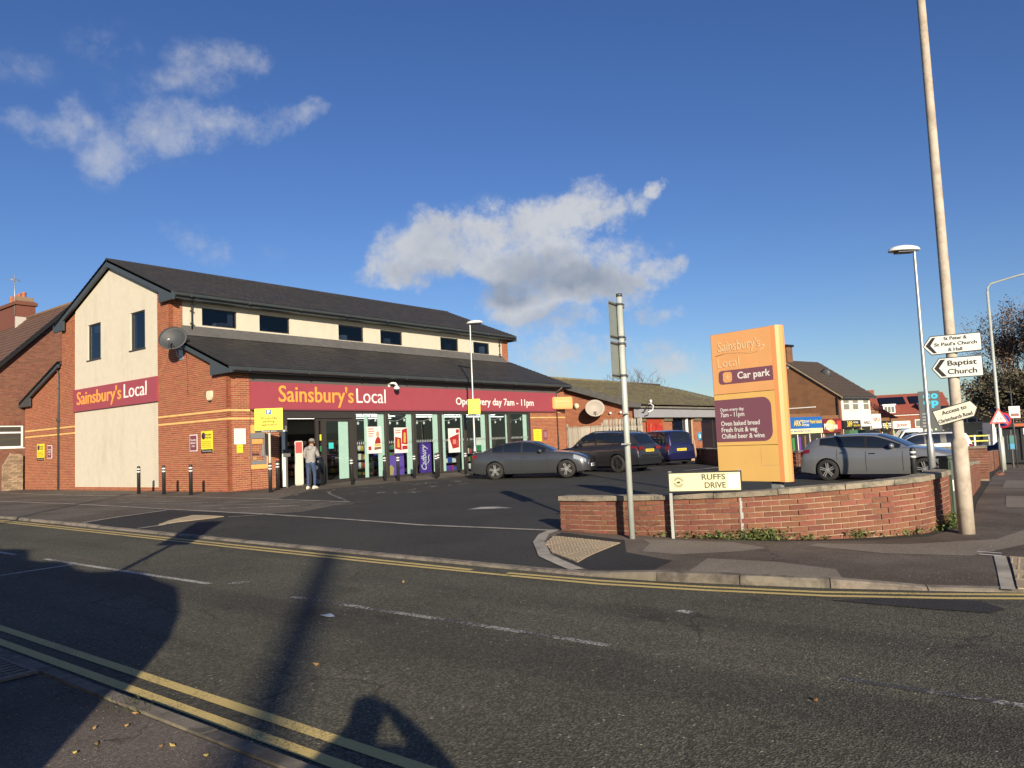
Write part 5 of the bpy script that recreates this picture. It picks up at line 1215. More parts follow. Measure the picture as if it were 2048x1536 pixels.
# tall pole with the church signs
t = thing('street_lamp', 'very tall cream concrete lamp column on the corner pavement', 'street lamp', (-2.73, -23.09, T(-2.73, -23.2)))
mb = MB(); mb.lathe([(.105, -.1), (.105, 1.30), (.075, 1.36), (.068, 4.0), (.052, 9.5), (.045, 10.2)], 18)
mb.tube([(0, 0, 10.1), (-.1, -.05, 10.6), (-.6, -.4, 10.8), (-1.2, -.8, 10.85)], .045, 8)
mb.build('column', nmat('cream_column', (.47, .41, .33), .85, .12, 5, col2=(.34, .285, .22), c2scale=3, streak=(.25, .18, .12), bump=.3, bscale=60), t)
mb = MB(); mb.lathe([(.02, 0), (.14, .1), (.16, .3), (.1, .7), (.02, .8)], 12, Matrix.Translation((-1.1, -.75, 10.82)) @ Matrix.Rotation(radians(-100), 4, 'Y')); mb.build('lamp_head', M_LAMPH, t)
def arrow_sign(label, pts, o, face_az, thick, mat, texts, chev=None, group=None, tiltx=0):
    t = thing('direction_sign', label, 'direction sign', o, face_az, group)
    MB().prism([(p[0], 0, p[1]) for p in pts], (0, .012, 0)).build('plate', M_BLACK, t)
    cx = sum(p[0] for p in pts)/len(pts); cz = sum(p[1] for p in pts)/len(pts)
    def inset(d): 
        n = len(pts); out = []
        for i in range(n):
            a, b, c = Vector(pts[i-1]), Vector(pts[i]), Vector(pts[(i+1) % n]); e1 = (b-a).normalized(); e2 = (c-b).normalized()
            n1, n2 = Vector((-e1.y, e1.x)), Vector((-e2.y, e2.x)); bis = (n1+n2).normalized(); out.append(b + bis*d/max(.3, bis.dot(n1)))
        return out
    if mat: MB().prism([(p[0], -.001, p[1]) for p in inset(.013)], (0, -.003, 0)).build('face', mat, t)
    if chev: MB().prism([(p[0], -.0045, p[1]) for p in chev], (0, -.002, 0)).build('chevron', M_BLACK, t)
    for s, x, z, h, w in texts: lettering(s, M_INK, t, (x, -.005, z), (1, 0, 0), h, w, 'lettering', .014)
    mb = MB(); mb.box(-.03, .06, .013, .06, cz-.05, cz-.02); mb.build('clamp', M_DGREY, t)
    t.scale = (.80, 1, .90)
    return t
AZ = atan2(-.62, .10)
M_SW = nmat('sign_white', (.66, .67, .63), .45, .05, 3); M_SW2 = nmat('grubby_sign_white', (.60, .58, .48), .7, .15, 6, streak=(.30, .28, .22))
arrow_sign('pointed white church sign, upper of the two on the tall column', [(-.43, -.01), (-.30, -.155), (.47, -.135), (.49, -.115), (.49, .135), (.47, .155), (-.30, .155)], (-2.81, -23.09, 2.47), AZ, .012, M_SW,
           [('St Peter &', .09, .095, .055, .36), ("St Paul's Church", .09, .005, .055, .66), ('& Hall', .08, -.085, .055, .22)], [(-.385, 0), (-.27, .125), (-.215, .125), (-.305, 0), (-.21, -.125), (-.265, -.125)])
arrow_sign('larger lettered white church sign, lower of the two on the tall column', [(-.32, 0), (-.19, -.165), (.47, -.165), (.48, -.155), (.48, .155), (.47, .165), (-.19, .165)], (-2.81, -23.09, 2.135), AZ, .012, M_SW,
           [('Baptist', .16, .068, .085, .45), ('Church', .16, -.068, .085, .45)], [(-.275, 0), (-.165, .135), (-.09, .135), (-.20, 0), (-.085, -.135), (-.16, -.135)])
s_ = arrow_sign('grubby tilted access sign pointing right, lowest on the tall column', [(-.36, .125), (-.34, -.135), (.24, -.135), (.34, -.01), (.27, .125)], (-2.81, -23.10, 1.49), AZ, .012, M_SW2,
           [('Access to', -.02, .045, .062, .40), ('Christchurch Road', -.045, -.070, .058, .55)])
s_.rotation_euler = (0, radians(-15), AZ)
# green cabinet
t = thing('utility_cabinet', 'dark green metal utility cabinet behind the tall column', 'cabinet', (-1.55, -22.93, T(-1.5, -22.9)-.02), radians(-52))
M_CAB = nmat('cabinet_green', (.028, .060, .036), .5, .2, 5, col2=(.05, .075, .045), c2scale=3)
mb = MB(); mb.box(-.20, .10, -.0, .30, -.05, 1.04); mb.build('shell', M_CAB, t, bevel=.012)
mb = MB(); mb.prism([(-.225, -.03, 1.042), (.125, -.03, 1.042), (.125, .33, 1.042), (-.225, .33, 1.042)], (0, 0, .045)); mb.build('lid', M_CAB, t, bevel=.012)
MB().box(-.18, .08, -.012, -.001, .06, 1.0).build('door', M_CAB, t); MB().box(.02, .05, -.03, -.012, .5, .62).build('handle', M_STEEL, t)
MB().box(-.17, -.155, -.015, -.0125, .55, .72).build('label', M_LWHITE, t)
# further signs and lamps along the side pavement
t = thing('warning_sign', 'red triangle cycle warning sign on a thin leaning post', 'road sign', (18.97, -21.39, T(19, -22)), radians(-60))
hb = T(19, -22)
mb = MB(); mb.tube([(0, 0, 0), (0, 0, 2.22)], .032, 8); mb.build('post', M_POST, t)
def tri(r, z, y): return [(r*sin(2*pi*k/3), y, z+r*cos(2*pi*k/3)) for k in range(3)]
zc = 1.44-hb
MB().prism(tri(.40, zc, -.05), (0, .012, 0)).build('border', nmat('sign_red', (.50, .03, .03), .4), t); MB().prism(tri(.285, zc, -.052), (0, .002, 0)).build('face', M_SW, t)
mb = MB()
for cx in (-.085, .085):
    for k in range(14):
        a, b = 2*pi*k/14, 2*pi*(k+1)/14; mb.prism([(cx+.06*cos(a), -.055, zc-.07+.06*sin(a)), (cx+.06*cos(b), -.055, zc-.07+.06*sin(b)), (cx+.044*cos(b), -.055, zc-.07+.044*sin(b)), (cx+.044*cos(a), -.055, zc-.07+.044*sin(a))], (0, .002, 0))
mb.tube([(-.085, -.055, zc-.07), (-.04, -.055, zc+.02), (.06, -.055, zc+.02), (0, -.055, zc-.07), (-.04, -.055, zc+.02)], .007, 4); mb.tube([(.085, -.055, zc-.07), (.055, -.055, zc+.06), (.09, -.055, zc+.06)], .007, 4); mb.build('cycle_symbol', M_INK, t)
t = thing('road_sign', 'round blue sign with red rim behind the cycle warning triangle', 'road sign', (19.3, -21.42, 1.35), radians(-60))
mb = MB(); mb.lathe([(0, 0), (.30, 0), (.30, .012), (0, .012)], 24, Matrix.Translation((.05, -.08, 0)) @ Matrix.Rotation(pi/2, 4, 'X')); mb.build('rim', MATS['sign_red'], t)
mb = MB(); mb.lathe([(0, 0), (.23, 0), (.23, .012), (0, .012)], 24, Matrix.Translation((.05, -.084, 0)) @ Matrix.Rotation(pi/2, 4, 'X')); mb.build('face', nmat('sign_deep_blue', (.02, .05, .25), .4), t)
m = Matrix.Translation((.05, -.088, 0)) @ Matrix.Rotation(radians(45), 4, 'Y'); MB().box(-.22, .22, -.012, 0, -.03, .03, m).build('bar', MATS['sign_red'], t)
t = thing('street_lamp', 'grey street lamp with a long bent arm beside the bus shelter', 'street lamp', (20.97, -21.2, T(21, -22)))
hb = -t.location.z
mb = MB(); mb.tube([(0, 0, 0), (0, 0, 1.3)], .11, 12); mb.tube([(0, 0, 1.3), (0, 0, 1.38), (0, 0, 6.6+hb)], [.11, .065, .05], 12); mb.build('column', M_POST, t)
mb = MB(); mb.tube([(0, 0, 6.5+hb), (.0, -.02, 6.75+hb), (.02, -.15, 6.9+hb), (.08, -1.1, 7.08+hb), (.16, -2.4, 7.24+hb)], .038, 10); mb.build('arm', M_POST, t)
mb = MB(); mb.box(.02, .3, -3.1, -2.35, 7.2+hb, 7.34+hb); mb.build('lamp_head', M_LAMPH, t, bevel=.04)
t = thing('bus_stop', 'white bus stop flag on a slim dark pole before the shelter', 'bus stop', (23.0, -21.5, T(23, -22.2)), radians(-60))
hb = -t.location.z
mb = MB(); mb.tube([(0, 0, -.05), (0, 0, 2.7+hb)], .03, 8); mb.build('pole', M_DGREY, t); MB().box(-.16, .27, -.05, -.03, 1.43+hb, 1.92+hb).build('flag', M_SW, t); MB().box(-.10, .22, -.054, -.0505, 1.50+hb, 1.62+hb).build('print', nmat('brown_print', (.20, .05, .04), .5), t); lettering('BUS', M_INK, t, (.05, -.052, 1.80+hb), (1, 0, 0), .07, .18)
t = thing('timetable_case', 'blue and green timetable case on a dark post by the shelter', 'timetable', (23.3, -21.35, T(23.3, -22.2)), radians(-60)); hb = -t.location.z
MB().box(-.03, .03, 0, .05, 0, 1.6).build('post', M_BLACK, t); MB().box(-.18, .18, -.03, 0, .1+hb, .72+hb).build('case', M_BLACK, t); MB().box(-.15, .15, -.036, -.030, .13+hb, .35+hb).build('sheet', nmat('timetable_blue', (.03, .25, .42), .3), t); MB().box(-.15, .15, -.036, -.030, .36+hb, .68+hb).build('sheet', nmat('timetable_green', (.02, .14, .12), .3), t)
t = thing('bus_shelter', 'dark framed bus shelter with adverts at the right edge', 'bus shelter', (27.5, -20.6, T(27.5, -22)), radians(-80)); hb = -t.location.z
mb = MB()
for x, y in ((0, 0), (1.6, 0), (3.4, 0), (0, 1.3), (3.4, 1.3)): mb.box(x-.05, x+.05, y-.05, y+.05, 0, 1.0+hb)
mb.build('frame', M_BLACK, t); MB().box(-.15, 3.6, -.2, 1.5, 1.0+hb, 1.22+hb).build('roof', M_BLACK, t, bevel=.03)
mb = MB(); mb.box(.5, 1.3, -.212, -.201, 1.04+hb, 1.17+hb); mb.build('display', nmat('amber_led', (.25, .05, .02), .5, emit=(1, .25, .06), estr=.25), t)
MB().box(.05, 1.55, .03, .05, .1, 1.0+hb).build('side_glass', nmat('shelter_glass', (.03, .035, .04), .05, spec=.8), t)
ad = MB().box(.75, 1.62, -.06, -.02, .25, .95+hb).build('advert_case', M_BLACK, t)
for z, h, c in ((.40, .16, 'goods_red'), (.60, .2, 'goods_white'), (.88, .12, 'goods_red'), (1.10, .22, 'goods_blue'), (1.40, .3, 'goods_white')): MB().box(.85, 1.55, -.066, -.061, z, z+h).build('advert_print', MATS[c], ad)
t = thing('totem_sign', 'dark grey store totem with large pale blue letters behind the lamp post', 'sign', (41.77, -14.62, T(42, -15)), atan2(-1.26, .20)); hb = -t.location.z; K = 1.28
MB().box(0, 1.28, 0, .3, 0, 3.50+hb).build('slab', nmat('totem_grey', (.095, .10, .10), .5), t, bevel=.02)
M_CB = nmat('pale_blue_letter', (.06, .48, .68), .4)
for s, x, z in (('c', .50, 3.20), ('o', .96, 3.20), ('o', .50, 2.78), ('p', .96, 2.73)): lettering(s, M_CB, t, (x, -.003, z+hb), (1, 0, 0), .46, .42, 'logo_letter', .05)
for k in range(5): lettering(['OPEN', 'cash', 'fresh food', 'bakery', 'parcel'][k], M_LWHITE, t, (.18, -.003, 2.0-.2*k+hb), (1, 0, 0), .09, .4, align='LEFT')
mb = MB()
for x in (.35, .62, .9): mb.lathe([(0, 0), (.07, 0), (.07, .005)], 10, Matrix.Translation((x, -.002, .95+hb)) @ Matrix.Rotation(pi/2, 4, 'X'))
mb.build('dots', nmat('pale_green_print', (.5, .65, .4), .5), t, kind='stuff')
t = thing('marker_post', 'thin leaning bare post behind the blue people carrier', 'post', (19.2, -8.95, -.1)); MB().tube([(0, 0, 0), (-.1, .05, 1.12)], .05, 8).build('post', nmat('pinkish_post', (.32, .22, .16), .8), t)

# ---------------------------------------------------------------- vehicles
M_CGLASS = nmat('car_glass', (.010, .013, .018), .02, spec=.9)
M_TYRE = nmat('tyre_rubber', (.020, .019, .018), .85, .2, 30)
M_RIM = nmat('alloy_rim', (.50, .49, .47), .3, metal=.6)
M_RIMB = nmat('black_rim', (.025, .025, .027), .35)
M_TAIL = nmat('tail_light_red', (.17, .008, .009), .12, spec=.8)
M_HEADL = nmat('headlight_glass', (.36, .38, .40), .08, spec=.9, metal=.3)
M_PLW = nmat('white_number_plate', (.70, .70, .64), .4); M_PLY = nmat('yellow_number_plate', (.72, .52, .06), .4)
M_CHROME = nmat('chrome', (.6, .6, .6), .15, metal=1.0)
def paint(n, c, metal=.35, rough=.32): return nmat(n, c, rough, .03, 3, metal=metal, coat=.9)
def make_wheel(r, w, rim_mat, style=5):
    t = MB(); t.lathe([(r*.66, -w/2), (r*.90, -w/2), (r*.975, -w*.42), (r, -w*.25), (r, w*.25), (r*.975, w*.42), (r*.90, w/2), (r*.70, w/2+.004), (r*.66, w/2-.02), (r*.66, -w/2)], 28, axis='Y')
    tm = t.mesh('wheel', sharp=50); tm.materials.append(M_TYRE)
    d = MB(); d.mi = 1; d.lathe([(0, w/2-.075), (r*.66, w/2-.07)], 28, axis='Y'); d.mi = 0; d.lathe([(r*.675, w/2-.03), (r*.70, w/2+.002), (r*.70, w/2-.03)], 28, axis='Y', cap=False)
    for k in range(style):
        a = 2*pi*k/style
        for s in ((-.16, .16) if style == 5 else (0,)):
            wd = .017 if style == 5 else .035
            m = Matrix.Rotation(a, 4, 'Y')
            d.mi = 0
            d.box(-wd*r/.33+s*.35*r, wd*r/.33*0+s*.35*r+wd*.4, w/2-.05, w/2-.012, .08*r, .69*r, m @ Matrix.Rotation(s*.35, 4, 'Y'))
    d.lathe([(0, w/2-.008), (r*.13, w/2-.012), (r*.15, w/2-.05)], 12, axis='Y')
    rm = d.mesh('rim', sharp=40); rm.materials.append(rim_mat); rm.materials.append(M_BLACK)
    k = MB(); k.lathe([(0, w/2-.10), (r*.64, w/2-.095)], 24, axis='Y'); km = k.mesh('brake_disc'); km.materials.append(nmat('brake_dark', (.05, .045, .042), .6))
    return tm, rm, km
def make_car(label, loc, heading, P, cat='car'):
    L_, Wd_, H_, wb, xf, r = P['L'], P['W'], P['H'], P['wb'], P['xf'], P['r']; xr = xf-wb; hw = Wd_/2
    zt = pw(P['body']); zr = pw(P['roof']); sill = P.get('sill', .20)
    pl = pw([(-L_/2, P.get('tr', .80)), (-L_/2+.12, .90), (-L_/2+.5, .965), (-.4, 1.0), (.6, 1.0), (L_/2-.7, .965), (L_/2-.25, .90), (L_/2-.08, .80), (L_/2, P.get('tf', .66))])
    prof = pw([(0, .93), (.12, .965), (.34, .992), (.5, 1.0), (.66, .992), (.78, .982), (.86, .965), (.94, .935), (1.0, .885)])
    ra = r*1.15
    def zlow(x):
        z = sill + .06*smooth01((abs(x)-L_/2+.55)/.5)
        for xw in (xf, xr):
            if abs(x-xw) < ra: z = max(z, r*.98+sqrt(ra*ra-(x-xw)**2))
        return z
    def body_y(x, h): return hw*pl(x)*prof(h)
    def body_p(x, h, side=1, off=0): return Vector((x, side*(body_y(x, h)+off), sill+(zt(x)-sill)*h))
    xs = [-L_/2+L_*i/70 for i in range(71)]
    for xw in (xf, xr): xs += [xw+ra*s for s in (-1.001, -.985, -.94, -.85, .85, .94, .985, 1.001)]
    xs = sorted(set(round(x, 4) for x in xs if -L_/2 <= x <= L_/2))
    car = thing('parked_car', label, cat, loc, heading); car.scale = (P.get('scale', 1),)*3
    pm = P['paint']
    mb = MB(); rows = []
    for x in xs:
        zl = zlow(x); half = []
        hs = [max((zl-sill)/(zt(x)-sill), h) for h in (0, .05, .16, .28, .40, .50, .60, .70, .78, .84, .90, .95, 1.0)]
        hs = [min(h, 1) for h in hs]
        half.append((body_y(x, hs[0])-.05, sill+(zt(x)-sill)*hs[0]))
        for h in hs: half.append((body_y(x, h), sill+(zt(x)-sill)*h))
        ye = body_y(x, 1.0)
        half += [(ye*.90, zt(x)+.016), (ye*.66, zt(x)+.030), (ye*.34, zt(x)+.038)]
        rows.append([(x, y, z) for y, z in half] + [(x, 0, zt(x)+.040)] + [(x, -y, z) for y, z in half[::-1]])
    R_ = mb.grid(rows); mb.bm.faces.new(R_[0]).material_index = 0; mb.bm.faces.new(R_[-1][::-1])
    body = mb.build('body', pm, car, sharp=38)
    # cabin
    x0, x1 = P['roof'][0][0], P['roof'][-1][0]; rw = hw*P.get('rw', .70)
    def base_y(x): return body_y(x, 1.0)*.985
    def rwx(x): return rw*(1-.10*smooth01((abs(x-(x0+x1)/2)-(x1-x0)*.25)/((x1-x0)*.25)))
    def side_p(x, t, side=1, off=0):
        zb = zt(x)-.005; h = zr(x)-zb; y = lerp(base_y(x), min(base_y(x), rwx(x)), t) + .035*sin(pi*t)*min(1, h/.3)
        return Vector((x, side*(y+off), zb+h*.93*t+off*.4))
    def top_p(x, s, off=0):
        e = side_p(x, 1.0); a = abs(s); z = e.z + (zr(x)+.012-e.z)*(1-a**3.0); return Vector((x, e.y*s, z+off))
    gx = [x0+(x1-x0)*i/48 for i in range(49)]; mb = MB(); rows = []
    for x in gx:
        h = zr(x)-zt(x)
        sd = [side_p(x, t) for t in (0, .2, .45, .7, .88, 1.0)]; tp = [top_p(x, s) for s in (.93, .8, .5, 0)]
        half = sd+tp
        rows.append([p.to_tuple() for p in half] + [(p.x, -p.y, p.z) for p in half[::-1][1:]])
    mb.grid(rows); cabin = mb.build('roof', pm, car, sharp=45)
    def side_patch(xa, xb, ta, tb, off, side, n=14):
        rows = []
        for i in range(n+1):
            x = lerp(xa, xb, i/n); rows.append([side_p(x, lerp(ta, tb, k/4), side, off) for k in range(5)])
        return rows
    def add_patch(name, rows, mat, parent=None):
        m_ = MB(); m_.grid(rows); return m_.build(name, mat, parent or car, recalc=False)
    wn = P['windows']; tl_, th_ = P.get('wt', (.10, .90))
    for side in (1, -1):
        add_patch('window_surround', side_patch(wn[0][0]-.05, wn[-1][1]+.04, tl_-.06, th_+.05, .004, side, 30), M_BLACK)
        for a, b in wn: add_patch('side_window', side_patch(a, b, tl_, th_, .010, side), M_CGLASS)
        if P.get('chrome'):
            add_patch('window_trim', side_patch(wn[0][0]-.04, wn[-1][1]+.06, tl_-.085, tl_-.045, .008, side, 30), M_CHROME)
    def screen(name, xa, xb, smax=.86):
        rows = []
        for i in range(9):
            x = lerp(xa, xb, i/8); s_m = smax; rows.append([top_p(x, s_m*(2*k/8-1), .010)+Vector((.006*(1 if xa > 0 else -1), 0, 0)) for k in range(9)])
        return add_patch(name, rows, M_CGLASS)
    screen('windscreen', *P['ws']); screen('rear_window', *P['rs'])
    # doors seams, handles, mirrors
    for side in (1, -1):
        for xd in P['doors']:
            m_ = MB(); m_.grid([[body_p(x, h, side, .003) for x in (xd-.006, xd+.006)] for h in [.05+.92*k/8 for k in range(9)] if sill+(zt(xd)-sill)*h > zlow(xd)]); m_.build('door_seam', M_BLACK, car, recalc=False)
        for xh in P['handles']:
            m_ = MB(); q = body_p(xh, .80, side, .012); m_.box(q.x-.09, q.x+.09, q.y-.014, q.y+.014, q.z-.013, q.z+.013); m_.build('door_handle', P.get('handle_mat', pm), car, bevel=.008)
        q = side_p(P['mirror'], .15, side, .10); m_ = MB(); m_.lathe([(.02, -.10), (.085, -.07), (.10, .0), (.095, .08), (.02, .085)], 10, Matrix.Translation(q) @ Matrix.Diagonal((.75, 1, .8, 1)), axis='Y'); m_.box(q.x-.02, q.x+.02, min(q.y, q.y-side*.16), max(q.y, q.y-side*.16), q.z-.06, q.z-.03); m_.build('wing_mirror', pm, car)
        # lower dark trim and sill
        m_ = MB(); m_.grid([[body_p(lerp(xr+ra+.02, xf-ra-.02, i/10), h, side, .004) for i in range(11)] for h in (0, P.get('trim', .10))]); m_.build('sill_trim', M_BLACK if P.get('clad') else pm, car, recalc=False)
        if P.get('clad'):
            for xw in (xf, xr):
                m_ = MB(); rows = []
                for k in range(15):
                    a = pi*k/14; row = []
                    for rad in (ra*1.0, ra*1.16):
                        x = xw+rad*cos(a); z = r*.98+rad*sin(a)
                        if z < sill: z = sill
                        h = min(1, max(0, (z-sill)/(zt(min(max(x, -L_/2), L_/2))-sill))); row.append(Vector((x, side*(body_y(min(max(x, -L_/2), L_/2), h)+.008), z)))
                    rows.append(row)
                m_.grid(rows); m_.build('arch_trim', M_BLACK, car, recalc=False)
    def lamp(name, xa, xb, ha, hb, mat, off=.006, skew=0):
        for side in (1, -1):
            rows = [[body_p(lerp(xa, xb, i/6), lerp(ha, hb, k/3)+skew*(i/6), side, off) for i in range(7)] for k in range(4)]
            add_patch(name, rows, mat)
    lamp('headlight', *P['head'], M_HEADL, skew=P.get('hskew', -.05)); lamp('tail_light', *P['tail'], M_TAIL)
    xe = L_/2
    def front_box(name, y0, y1, z0, z1, mat, d=.02, x=None, bev=.004):
        xx = xe if x is None else x; return MB().box(xx-.03, xx+d, y0, y1, z0, z1).build(name, mat, car, bevel=bev)
    def rear_box(name, y0, y1, z0, z1, mat, d=.02, x=None):
        xx = -xe if x is None else x; return MB().box(xx-d, xx+.03, y0, y1, z0, z1).build(name, mat, car, bevel=.004)
    fz = zt(xe)
    for y0, y1, z0, z1, mt in P.get('grille', ()): front_box('grille', y0, y1, z0, z1, mt, .012)
    for y0, y1, z0, z1, mt in P.get('rear', ()): rear_box('rear_panel', y0, y1, z0, z1, mt, .012)
    pf = front_box('number_plate', -.26, .26, P['plf'], P['plf']+.115, M_PLW, .022); lettering(P.get('reg', 'YK18 PDN'), M_INK, pf, (xe+.0225, 0, P['plf']+.058), (0, 1, 0), .07, .44)
    pr = rear_box('number_plate', -.26, .26, P['plr'], P['plr']+.115, M_PLY, .03, P.get('plx')); lettering(P.get('reg', 'YK18 PDN'), M_INK, pr, ((P.get('plx', -xe))-.0305, 0, P['plr']+.058), (0, -1, 0), .07, .44)
    for side in (1, -1):
        rows = [[Vector((-xe-.004+.0, side*lerp(P.get('ty', .45)*hw, hw*pl(-xe)*.93, i/3), lerp(P['tz'][0], P['tz'][1], k/2))) for i in range(4)] for k in range(3)]
        if P.get('tz'): add_patch('tail_light', rows, M_TAIL)
    # underside, wheels
    MB().box(-xe+.18, xe-.2, -hw+.27, hw-.27, .17, .62).build('underside', M_BLACK, car)
    for xw in (xf, xr): MB().box(xw-ra*.98, xw+ra*.98, -hw+.05+.19, hw-.05-.19, .25, r+ra*.9).build('wheel_well', M_BLACK, car)
    tm, rm, km = make_wheel(r, .225, P.get('rim', M_RIM), P.get('spokes', 5))
    for xw in (xf, xr):
        for side in (1, -1):
            w = link_mesh('wheel', tm, None, car, (xw, side*(hw-.135), r), (0, 0, 0 if side > 0 else pi)); link_mesh('rim', rm, None, w, (0, 0, 0), (0, random.uniform(0, 1), 0)); link_mesh('brake_disc', km, None, w)
    if P.get('rails'):
        for side in (1, -1):
            m_ = MB(); m_.tube([top_p(lerp(x0+.5, x1-1.0, i/6), .92*side, .045 if 0 < i < 6 else .0) for i in range(7)], .02, 6); m_.build('roof_rail', M_BLACK, car)
    if P.get('antenna'): MB().prism([(P['antenna'], 0, zr(P['antenna'])), (P['antenna']+.18, 0, zr(P['antenna'])+.01), (P['antenna'], .0, zr(P['antenna'])+.09)], (0, .03, 0)).build('roof_fin', pm, car)
    return car
sedan = dict(L=4.63, W=1.81, H=1.43, wb=2.81, xf=1.50, r=.33, paint=paint('graphite_car_paint', (.068, .072, .078), .45, .28), reg='YK18 PDN',
    body=[(-2.315, .62), (-2.30, .90), (-2.22, 1.02), (-1.75, 1.045), (-1.1, 1.0), (0, .955), (.6, .95), (.9, .975), (1.5, .925), (1.95, .83), (2.2, .72), (2.315, .56)],
    roof=[(-1.98, 1.03), (-1.55, 1.19), (-1.1, 1.335), (-.7, 1.41), (-.3, 1.43), (.08, 1.40), (.42, 1.275), (1.02, .955)],
    windows=[(-1.38, -1.00), (-.95, -.27), (-.19, .66)], ws=(.20, .94), rs=(-1.85, -1.15), doors=(-1.10, -.23, .78), handles=(-.93, -.06), mirror=.52,
    head=(1.78, 2.30, .74, .97), tail=(-2.31, -2.05, .74, .90), grille=[(-.48, -.04, .50, .70, M_BLACK), (.04, .48, .50, .70, M_BLACK), (-.55, .55, .22, .34, M_BLACK)], plf=.38, plr=.62, tz=(.72, .88), antenna=-1.0, tr=.84)
c = make_car('dark grey saloon car parked side on in front of the shop windows', (8.66, -7.05, T(8.6, -7.0)), radians(-70), sedan)
hatch = dict(scale=.96, L=4.32, W=1.80, H=1.43, wb=2.67, xf=1.34, r=.325, paint=paint('mid_grey_car_paint', (.205, .212, .22), .4, .30), handle_mat=M_CHROME,
    body=[(-2.16, .50), (-2.15, .80), (-2.02, 1.00), (-1.5, 1.075), (-1.1, 1.03), (-.8, .995), (0, .955), (.6, .94), (.85, .945), (1.4, .89), (1.8, .80), (2.05, .70), (2.16, .54)],
    roof=[(-2.12, .95), (-1.98, 1.10), (-1.84, 1.235), (-1.4, 1.33), (-.9, 1.375), (-.45, 1.385), (-.02, 1.36), (.30, 1.26), (.96, .93)],
    windows=[(-1.50, -1.00), (-.95, -.24), (-.16, .68)], ws=(.08, .88), rs=(-2.07, -1.85), doors=(-1.02, -.20, .80), handles=(-.84, -.02), mirror=.52, wt=(.08, .86),
    head=(1.62, 2.15, .70, .92), tail=(-2.15, -1.84, .78, .92), grille=[(-.42, -.03, .48, .66, M_BLACK), (.03, .42, .48, .66, M_BLACK), (-.7, .7, .22, .36, M_BLACK)], rear=[(-.6, .6, .25, .42, M_BLACK)], plf=.36, plr=.50, tz=(.74, .90), tr=.84, trim=.12)
make_car('mid grey hatchback parked side on behind the low brick wall', (8.85, -19.45, T(9.2, -19)), radians(-92), hatch)
suv = dict(L=4.60, W=1.86, H=1.69, wb=2.69, xf=1.40, r=.36, paint=paint('charcoal_car_paint', (.035, .034, .040), .45, .32), clad=True, trim=.22, sill=.26, rails=True, rim=M_RIMB, reg='GY70 PNZ',
    body=[(-2.30, .70), (-2.28, .98), (-2.15, 1.10), (-1.5, 1.13), (-.6, 1.09), (.3, 1.06), (.8, 1.07), (1.3, 1.05), (1.8, .99), (2.15, .88), (2.30, .68)],
    roof=[(-2.22, 1.08), (-2.02, 1.30), (-1.80, 1.55), (-1.3, 1.64), (-.5, 1.69), (.1, 1.68), (.45, 1.61), (.85, 1.40), (1.30, 1.06)],
    windows=[(-1.75, -1.12), (-1.05, -.22), (-.14, .92)], ws=(.5, 1.22), rs=(-2.17, -1.86), doors=(-1.15, -.18, 1.0), handles=(-.95, .05), mirror=.72,
    head=(1.85, 2.29, .76, .94), tail=(-2.29, -1.95, .83, .92), grille=[(-.7, .7, .45, .78, M_BLACK)], rear=[(-.78, .78, .30, .58, M_BLACK), (-.62, .62, .60, .70, paint('charcoal_car_paint', (0, 0, 0)))], plf=.5, plr=.80, tz=(.90, 1.02), tr=.88)
def rear_of(label, wheelpt, heading, P, ox):     # put the car so that its near rear wheel stands on wheelpt
    c, s = cos(heading), sin(heading); xr = P['xf']-P['wb']; yl = P['W']/2-.135
    return make_car(label, (wheelpt[0]-(xr*c-ox*yl*s), wheelpt[1]-(xr*s+ox*yl*c), wheelpt[2]), heading, P)
rear_of('charcoal sport utility car with black wheels parked nose to the fence', (11.97, -8.87, -.09), radians(84), suv, 1)
mpv = dict(L=3.70, W=1.66, H=1.66, wb=2.36, xf=1.18, r=.285, paint=paint('navy_car_paint', (.012, .013, .060), .3, .30), rim=nmat('grubby_steel_rim', (.20, .17, .13), .6, metal=.3), spokes=8, reg='ND07 OLA', sill=.22,
    body=[(-1.85, .60), (-1.84, .88), (-1.78, 1.00), (-1.2, 1.01), (0, .97), (.7, .95), (1.0, .96), (1.4, .90), (1.7, .78), (1.85, .58)],
    roof=[(-1.84, .98), (-1.76, 1.30), (-1.66, 1.55), (-1.3, 1.63), (-.5, 1.66), (.1, 1.64), (.45, 1.53), (.8, 1.28), (1.15, .95)],
    windows=[(-1.52, -1.0), (-.93, -.1), (-.02, .72)], ws=(.42, 1.08), rs=(-1.82, -1.68), doors=(-1.0, -.06, .8), handles=(-.78, .15), mirror=.62,
    head=(1.35, 1.83, .70, .92), tail=(-1.84, -1.62, .62, .99), grille=[(-.4, .4, .4, .55, M_BLACK)], plf=.4, plr=.68, tz=(.66, 1.02), ty=.80, tr=.90, rw=.76)
rear_of('dark navy people carrier seen from behind with yellow number plate', (17.50, -7.95, -.09), radians(62), mpv, 1)
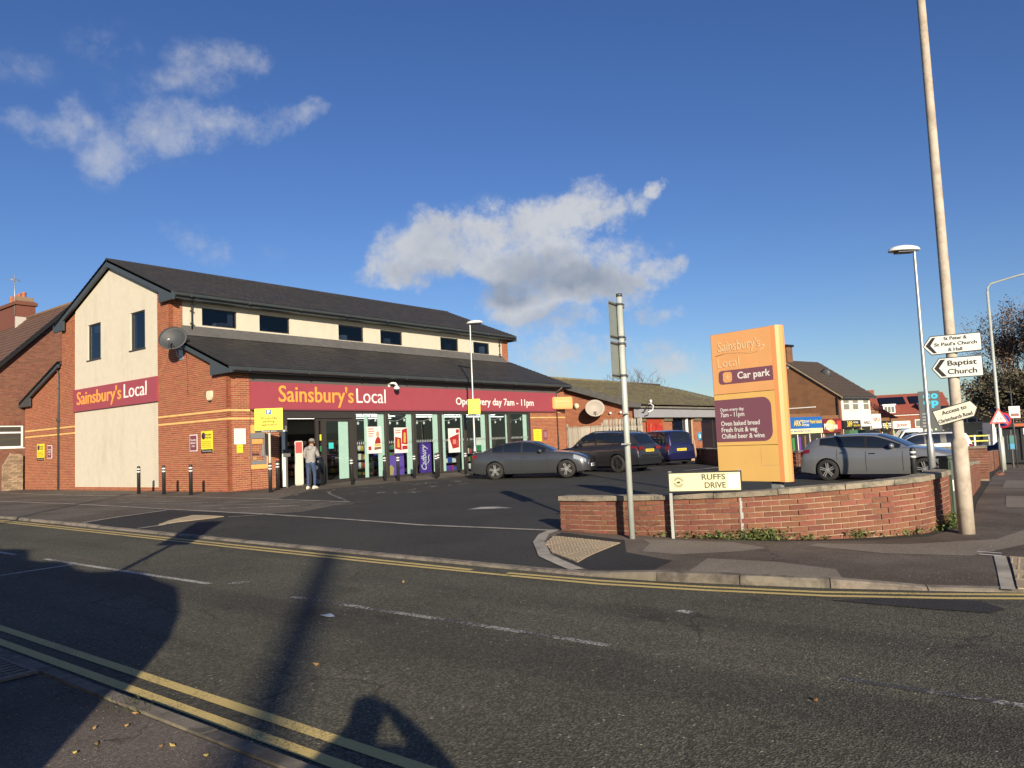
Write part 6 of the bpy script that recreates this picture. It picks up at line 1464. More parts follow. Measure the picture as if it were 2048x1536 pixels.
wsuv = dict(L=4.95, W=1.95, H=1.83, wb=2.92, xf=1.55, r=.37, paint=paint('white_car_paint', (.74, .74, .73), 0, .3), sill=.3, rails=True,
    body=[(-2.47, .8), (-2.45, 1.05), (-2.3, 1.18), (-1.5, 1.20), (0, 1.16), (.8, 1.13), (1.4, 1.14), (2.0, 1.08), (2.35, .95), (2.47, .72)],
    roof=[(-2.42, 1.15), (-2.3, 1.50), (-2.15, 1.75), (-1.5, 1.82), (-.4, 1.83), (.2, 1.80), (.6, 1.66), (1.35, 1.13)],
    windows=[(-2.0, -1.15), (-.85, -.15), (-.05, .95)], ws=(.5, 1.28), rs=(-2.36, -2.18), doors=(-1.05, -.1, 1.0), handles=(-.9, .1), mirror=.8,
    head=(2.0, 2.46, .75, .93), tail=(-2.46, -2.2, .66, .95), grille=[(-.6, .6, .5, .8, M_BLACK)], plf=.5, plr=.8, tz=(.9, 1.1))
zg = .93-1.83
make_car('white sport utility car driving past beyond the boundary wall', (32.69, -16.17, -0.97), radians(112), wsuv)
small = dict(hatch); small['paint'] = MATS['white_car_paint']; small['reg'] = 'FN66 KLD'
make_car('white car mostly hidden behind the boundary wall by the low shop', (26.5, -8.6, T(26, -8.5)-.0), radians(110), small)
dark = dict(suv); dark['paint'] = paint('black_car_paint', (.012, .012, .014), .2, .25); dark['reg'] = 'MX15 ZRT'
make_car('black car beyond the truck bed on the side road', (30.0, -21.3, T(28, -24)-.15), radians(85), dark)
# white tipper truck on the side road: tall cab to the left, dropside bed with yellow rails to the right
def flat_truck(label, loc, heading):
    t = thing('truck', label, 'truck', loc, heading); pm = MATS['white_car_paint']; GB = nmat('dropside_white', (.62, .62, .60), .45)
    side = [(2.15, .35), (2.20, .95), (2.12, 1.18), (1.45, 1.42), (.92, 2.20), (.55, 2.30), (-.15, 2.30), (-.2, .35)]
    mb = MB(); rows = []
    for y in (-.98, -.92, .92, .98): rows.append([(x*(1 if abs(y) < .95 else .985), y, .35+(z-.35)*(1 if abs(y) < .95 else .985)) for x, z in side])
    R_ = mb.grid(rows, smooth=False, closed=True); mb.bm.faces.new(R_[0]); mb.bm.faces.new(R_[-1][::-1]); mb.build('cab', pm, t, bevel=.02)
    for s in (1, -1):
        MB().prism([(1.40, s*.978, 1.36), (.88, s*.972, 2.06), (.10, s*.972, 2.06), (.10, s*.978, 1.26), (1.34, s*.978, 1.26)], (0, s*.012, 0)).build('side_window', M_CGLASS, t)
        MB().box(1.36, 1.54, s*1.1-.08, s*1.1+.08, 1.3, 1.6).build('wing_mirror', M_BLACK, t, bevel=.02)
    MB().prism([(1.50, -.8, 1.44), (1.50, .8, 1.44), (.97, .74, 2.15), (.97, -.74, 2.15)], (.02, 0, .015)).build('windscreen', M_CGLASS, t)
    MB().box(-.75, -.25, -.9, .9, .8, 2.15).build('body_box', nmat('grey_bed', (.42, .42, .40), .6), t, bevel=.02)
    MB().box(-4.05, -.8, -.98, .98, .62, .74).build('floor', M_DGREY, t)
    for s in (1, -1):
        MB().box(-4.0, -.82, s*.985-.02, s*.985+.02, .60, 1.04).build('side_board', GB, t)
        for z in (1.30, 1.62): MB().box(-3.9, -1.9, s*.96-.03, s*.96+.03, z, z+.075).build('yellow_rail', nmat('rail_yellow', (.70, .58, .06), .45), t)
        for x in (-3.9, -3.9, -3.1, -2.35): MB().box(x, x+.09, s*.97-.03, s*.97+.04, 1.04, 1.72).build('rail_post', GB, t)
    MB().prism([(-4.02, -1.0, .45), (-4.28, -1.0, .45), (-4.28, -1.0, 2.2), (-4.16, -1.0, 2.45), (-4.10, -1.0, 2.45)], (0, 2.0, 0)).build('tailboard', GB, t)
    tm, rm, km = make_wheel(.36, .22, M_RIM, 8)
    for xw in (1.35, -2.8):
        for s in (1, -1): w = link_mesh('wheel', tm, None, t, (xw, s*.84, .36), (0, 0, 0 if s > 0 else pi)); link_mesh('rim', rm, None, w)
    MB().box(-3.9, 1.9, -.55, .55, .35, .6).build('chassis', M_BLACK, t)
    return t
flat_truck('white truck with tall cab, yellow railed bed and upright tailboard driving along the side road', (40.46, -14.62, -1.21), radians(112))

# ---------------------------------------------------------------- people
def person(label, loc, heading, J, clothes, hat=None, group=None):
    "one continuous skinned body; J joint name -> (x forward, y left, z up, radius)"
    names = list(J); idx = {n: i for i, n in enumerate(names)}
    edges = [('pelvis', 'waist'), ('waist', 'chest'), ('chest', 'neck'), ('neck', 'head'), ('head', 'crown')]
    for s in 'LR':
        edges += [('chest', 'shoulder'+s), ('shoulder'+s, 'elbow'+s), ('elbow'+s, 'wrist'+s), ('wrist'+s, 'palm'+s), ('pelvis', 'hip'+s), ('hip'+s, 'knee'+s), ('knee'+s, 'ankle'+s), ('ankle'+s, 'toe'+s)]
        w, p = Vector(J['wrist'+s][:3]), Vector(J['palm'+s][:3]); d = (p-w).normalized(); sd = d.cross(Vector((0, 0, 1))); sd = sd.normalized() if sd.length > .1 else Vector((0, 1, 0))
        for k, (o_, l_) in enumerate(((-.034, .055), (-.012, .075), (.012, .072), (.034, .06))):
            a = p+d*.03+sd*o_; b = a+d*l_*.6; e = a+d*l_-Vector((0, 0, .015))
            for nm, q, rr_ in (('fa', a, .0105), ('fb', b, .0095), ('fc', e, .008)): J['%s%d%s' % (nm, k, s)] = (*q, rr_); idx['%s%d%s' % (nm, k, s)] = len(idx)
            edges += [('palm'+s, 'fa%d%s' % (k, s)), ('fa%d%s' % (k, s), 'fb%d%s' % (k, s)), ('fb%d%s' % (k, s), 'fc%d%s' % (k, s))]
        a = w+d*.03-sd*.035; b = a+d*.045-sd*.02
        for nm, q, rr_ in (('ta', a, .012), ('tb', b, .010)): J[nm+s] = (*q, rr_); idx[nm+s] = len(idx)
        edges += [('wrist'+s, 'ta'+s), ('ta'+s, 'tb'+s)]
    me = bpy.data.meshes.new('body'); me.from_pydata([J[n][:3] for n in idx], [(idx[a], idx[b]) for a, b in edges], [])
    o = bpy.data.objects.new('body', me); COL.objects.link(o)
    o.modifiers.new('skin', 'SKIN'); sv = me.skin_vertices[0].data
    for n, i in idx.items():
        r = J[n][3]; sv[i].radius = (r, r) if not isinstance(r, tuple) else r
    sv[0].use_root = True
    o.modifiers.new('sub', 'SUBSURF').levels = 2
    bpy.context.view_layer.update(); dg = bpy.context.evaluated_depsgraph_get()
    m2 = bpy.data.meshes.new_from_object(o.evaluated_get(dg)); bpy.data.objects.remove(o); bpy.data.meshes.remove(me)
    for m_ in clothes: m2.materials.append(m_)         # skin, top, trousers, shoes
    hands = [Vector(J['palm'+s][:3]) for s in 'LR']; nz = J['neck'][2]; pz = J['pelvis'][2]
    for p in m2.polygons:
        c = p.center; p.use_smooth = True
        if min((c-h).length for h in hands) < .13 and (c-Vector(J['elbowL'][:3])).length > .17 and (c-Vector(J['elbowR'][:3])).length > .17: p.material_index = 0
        elif c.z > nz+.015 and abs(c.y-J['head'][1]) < .13: p.material_index = 0
        elif c.z < .10 : p.material_index = 3
        elif c.z < pz-.02: p.material_index = 2
        else: p.material_index = 1
    t = thing('person', label, 'person', loc, heading, group); link_mesh('body', m2, None, t)
    h = Vector(J['head'][:3])
    if hat:
        mb = MB(); mb.lathe([(.104, 0), (.106, .03), (.095, .075), (.06, .105), (0, .115)], 16, Matrix.Translation((h.x-.01, h.y, h.z+.03))); mb.prism([(h.x+.07, h.y-.075, h.z+.035), (h.x+.19, h.y-.05, h.z+.02), (h.x+.20, h.y+.05, h.z+.02), (h.x+.07, h.y+.075, h.z+.035)], (0, 0, .012)); mb.build('cap', hat, t)
    mb = MB(); mb.lathe([(.0, -.02), (.016, -.015), (.012, .02), (0, .03)], 8, Matrix.Translation((h.x+.10, h.y, h.z-.02)))
    for s in (1, -1): mb.lathe([(0, -.03), (.014, -.02), (.014, .02), (0, .03)], 8, Matrix.Translation((h.x-.005, h.y+s*.095, h.z-.01)))
    mb.build('nose_and_ears', clothes[0], t)
    mb = MB(); mb.lathe([(.100, -.05), (.103, .02), (.09, .08), (.05, .105), (0, .11)], 14, Matrix.Translation((h.x-.018, h.y, h.z+.012)));
    for v in mb.bm.verts:
        if v.co.x > h.x+.05: v.co.z = max(v.co.z, h.z+.06)
    mb.build('hair', nmat('brown_hair', (.08, .05, .03), .8), t)
    for s in 'LR':
        a, b = Vector(J['ankle'+s][:3]), Vector(J['toe'+s][:3]); d = (b-a); d.z = 0; d.normalize(); sd = Vector((-d.y, d.x, 0)); mb = MB(); rows = []
        for x_, w_, z_ in ((-.09, .030, .09), (-.06, .042, .11), (0, .046, .10), (.08, .050, .075), (.15, .045, .06), (.19, .025, .04)):
            q = a+d*x_; q.z = a.z-.085; rows.append([tuple(q+sd*w_*u+Vector((0, 0, v*z_))) for u, v in ((-1, 0), (1, 0), (1, .6), (.55, 1), (-.55, 1), (-1, .6))])
        R_ = mb.grid(rows, closed=True); mb.bm.faces.new(R_[0]); mb.bm.faces.new(R_[-1]); mb.build('shoe', clothes[3], t)
    return t
SKIN = nmat('skin', (.48, .29, .21), .5); HOOD = nmat('grey_sweatshirt', (.27, .255, .24), .9, .12, 14); JEAN = nmat('blue_jeans', (.035, .060, .125), .85, .25, 10); SHOE = nmat('cream_trainers', (.68, .64, .50), .6)
J = dict(pelvis=(0, 0, .97, (.135, .115)), waist=(.0, 0, 1.10, (.16, .135)), chest=(.045, 0, 1.35, (.185, .15)), neck=(.085, 0, 1.515, .055), head=(.115, -.01, 1.655, (.088, .098)), crown=(.11, -.01, 1.735, .07),
         shoulderL=(.04, .19, 1.43, .075), elbowL=(.05, .28, 1.17, .066), wristL=(.24, .20, 1.04, .038), palmL=(.30, .17, 1.03, .036), hipL=(0, .095, .90, .10), kneeL=(.0, .10, .50, .066), ankleL=(-.03, .10, .09, .045), toeL=(.12, .125, .04, .035),
         shoulderR=(.05, -.19, 1.43, .075), elbowR=(.07, -.27, 1.17, .066), wristR=(.27, -.19, 1.10, .038), palmR=(.33, -.17, 1.12, .036), hipR=(0, -.095, .90, .10), kneeR=(.10, -.10, .51, .066), ankleR=(.08, -.10, .09, .045), toeR=(.23, -.13, .04, .035))
man = person('person in grey sweatshirt, cap and jeans standing at the shop entrance', (1.83, -2.22, T(1.8, -2.2)), radians(24), J, [SKIN, HOOD, JEAN, SHOE], hat=nmat('grey_cap', (.20, .19, .18), .9))
mb = MB(); mb.lathe([(0, -.03), (.07, 0), (.11, .06), (.10, .13), (0, .15)], 12, Matrix.Translation((-.07, 0, 1.42)) @ Matrix.Rotation(radians(70), 4, 'Y')); mb.build('hood', HOOD, man)
b = thing('carrier_bag', 'white packet held in front of the standing person', 'packet', (2.12, -2.12, 1.04), radians(24)); mb = MB(); mb.prism([(-.03, -.10, 0), (.09, -.12, .02), (.11, .05, .15), (.05, .10, .22), (-.02, .04, .16)], (.05, .04, .05)); mb.build('packet', nmat('white_packet', (.7, .69, .62), .6), b, bevel=.02)
# whoever takes the picture, standing behind the lens (only the shadow falls into view)
J2 = {k: v for k, v in J.items() if k[:2] not in ('fa', 'fb', 'fc', 'ta', 'tb')}
J2.update(shoulderL=(.0, .20, 1.41, .085), elbowL=(.16, .36, 1.24, .085), wristL=(.32, .12, 1.47, .055), palmL=(.36, .06, 1.52, .034), shoulderR=(.0, -.20, 1.41, .08), elbowR=(.14, -.40, 1.27, .075), wristR=(.32, -.14, 1.50, .05), palmR=(.36, -.08, 1.54, .034), chest=(.0, 0, 1.30, (.19, .15)), waist=(0, 0, 1.12, (.19, .15)), pelvis=(0, 0, .97, (.18, .15)), neck=(0, 0, 1.47, .06), head=(.0, 0, 1.63, (.088, .098)), crown=(0, 0, 1.72, .065))
person('person behind the lens holding up a phone, seen only as a shadow', (-15.68, -25.15, T(-15, -25)+.03), HEAD, J2, [SKIN, nmat('dark_coat', (.03, .03, .035), .9), JEAN, M_BLACK])

# ---------------------------------------------------------------- neighbours
def roof_slabs(mb, x0, x1, y0, z0, ym, zm, y1, z1, th=.12):
    slab(mb, x0, x1, y0, z0, ym, zm, th); slab(mb, x0, x1, y1, z1, ym, zm, th)
# brick house to the left
h = thing('house', 'dull red brick house with brown tiled roof and chimney left of the shop', 'house')
HY = 18.62
poly = [[(-2.2, 0), (6.6, 0), (6.6, 5.3), (-2.2, 5.3)], [(-2.2, 5.3), (6.6, 5.3), (2.23, 9.45)]]
holes_w = (-1.35, .02, 2.12, 3.24)
polys2 = [[(-2.2, 0), (-1.35, 0), (-1.35, 5.3), (-2.2, 5.3)], [(-1.35, 0), (.02, 0), (.02, 2.12), (-1.35, 2.12)], [(-1.35, 3.24), (.02, 3.24), (.02, 5.3), (-1.35, 5.3)], [(.02, 0), (3.2, 0), (3.2, 5.3), (.02, 5.3)], poly[1]]
mortar_bed(h, [((0, HY, 0), FA, FN, polys2)], M_HMORT)
build_bricks(h, [b for b in lay_bricks((0, HY, 0), FA, FN, polys2) if b[5].x < 3.2], M_HBRICK, 120, Vector((-1, 18, 3)))
MB().box(-2.2, 6.6, HY+.15, 30, 0, 5.3).build('rear_wall', M_HBRICK, h)
mb = MB()
for i in range(9): MB
window(h, (0, HY, 0), FA, FN, holes_w, frame=M_WHITE, pane=nmat('grey_window_glass', (.05, .055, .05), .08, spec=.7), fw_=.075, depth=.06, hsplit=2.88, sill=M_WHITE)
mb = MB()
for k in range(7):
    mb.box(-1.5+k*.235, -1.29+k*.235, HY-.03, HY-.001, 3.26, 3.46)
mb.build('soldier_brick', M_HBRICK, h)
mb = MB()
tiled(mb, HY-.25, 31, -2.55, 4.95, 2.23, 9.68, .33, .28, .028, axis='x'); tiled(mb, HY-.25, 31, 7.0, 4.95, 2.23, 9.68, .33, .6, .028, axis='x'); mb.build('roof_tile', M_BTILE, h, kind='stuff')
mb = MB()
for s_, x0_ in ((1, -2.5), (-1, 6.95)): mb.hexa([(x0_, HY-.22, 4.80), (2.23, HY-.22, 9.50), (2.23, 31, 9.50), (x0_, 31, 4.80), (x0_, HY-.22, 4.93), (2.23, HY-.22, 9.65), (2.23, 31, 9.65), (x0_, 31, 4.93)])
mb.build('roof_deck', M_BLACK, h)
MB().prism([(-2.6, HY-.30, 4.90), (2.23, HY-.30, 9.72), (2.23, HY-.30, 9.46), (-2.4, HY-.30, 4.82)], (0, .06, 0)).build('verge_board', M_BLACK, h)
mb = MB(); mb.tube([(2.23, HY-.28, 9.72), (2.23, 31, 9.72)], .09, 8); mb.build('ridge_tile', M_BTILE, h)
ch = MB().box(1.75, 2.75, 24.6, 27.2, 8.6, 10.75).build('chimney', M_HBRICK, h); MB().box(1.65, 2.85, 24.5, 27.3, 10.5, 10.68).build('corbel', M_HBRICK, ch)
mb = MB(); mb.box(1.6, 2.9, 24.32, 24.38, 8.9, 9.75); mb.build('lead_step', nmat('pale_lead', (.42, .40, .36), .7), ch)
for k in range(4):
    mb = MB(); mb.lathe([(.17, 11.0), (.15, 11.1), (.125, 11.5), (.15, 11.54), (.14, 11.6), (.1, 11.6)], 12, Matrix.Translation((2.25, 24.95+.6*k, -.28))); mb.build('chimney_pot', nmat('terracotta', (.36, .13, .07), .85, .15, 10), ch)
mb = MB(); mb.box(1.8, 2.7, 24.7, 24.9, 10.75, 11.0); mb.build('flaunching', M_HMORT, ch)
an = thing('roof_aerial', 'thin television aerial on the chimney of the left house', 'aerial', (1.72, 24.8, 10.3))
mb = MB(); mb.tube([(0, 0, -.4), (0, 0, 2.0)], .02, 6); mb.tube([(-.3, -.5, 1.6), (.3, .7, 1.75)], .012, 5)
for k in range(5): q = Vector((-.3, -.5, 1.6)).lerp(Vector((.3, .7, 1.75)), k/4); mb.tube([q+Vector((.25, -.13, 0)), q-Vector((.25, -.13, 0))], .008, 4)
mb.build('mast', M_STEEL, an)
mb = MB(); st = thing('garden_wall', 'rough worn brick and stone wall below the house window at the far left', 'wall', (0, 0, 0))
bl = lay_bricks((0, 18.42, 0), FA, FN, [[(-.95, 0), (-.06, 0), (-.06, 1.75), (-.6, 1.85), (-.95, 1.2)]], L_=.30, Hc=.10, proud=.02); mortar_bed(st, [((0, 18.42, 0), FA, FN, [[(-.95, 0), (-.06, 0), (-.06, 1.75), (-.6, 1.85), (-.95, 1.2)]])], M_WMORT); build_bricks(st, bl, nmat('yellowed_stone', (.26, .19, .12), .9, .3, 6, island=.3), 40, Vector((-.5, 18, 1)))

# low building with mossy roof to the right of the shop
n = thing('low_building', 'low brick building with mossy tiled hipped roof beyond the fence', 'shop')
NX, NY0, RY = 24.3, -3.0, 3.6
base = -.75
SP = [[(-3.0, base), (3.6, base), (3.6, 5.05), (-3.0, 3.05)], [(3.6, base), (10.2, base), (10.2, 3.05), (3.6, 5.05)]]
mortar_bed(n, [((NX, 0, 0), GA, GX, SP)], M_MORT)
build_bricks(n, [b for b in lay_bricks((NX, 0, 0), GA, GX, SP) if b[5].y < 3.4], M_BRICK, 200, Vector((22, -2, 3)))
piers = [(24.3, 25.35), (27.5, 28.8), (31.8, 33.1), (36.4, 37.6), (40.3, 41.0)]
PP = [[(a, base), (b, base), (b, 2.5), (a, 2.5)] for a, b in piers]
mortar_bed(n, [((0, NY0, 0), FA, FN, PP)], M_MORT, back=.25); build_bricks(n, lay_bricks((0, NY0, 0), FA, FN, PP), M_BRICK, 60, Vector((25, -3, 1.6)))
MB().box(24.4, 41, NY0+.3, NY0+.4, base, 3.0).build('back_wall', M_DARKIN, n)
for (a, _), (__, b2) in zip([(p[1], 0) for p in piers[:-1]], [(0, p[0]) for p in piers[1:]]):
    w = window(n, (0, NY0, 0), FA, FN, (a, b2, base+.5, 2.42), fw_=.09, depth=.12, splits=((a+b2)/2+.5,))
mb = MB(); mb.box(30.9, 31.05, NY0-.02, NY0+.1, base, 2.4); mb.build('white_post', M_LWHITE, n)
MB().box(24.1, 41.2, NY0-.30, NY0+.05, 2.42, 2.95).build('fascia', M_GRANITE, n, bevel=.01)
MB().box(24.0, 41.3, NY0-.45, NY0+.02, 2.97, 3.20).build('eave_board', nmat('grubby_eave', (.17, .155, .125), .8, .3, 3), n)
for a, b in piers: 
    MB().box(a+.1, b-.1, NY0-.12, NY0-.012, 2.2, 2.41).build('corbel', nmat('mossy_stone', (.13, .115, .07), .9, .3, 6), n)
mb = MB(); tiled(mb, 23.95, 41.3, NY0-.5, 3.18, RY, 5.32, .33, .32, .03); tiled(mb, 23.95, 41.3, 10.7, 3.18, RY, 5.32, .33, .32, .03)
bm = mb.bm; geom = bm.verts[:]+bm.edges[:]+bm.faces[:]
bmesh.ops.bisect_plane(bm, geom=geom, plane_co=(40.4, RY, 5.2), plane_no=(.30, 0, .95), clear_outer=True)
mb.build('roof_tile', M_MOSS, n, kind='stuff', recalc=False)
mb = MB(); slab(mb, 24.0, 38.5, NY0-.45, 3.18, RY, 5.30, .1); slab(mb, 24.0, 38.5, 10.6, 3.18, RY, 5.30, .1); mb.build('roof_deck', M_BLACK, n)
MB().prism([(23.88, NY0-.5, 3.20), (23.88, RY, 5.36), (23.88, RY, 5.02), (23.88, NY0+.2, 3.05), (23.88, NY0-.5, 2.98)], (.12, 0, 0)).build('verge_board', nmat('weathered_verge', (.10, .098, .092), .8, .25, 4), n)
mb = MB(); mb.tube([(23.9, RY, 5.34), (40.3, RY, 5.34)], .09, 8); mb.build('ridge_tile', M_MOSS, n)
mb = MB(); mb.tube([(24.6, -3.55, 3.0), (24.55, -3.4, 2.75), (24.15, -3.1, 2.6), (24.15, -3.06, .0)], .045, 8); mb.build('downpipe', M_BLACK, n)
c = thing('security_camera', 'white bracket camera at the eave corner of the low building', 'camera', (24.75, -3.6, 3.05)); mb = MB(); mb.tube([(0, .1, .1), (-.05, -.15, .15), (.0, -.3, .0), (-.15, -.3, -.25), (-.5, -.2, -.35)], .035, 8); mb.lathe([(0, -.1), (.07, -.07), (.07, .08), (0, .1)], 10, Matrix.Translation((-.1, -.2, .28))); mb.build('body', M_WHITE, c)
dish('round beige satellite dish on the side wall of the low building', (23.7, -.55, 3.08), (-.75, -.62, .22), .55, nmat('dish_beige', (.33, .29, .245), .6), arm=.8, tilt=0)
a = thing('alarm_box', 'round cream alarm box on the side wall of the low building', 'alarm box', (24.28, 1.1, 3.35)); mb = MB(); mb.lathe([(.19, 0), (.18, -.08), (.0, -.1)], 8, axis='X'); mb.build('cover', MATS['cream_plastic'], a)
for k, y in enumerate((-1.3, -2.0)):
    s_ = thing('wall_light', ['left of two small white lights on the low building side wall', 'right of two small white lights on the low building side wall'][k], 'light', (24.28, y, 2.78)); mb = MB(); mb.lathe([(.08, 0), (.07, -.1), (0, -.13)], 10, axis='X'); mb.build('body', M_WHITE, s_)
p = thing('window_poster', 'poster of ripe red and orange fruit in the low building window', 'poster', (25.42, NY0-.04, .45)); MB().box(0, 2.0, 0, .02, 0, 1.9).build('sheet', nmat('orange_red_print', (.36, .05, .02), .5), p)
mb = MB(); r_ = random.Random(3)
for k in range(5):
    for q in range(2): mb.lathe([(0, -.42), (.16, -.3), (.21, 0), (.15, .3), (0, .42)], 12, Matrix.Translation((.22+.4*k, -.005, 1.25-q*.75)) @ Matrix.Rotation(r_.uniform(-.2, .2), 4, 'Y') @ Matrix.Diagonal((1, .05, 1, 1)))
mb.build('fruit_print', nmat('fruit_print', (.42, .03, .02), .4, .4, 3, col2=(.55, .20, .05), c2scale=1.2), p)
r = thing('round_sign', 'round pale blue sign on the brick pier of the low building', 'sign', (32.75, NY0-.03, 1.15)); mb = MB(); mb.lathe([(0, -.01), (.32, -.01), (.32, .0)], 20, axis='Y'); mb.build('disc', nmat('sign_sky_blue', (.04, .32, .56), .4), r); mb = MB(); mb.prism([(-.1, -.016, -.12), (.12, -.016, -.1), (.08, -.016, .14), (-.08, -.016, .12)], (0, .004, 0)); mb.build('emblem', M_LWHITE, r)
# plank fence between shop and low building
f0, f1 = Vector((21.45, -.08, 0)), Vector((24.25, -3.35, 0)); d = (f1-f0).normalized(); L_f = (f1-f0).length
t = thing('plank_fence', 'weathered grey plank fence between the shop and the low building', 'fence', (f0.x, f0.y, -.1), atan2(d.y, d.x))
rnd = random.Random(8); x = 0; k = 0
while x < L_f-.05:
    first = x < L_f*.47; w = rnd.uniform(.135, .15); top = (2.15 if first else 2.50)+rnd.uniform(-.03, .02)
    o = MB().box(0, w, 0, .022, 0, top).build('plank', M_WOOD, t, (x, rnd.uniform(-.006, .006)+(0 if first else .015), 0), (0, rnd.uniform(-.008, .008), 0)); x += w+(.006 if first else rnd.uniform(.02, .055)); k += 1
mb = MB()
for z in (.4, 1.2, 1.95): mb.box(0, L_f, .045, .10, z, z+.08)
mb.build('rail', M_WOOD, t)
for x in (0, L_f*.47, L_f): MB().box(x-.05, x+.05, .105, .2, 0, 2.3).build('post', M_WOOD, t)

# brown gable building with the parade of shops
FD = radians(-14); fd = Vector((cos(FD), sin(FD), 0)); gd = Vector((-sin(FD), cos(FD), 0)); BC = Vector((45.06, -8.7, -1.36))
b = thing('gabled_building', 'brown brick gabled building with white upper front above the parade', 'building', BC, FD)   # local x along the white front, y along the gable
M_BB = nmat('brown_brick_far', (.175, .085, .040), .9, .10, 2.5, col2=(.135, .070, .036), c2scale=1.3)
def fine_brick(m):     # far brickwork: too small to tell the bricks apart, texture only
    nt = m.node_tree; N = nt.nodes; L = nt.links; bs = N['Principled BSDF']; src = bs.inputs['Base Color'].links[0].from_socket
    br = N.new('ShaderNodeTexBrick'); tc = N.new('ShaderNodeTexCoord'); mp = N.new('ShaderNodeMapping'); mp.inputs['Rotation'].default_value = (pi/2, 0, pi/2)
    L.new(tc.outputs['Object'], mp.inputs[0]); L.new(mp.outputs[0], br.inputs['Vector']); br.inputs['Scale'].default_value = 1; br.inputs['Brick Width'].default_value = .225; br.inputs['Row Height'].default_value = .075; br.inputs['Mortar Size'].default_value = .008
    br.inputs['Color1'].default_value = (.8, .8, .8, 1); br.inputs['Color2'].default_value = (1.15, 1.1, 1.05, 1); br.inputs['Mortar'].default_value = (1.3, 1.25, 1.2, 1)
    mx = N.new('ShaderNodeMix'); mx.data_type = 'RGBA'; mx.blend_type = 'MULTIPLY'; mx.inputs[0].default_value = .8; L.new(src, mx.inputs[6]); L.new(br.outputs[0], mx.inputs[7]); L.new(mx.outputs[2], bs.inputs['Base Color'])
fine_brick(M_BB)
GW, GL_, EZ, RZ = 8.6, 4.6, 5.1, 8.05
mb = MB(); mb.box(0, GL_, 0, GW, 0, EZ); mb.prism([(0, 0, EZ), (0, GW, EZ), (0, GW/2, RZ)], (GL_, 0, 0)); mb.build('wall', M_BB, b)
mb = MB(); tiled(mb, -.15, GL_+.35, -.4, EZ-.1, GW/2, RZ+.15, .5, .6, .03); tiled(mb, -.15, GL_+.35, GW+.4, EZ-.1, GW/2, RZ+.15, .5, .6, .03); mb.build('roof_tile', nmat('dark_brown_tile', (.062, .045, .034), .85, .15, 3), b, kind='stuff')
mb = MB(); slab(mb, -.12, GL_+.3, -.38, EZ-.1, GW/2, RZ+.14); slab(mb, -.12, GL_+.3, GW+.38, EZ-.1, GW/2, RZ+.14); mb.build('roof_deck', M_BLACK, b)
mb = MB(); mb.prism([(-.16, -.4, EZ-.12), (-.16, GW/2, RZ+.14), (-.16, GW/2, RZ+.02), (-.16, -.4, EZ-.24)], (.05, 0, 0)); mb.build('verge_board', nmat('verge_buff', (.32, .25, .17), .8), b)
MB().box(0, GL_+.3, -.45, -.36, EZ-.25, EZ-.12).build('gutter', M_DGREY, b)
chn = MB().box(.1, .9, GW/2-.2, GW/2+1.6, RZ-1.2, RZ+1.25).build('chimney', M_BB, b); MB().box(.0, 1.0, GW/2-.3, GW/2+1.7, RZ+1.25, RZ+1.42).build('cap', M_BLACK, chn); MB().box(-.03, .09, GW/2-.35, GW/2-.2, RZ-.5, RZ-.25).build('lead', M_LWHITE, chn)
mb = MB(); mb.box(.25, GL_-.1, -.06, -.004, 2.75, 5.0); mb.build('white_panel', nmat('white_cladding', (.70, .68, .60), .6, .05, 2), b)
for a in (.4, 1.75, 3.35): 
    w = MB().box(a, a+.95, -.075, -.062, 3.95, 4.85).build('window', M_LWHITE, b); MB().box(a+.08, a+.87, -.085, -.076, 4.03, 4.45).build('pane', nmat('pale_window_glass', (.22, .21, .17), .2), w); MB().box(a+.08, a+.87, -.085, -.076, 4.52, 4.78).build('pane', MATS['pale_window_glass'], w)
for k in range(4): MB().box(1.36+k*.36*1.0-.0+(.0 if k < 1 else 1.0 if k > 2 else .0), 1.40+k*.36+(.0 if k < 1 else 1.0 if k > 2 else .0), -.07, -.062, 3.9, 4.9).build('cover_strip', M_DGREY, b)
mb = MB(); mb.box(-.05, -.004, 1.9, 4.2, 4.32, 4.40); mb.build('white_pipe', M_LWHITE, b)
mb = MB(); mb.tube([(-.03, .1, 2.95), (-.03, 3.4, 3.0), (-.03, 3.9, 3.3), (-.03, 5.2, 3.3)], .035, 5); mb.tube([(-.06, .08, 5.0), (-.06, .08, 0)], .05, 6); mb.build('pipe', M_BLACK, b)
s_ = thing('satellite_dish', 'small grey dish standing on the brown building roof', 'satellite dish', BC+fd*2.6+gd*2.4+Vector((0, 0, 7.0))); mb = MB(); mb.lathe([(0, 0), (.3, .05), (.42, .14)], 14, Matrix.Rotation(radians(80), 4, 'Y')); mb.tube([(0, 0, 0), (.0, 0, -.8)], .03, 5); mb.build('reflector', M_DGREY, s_)
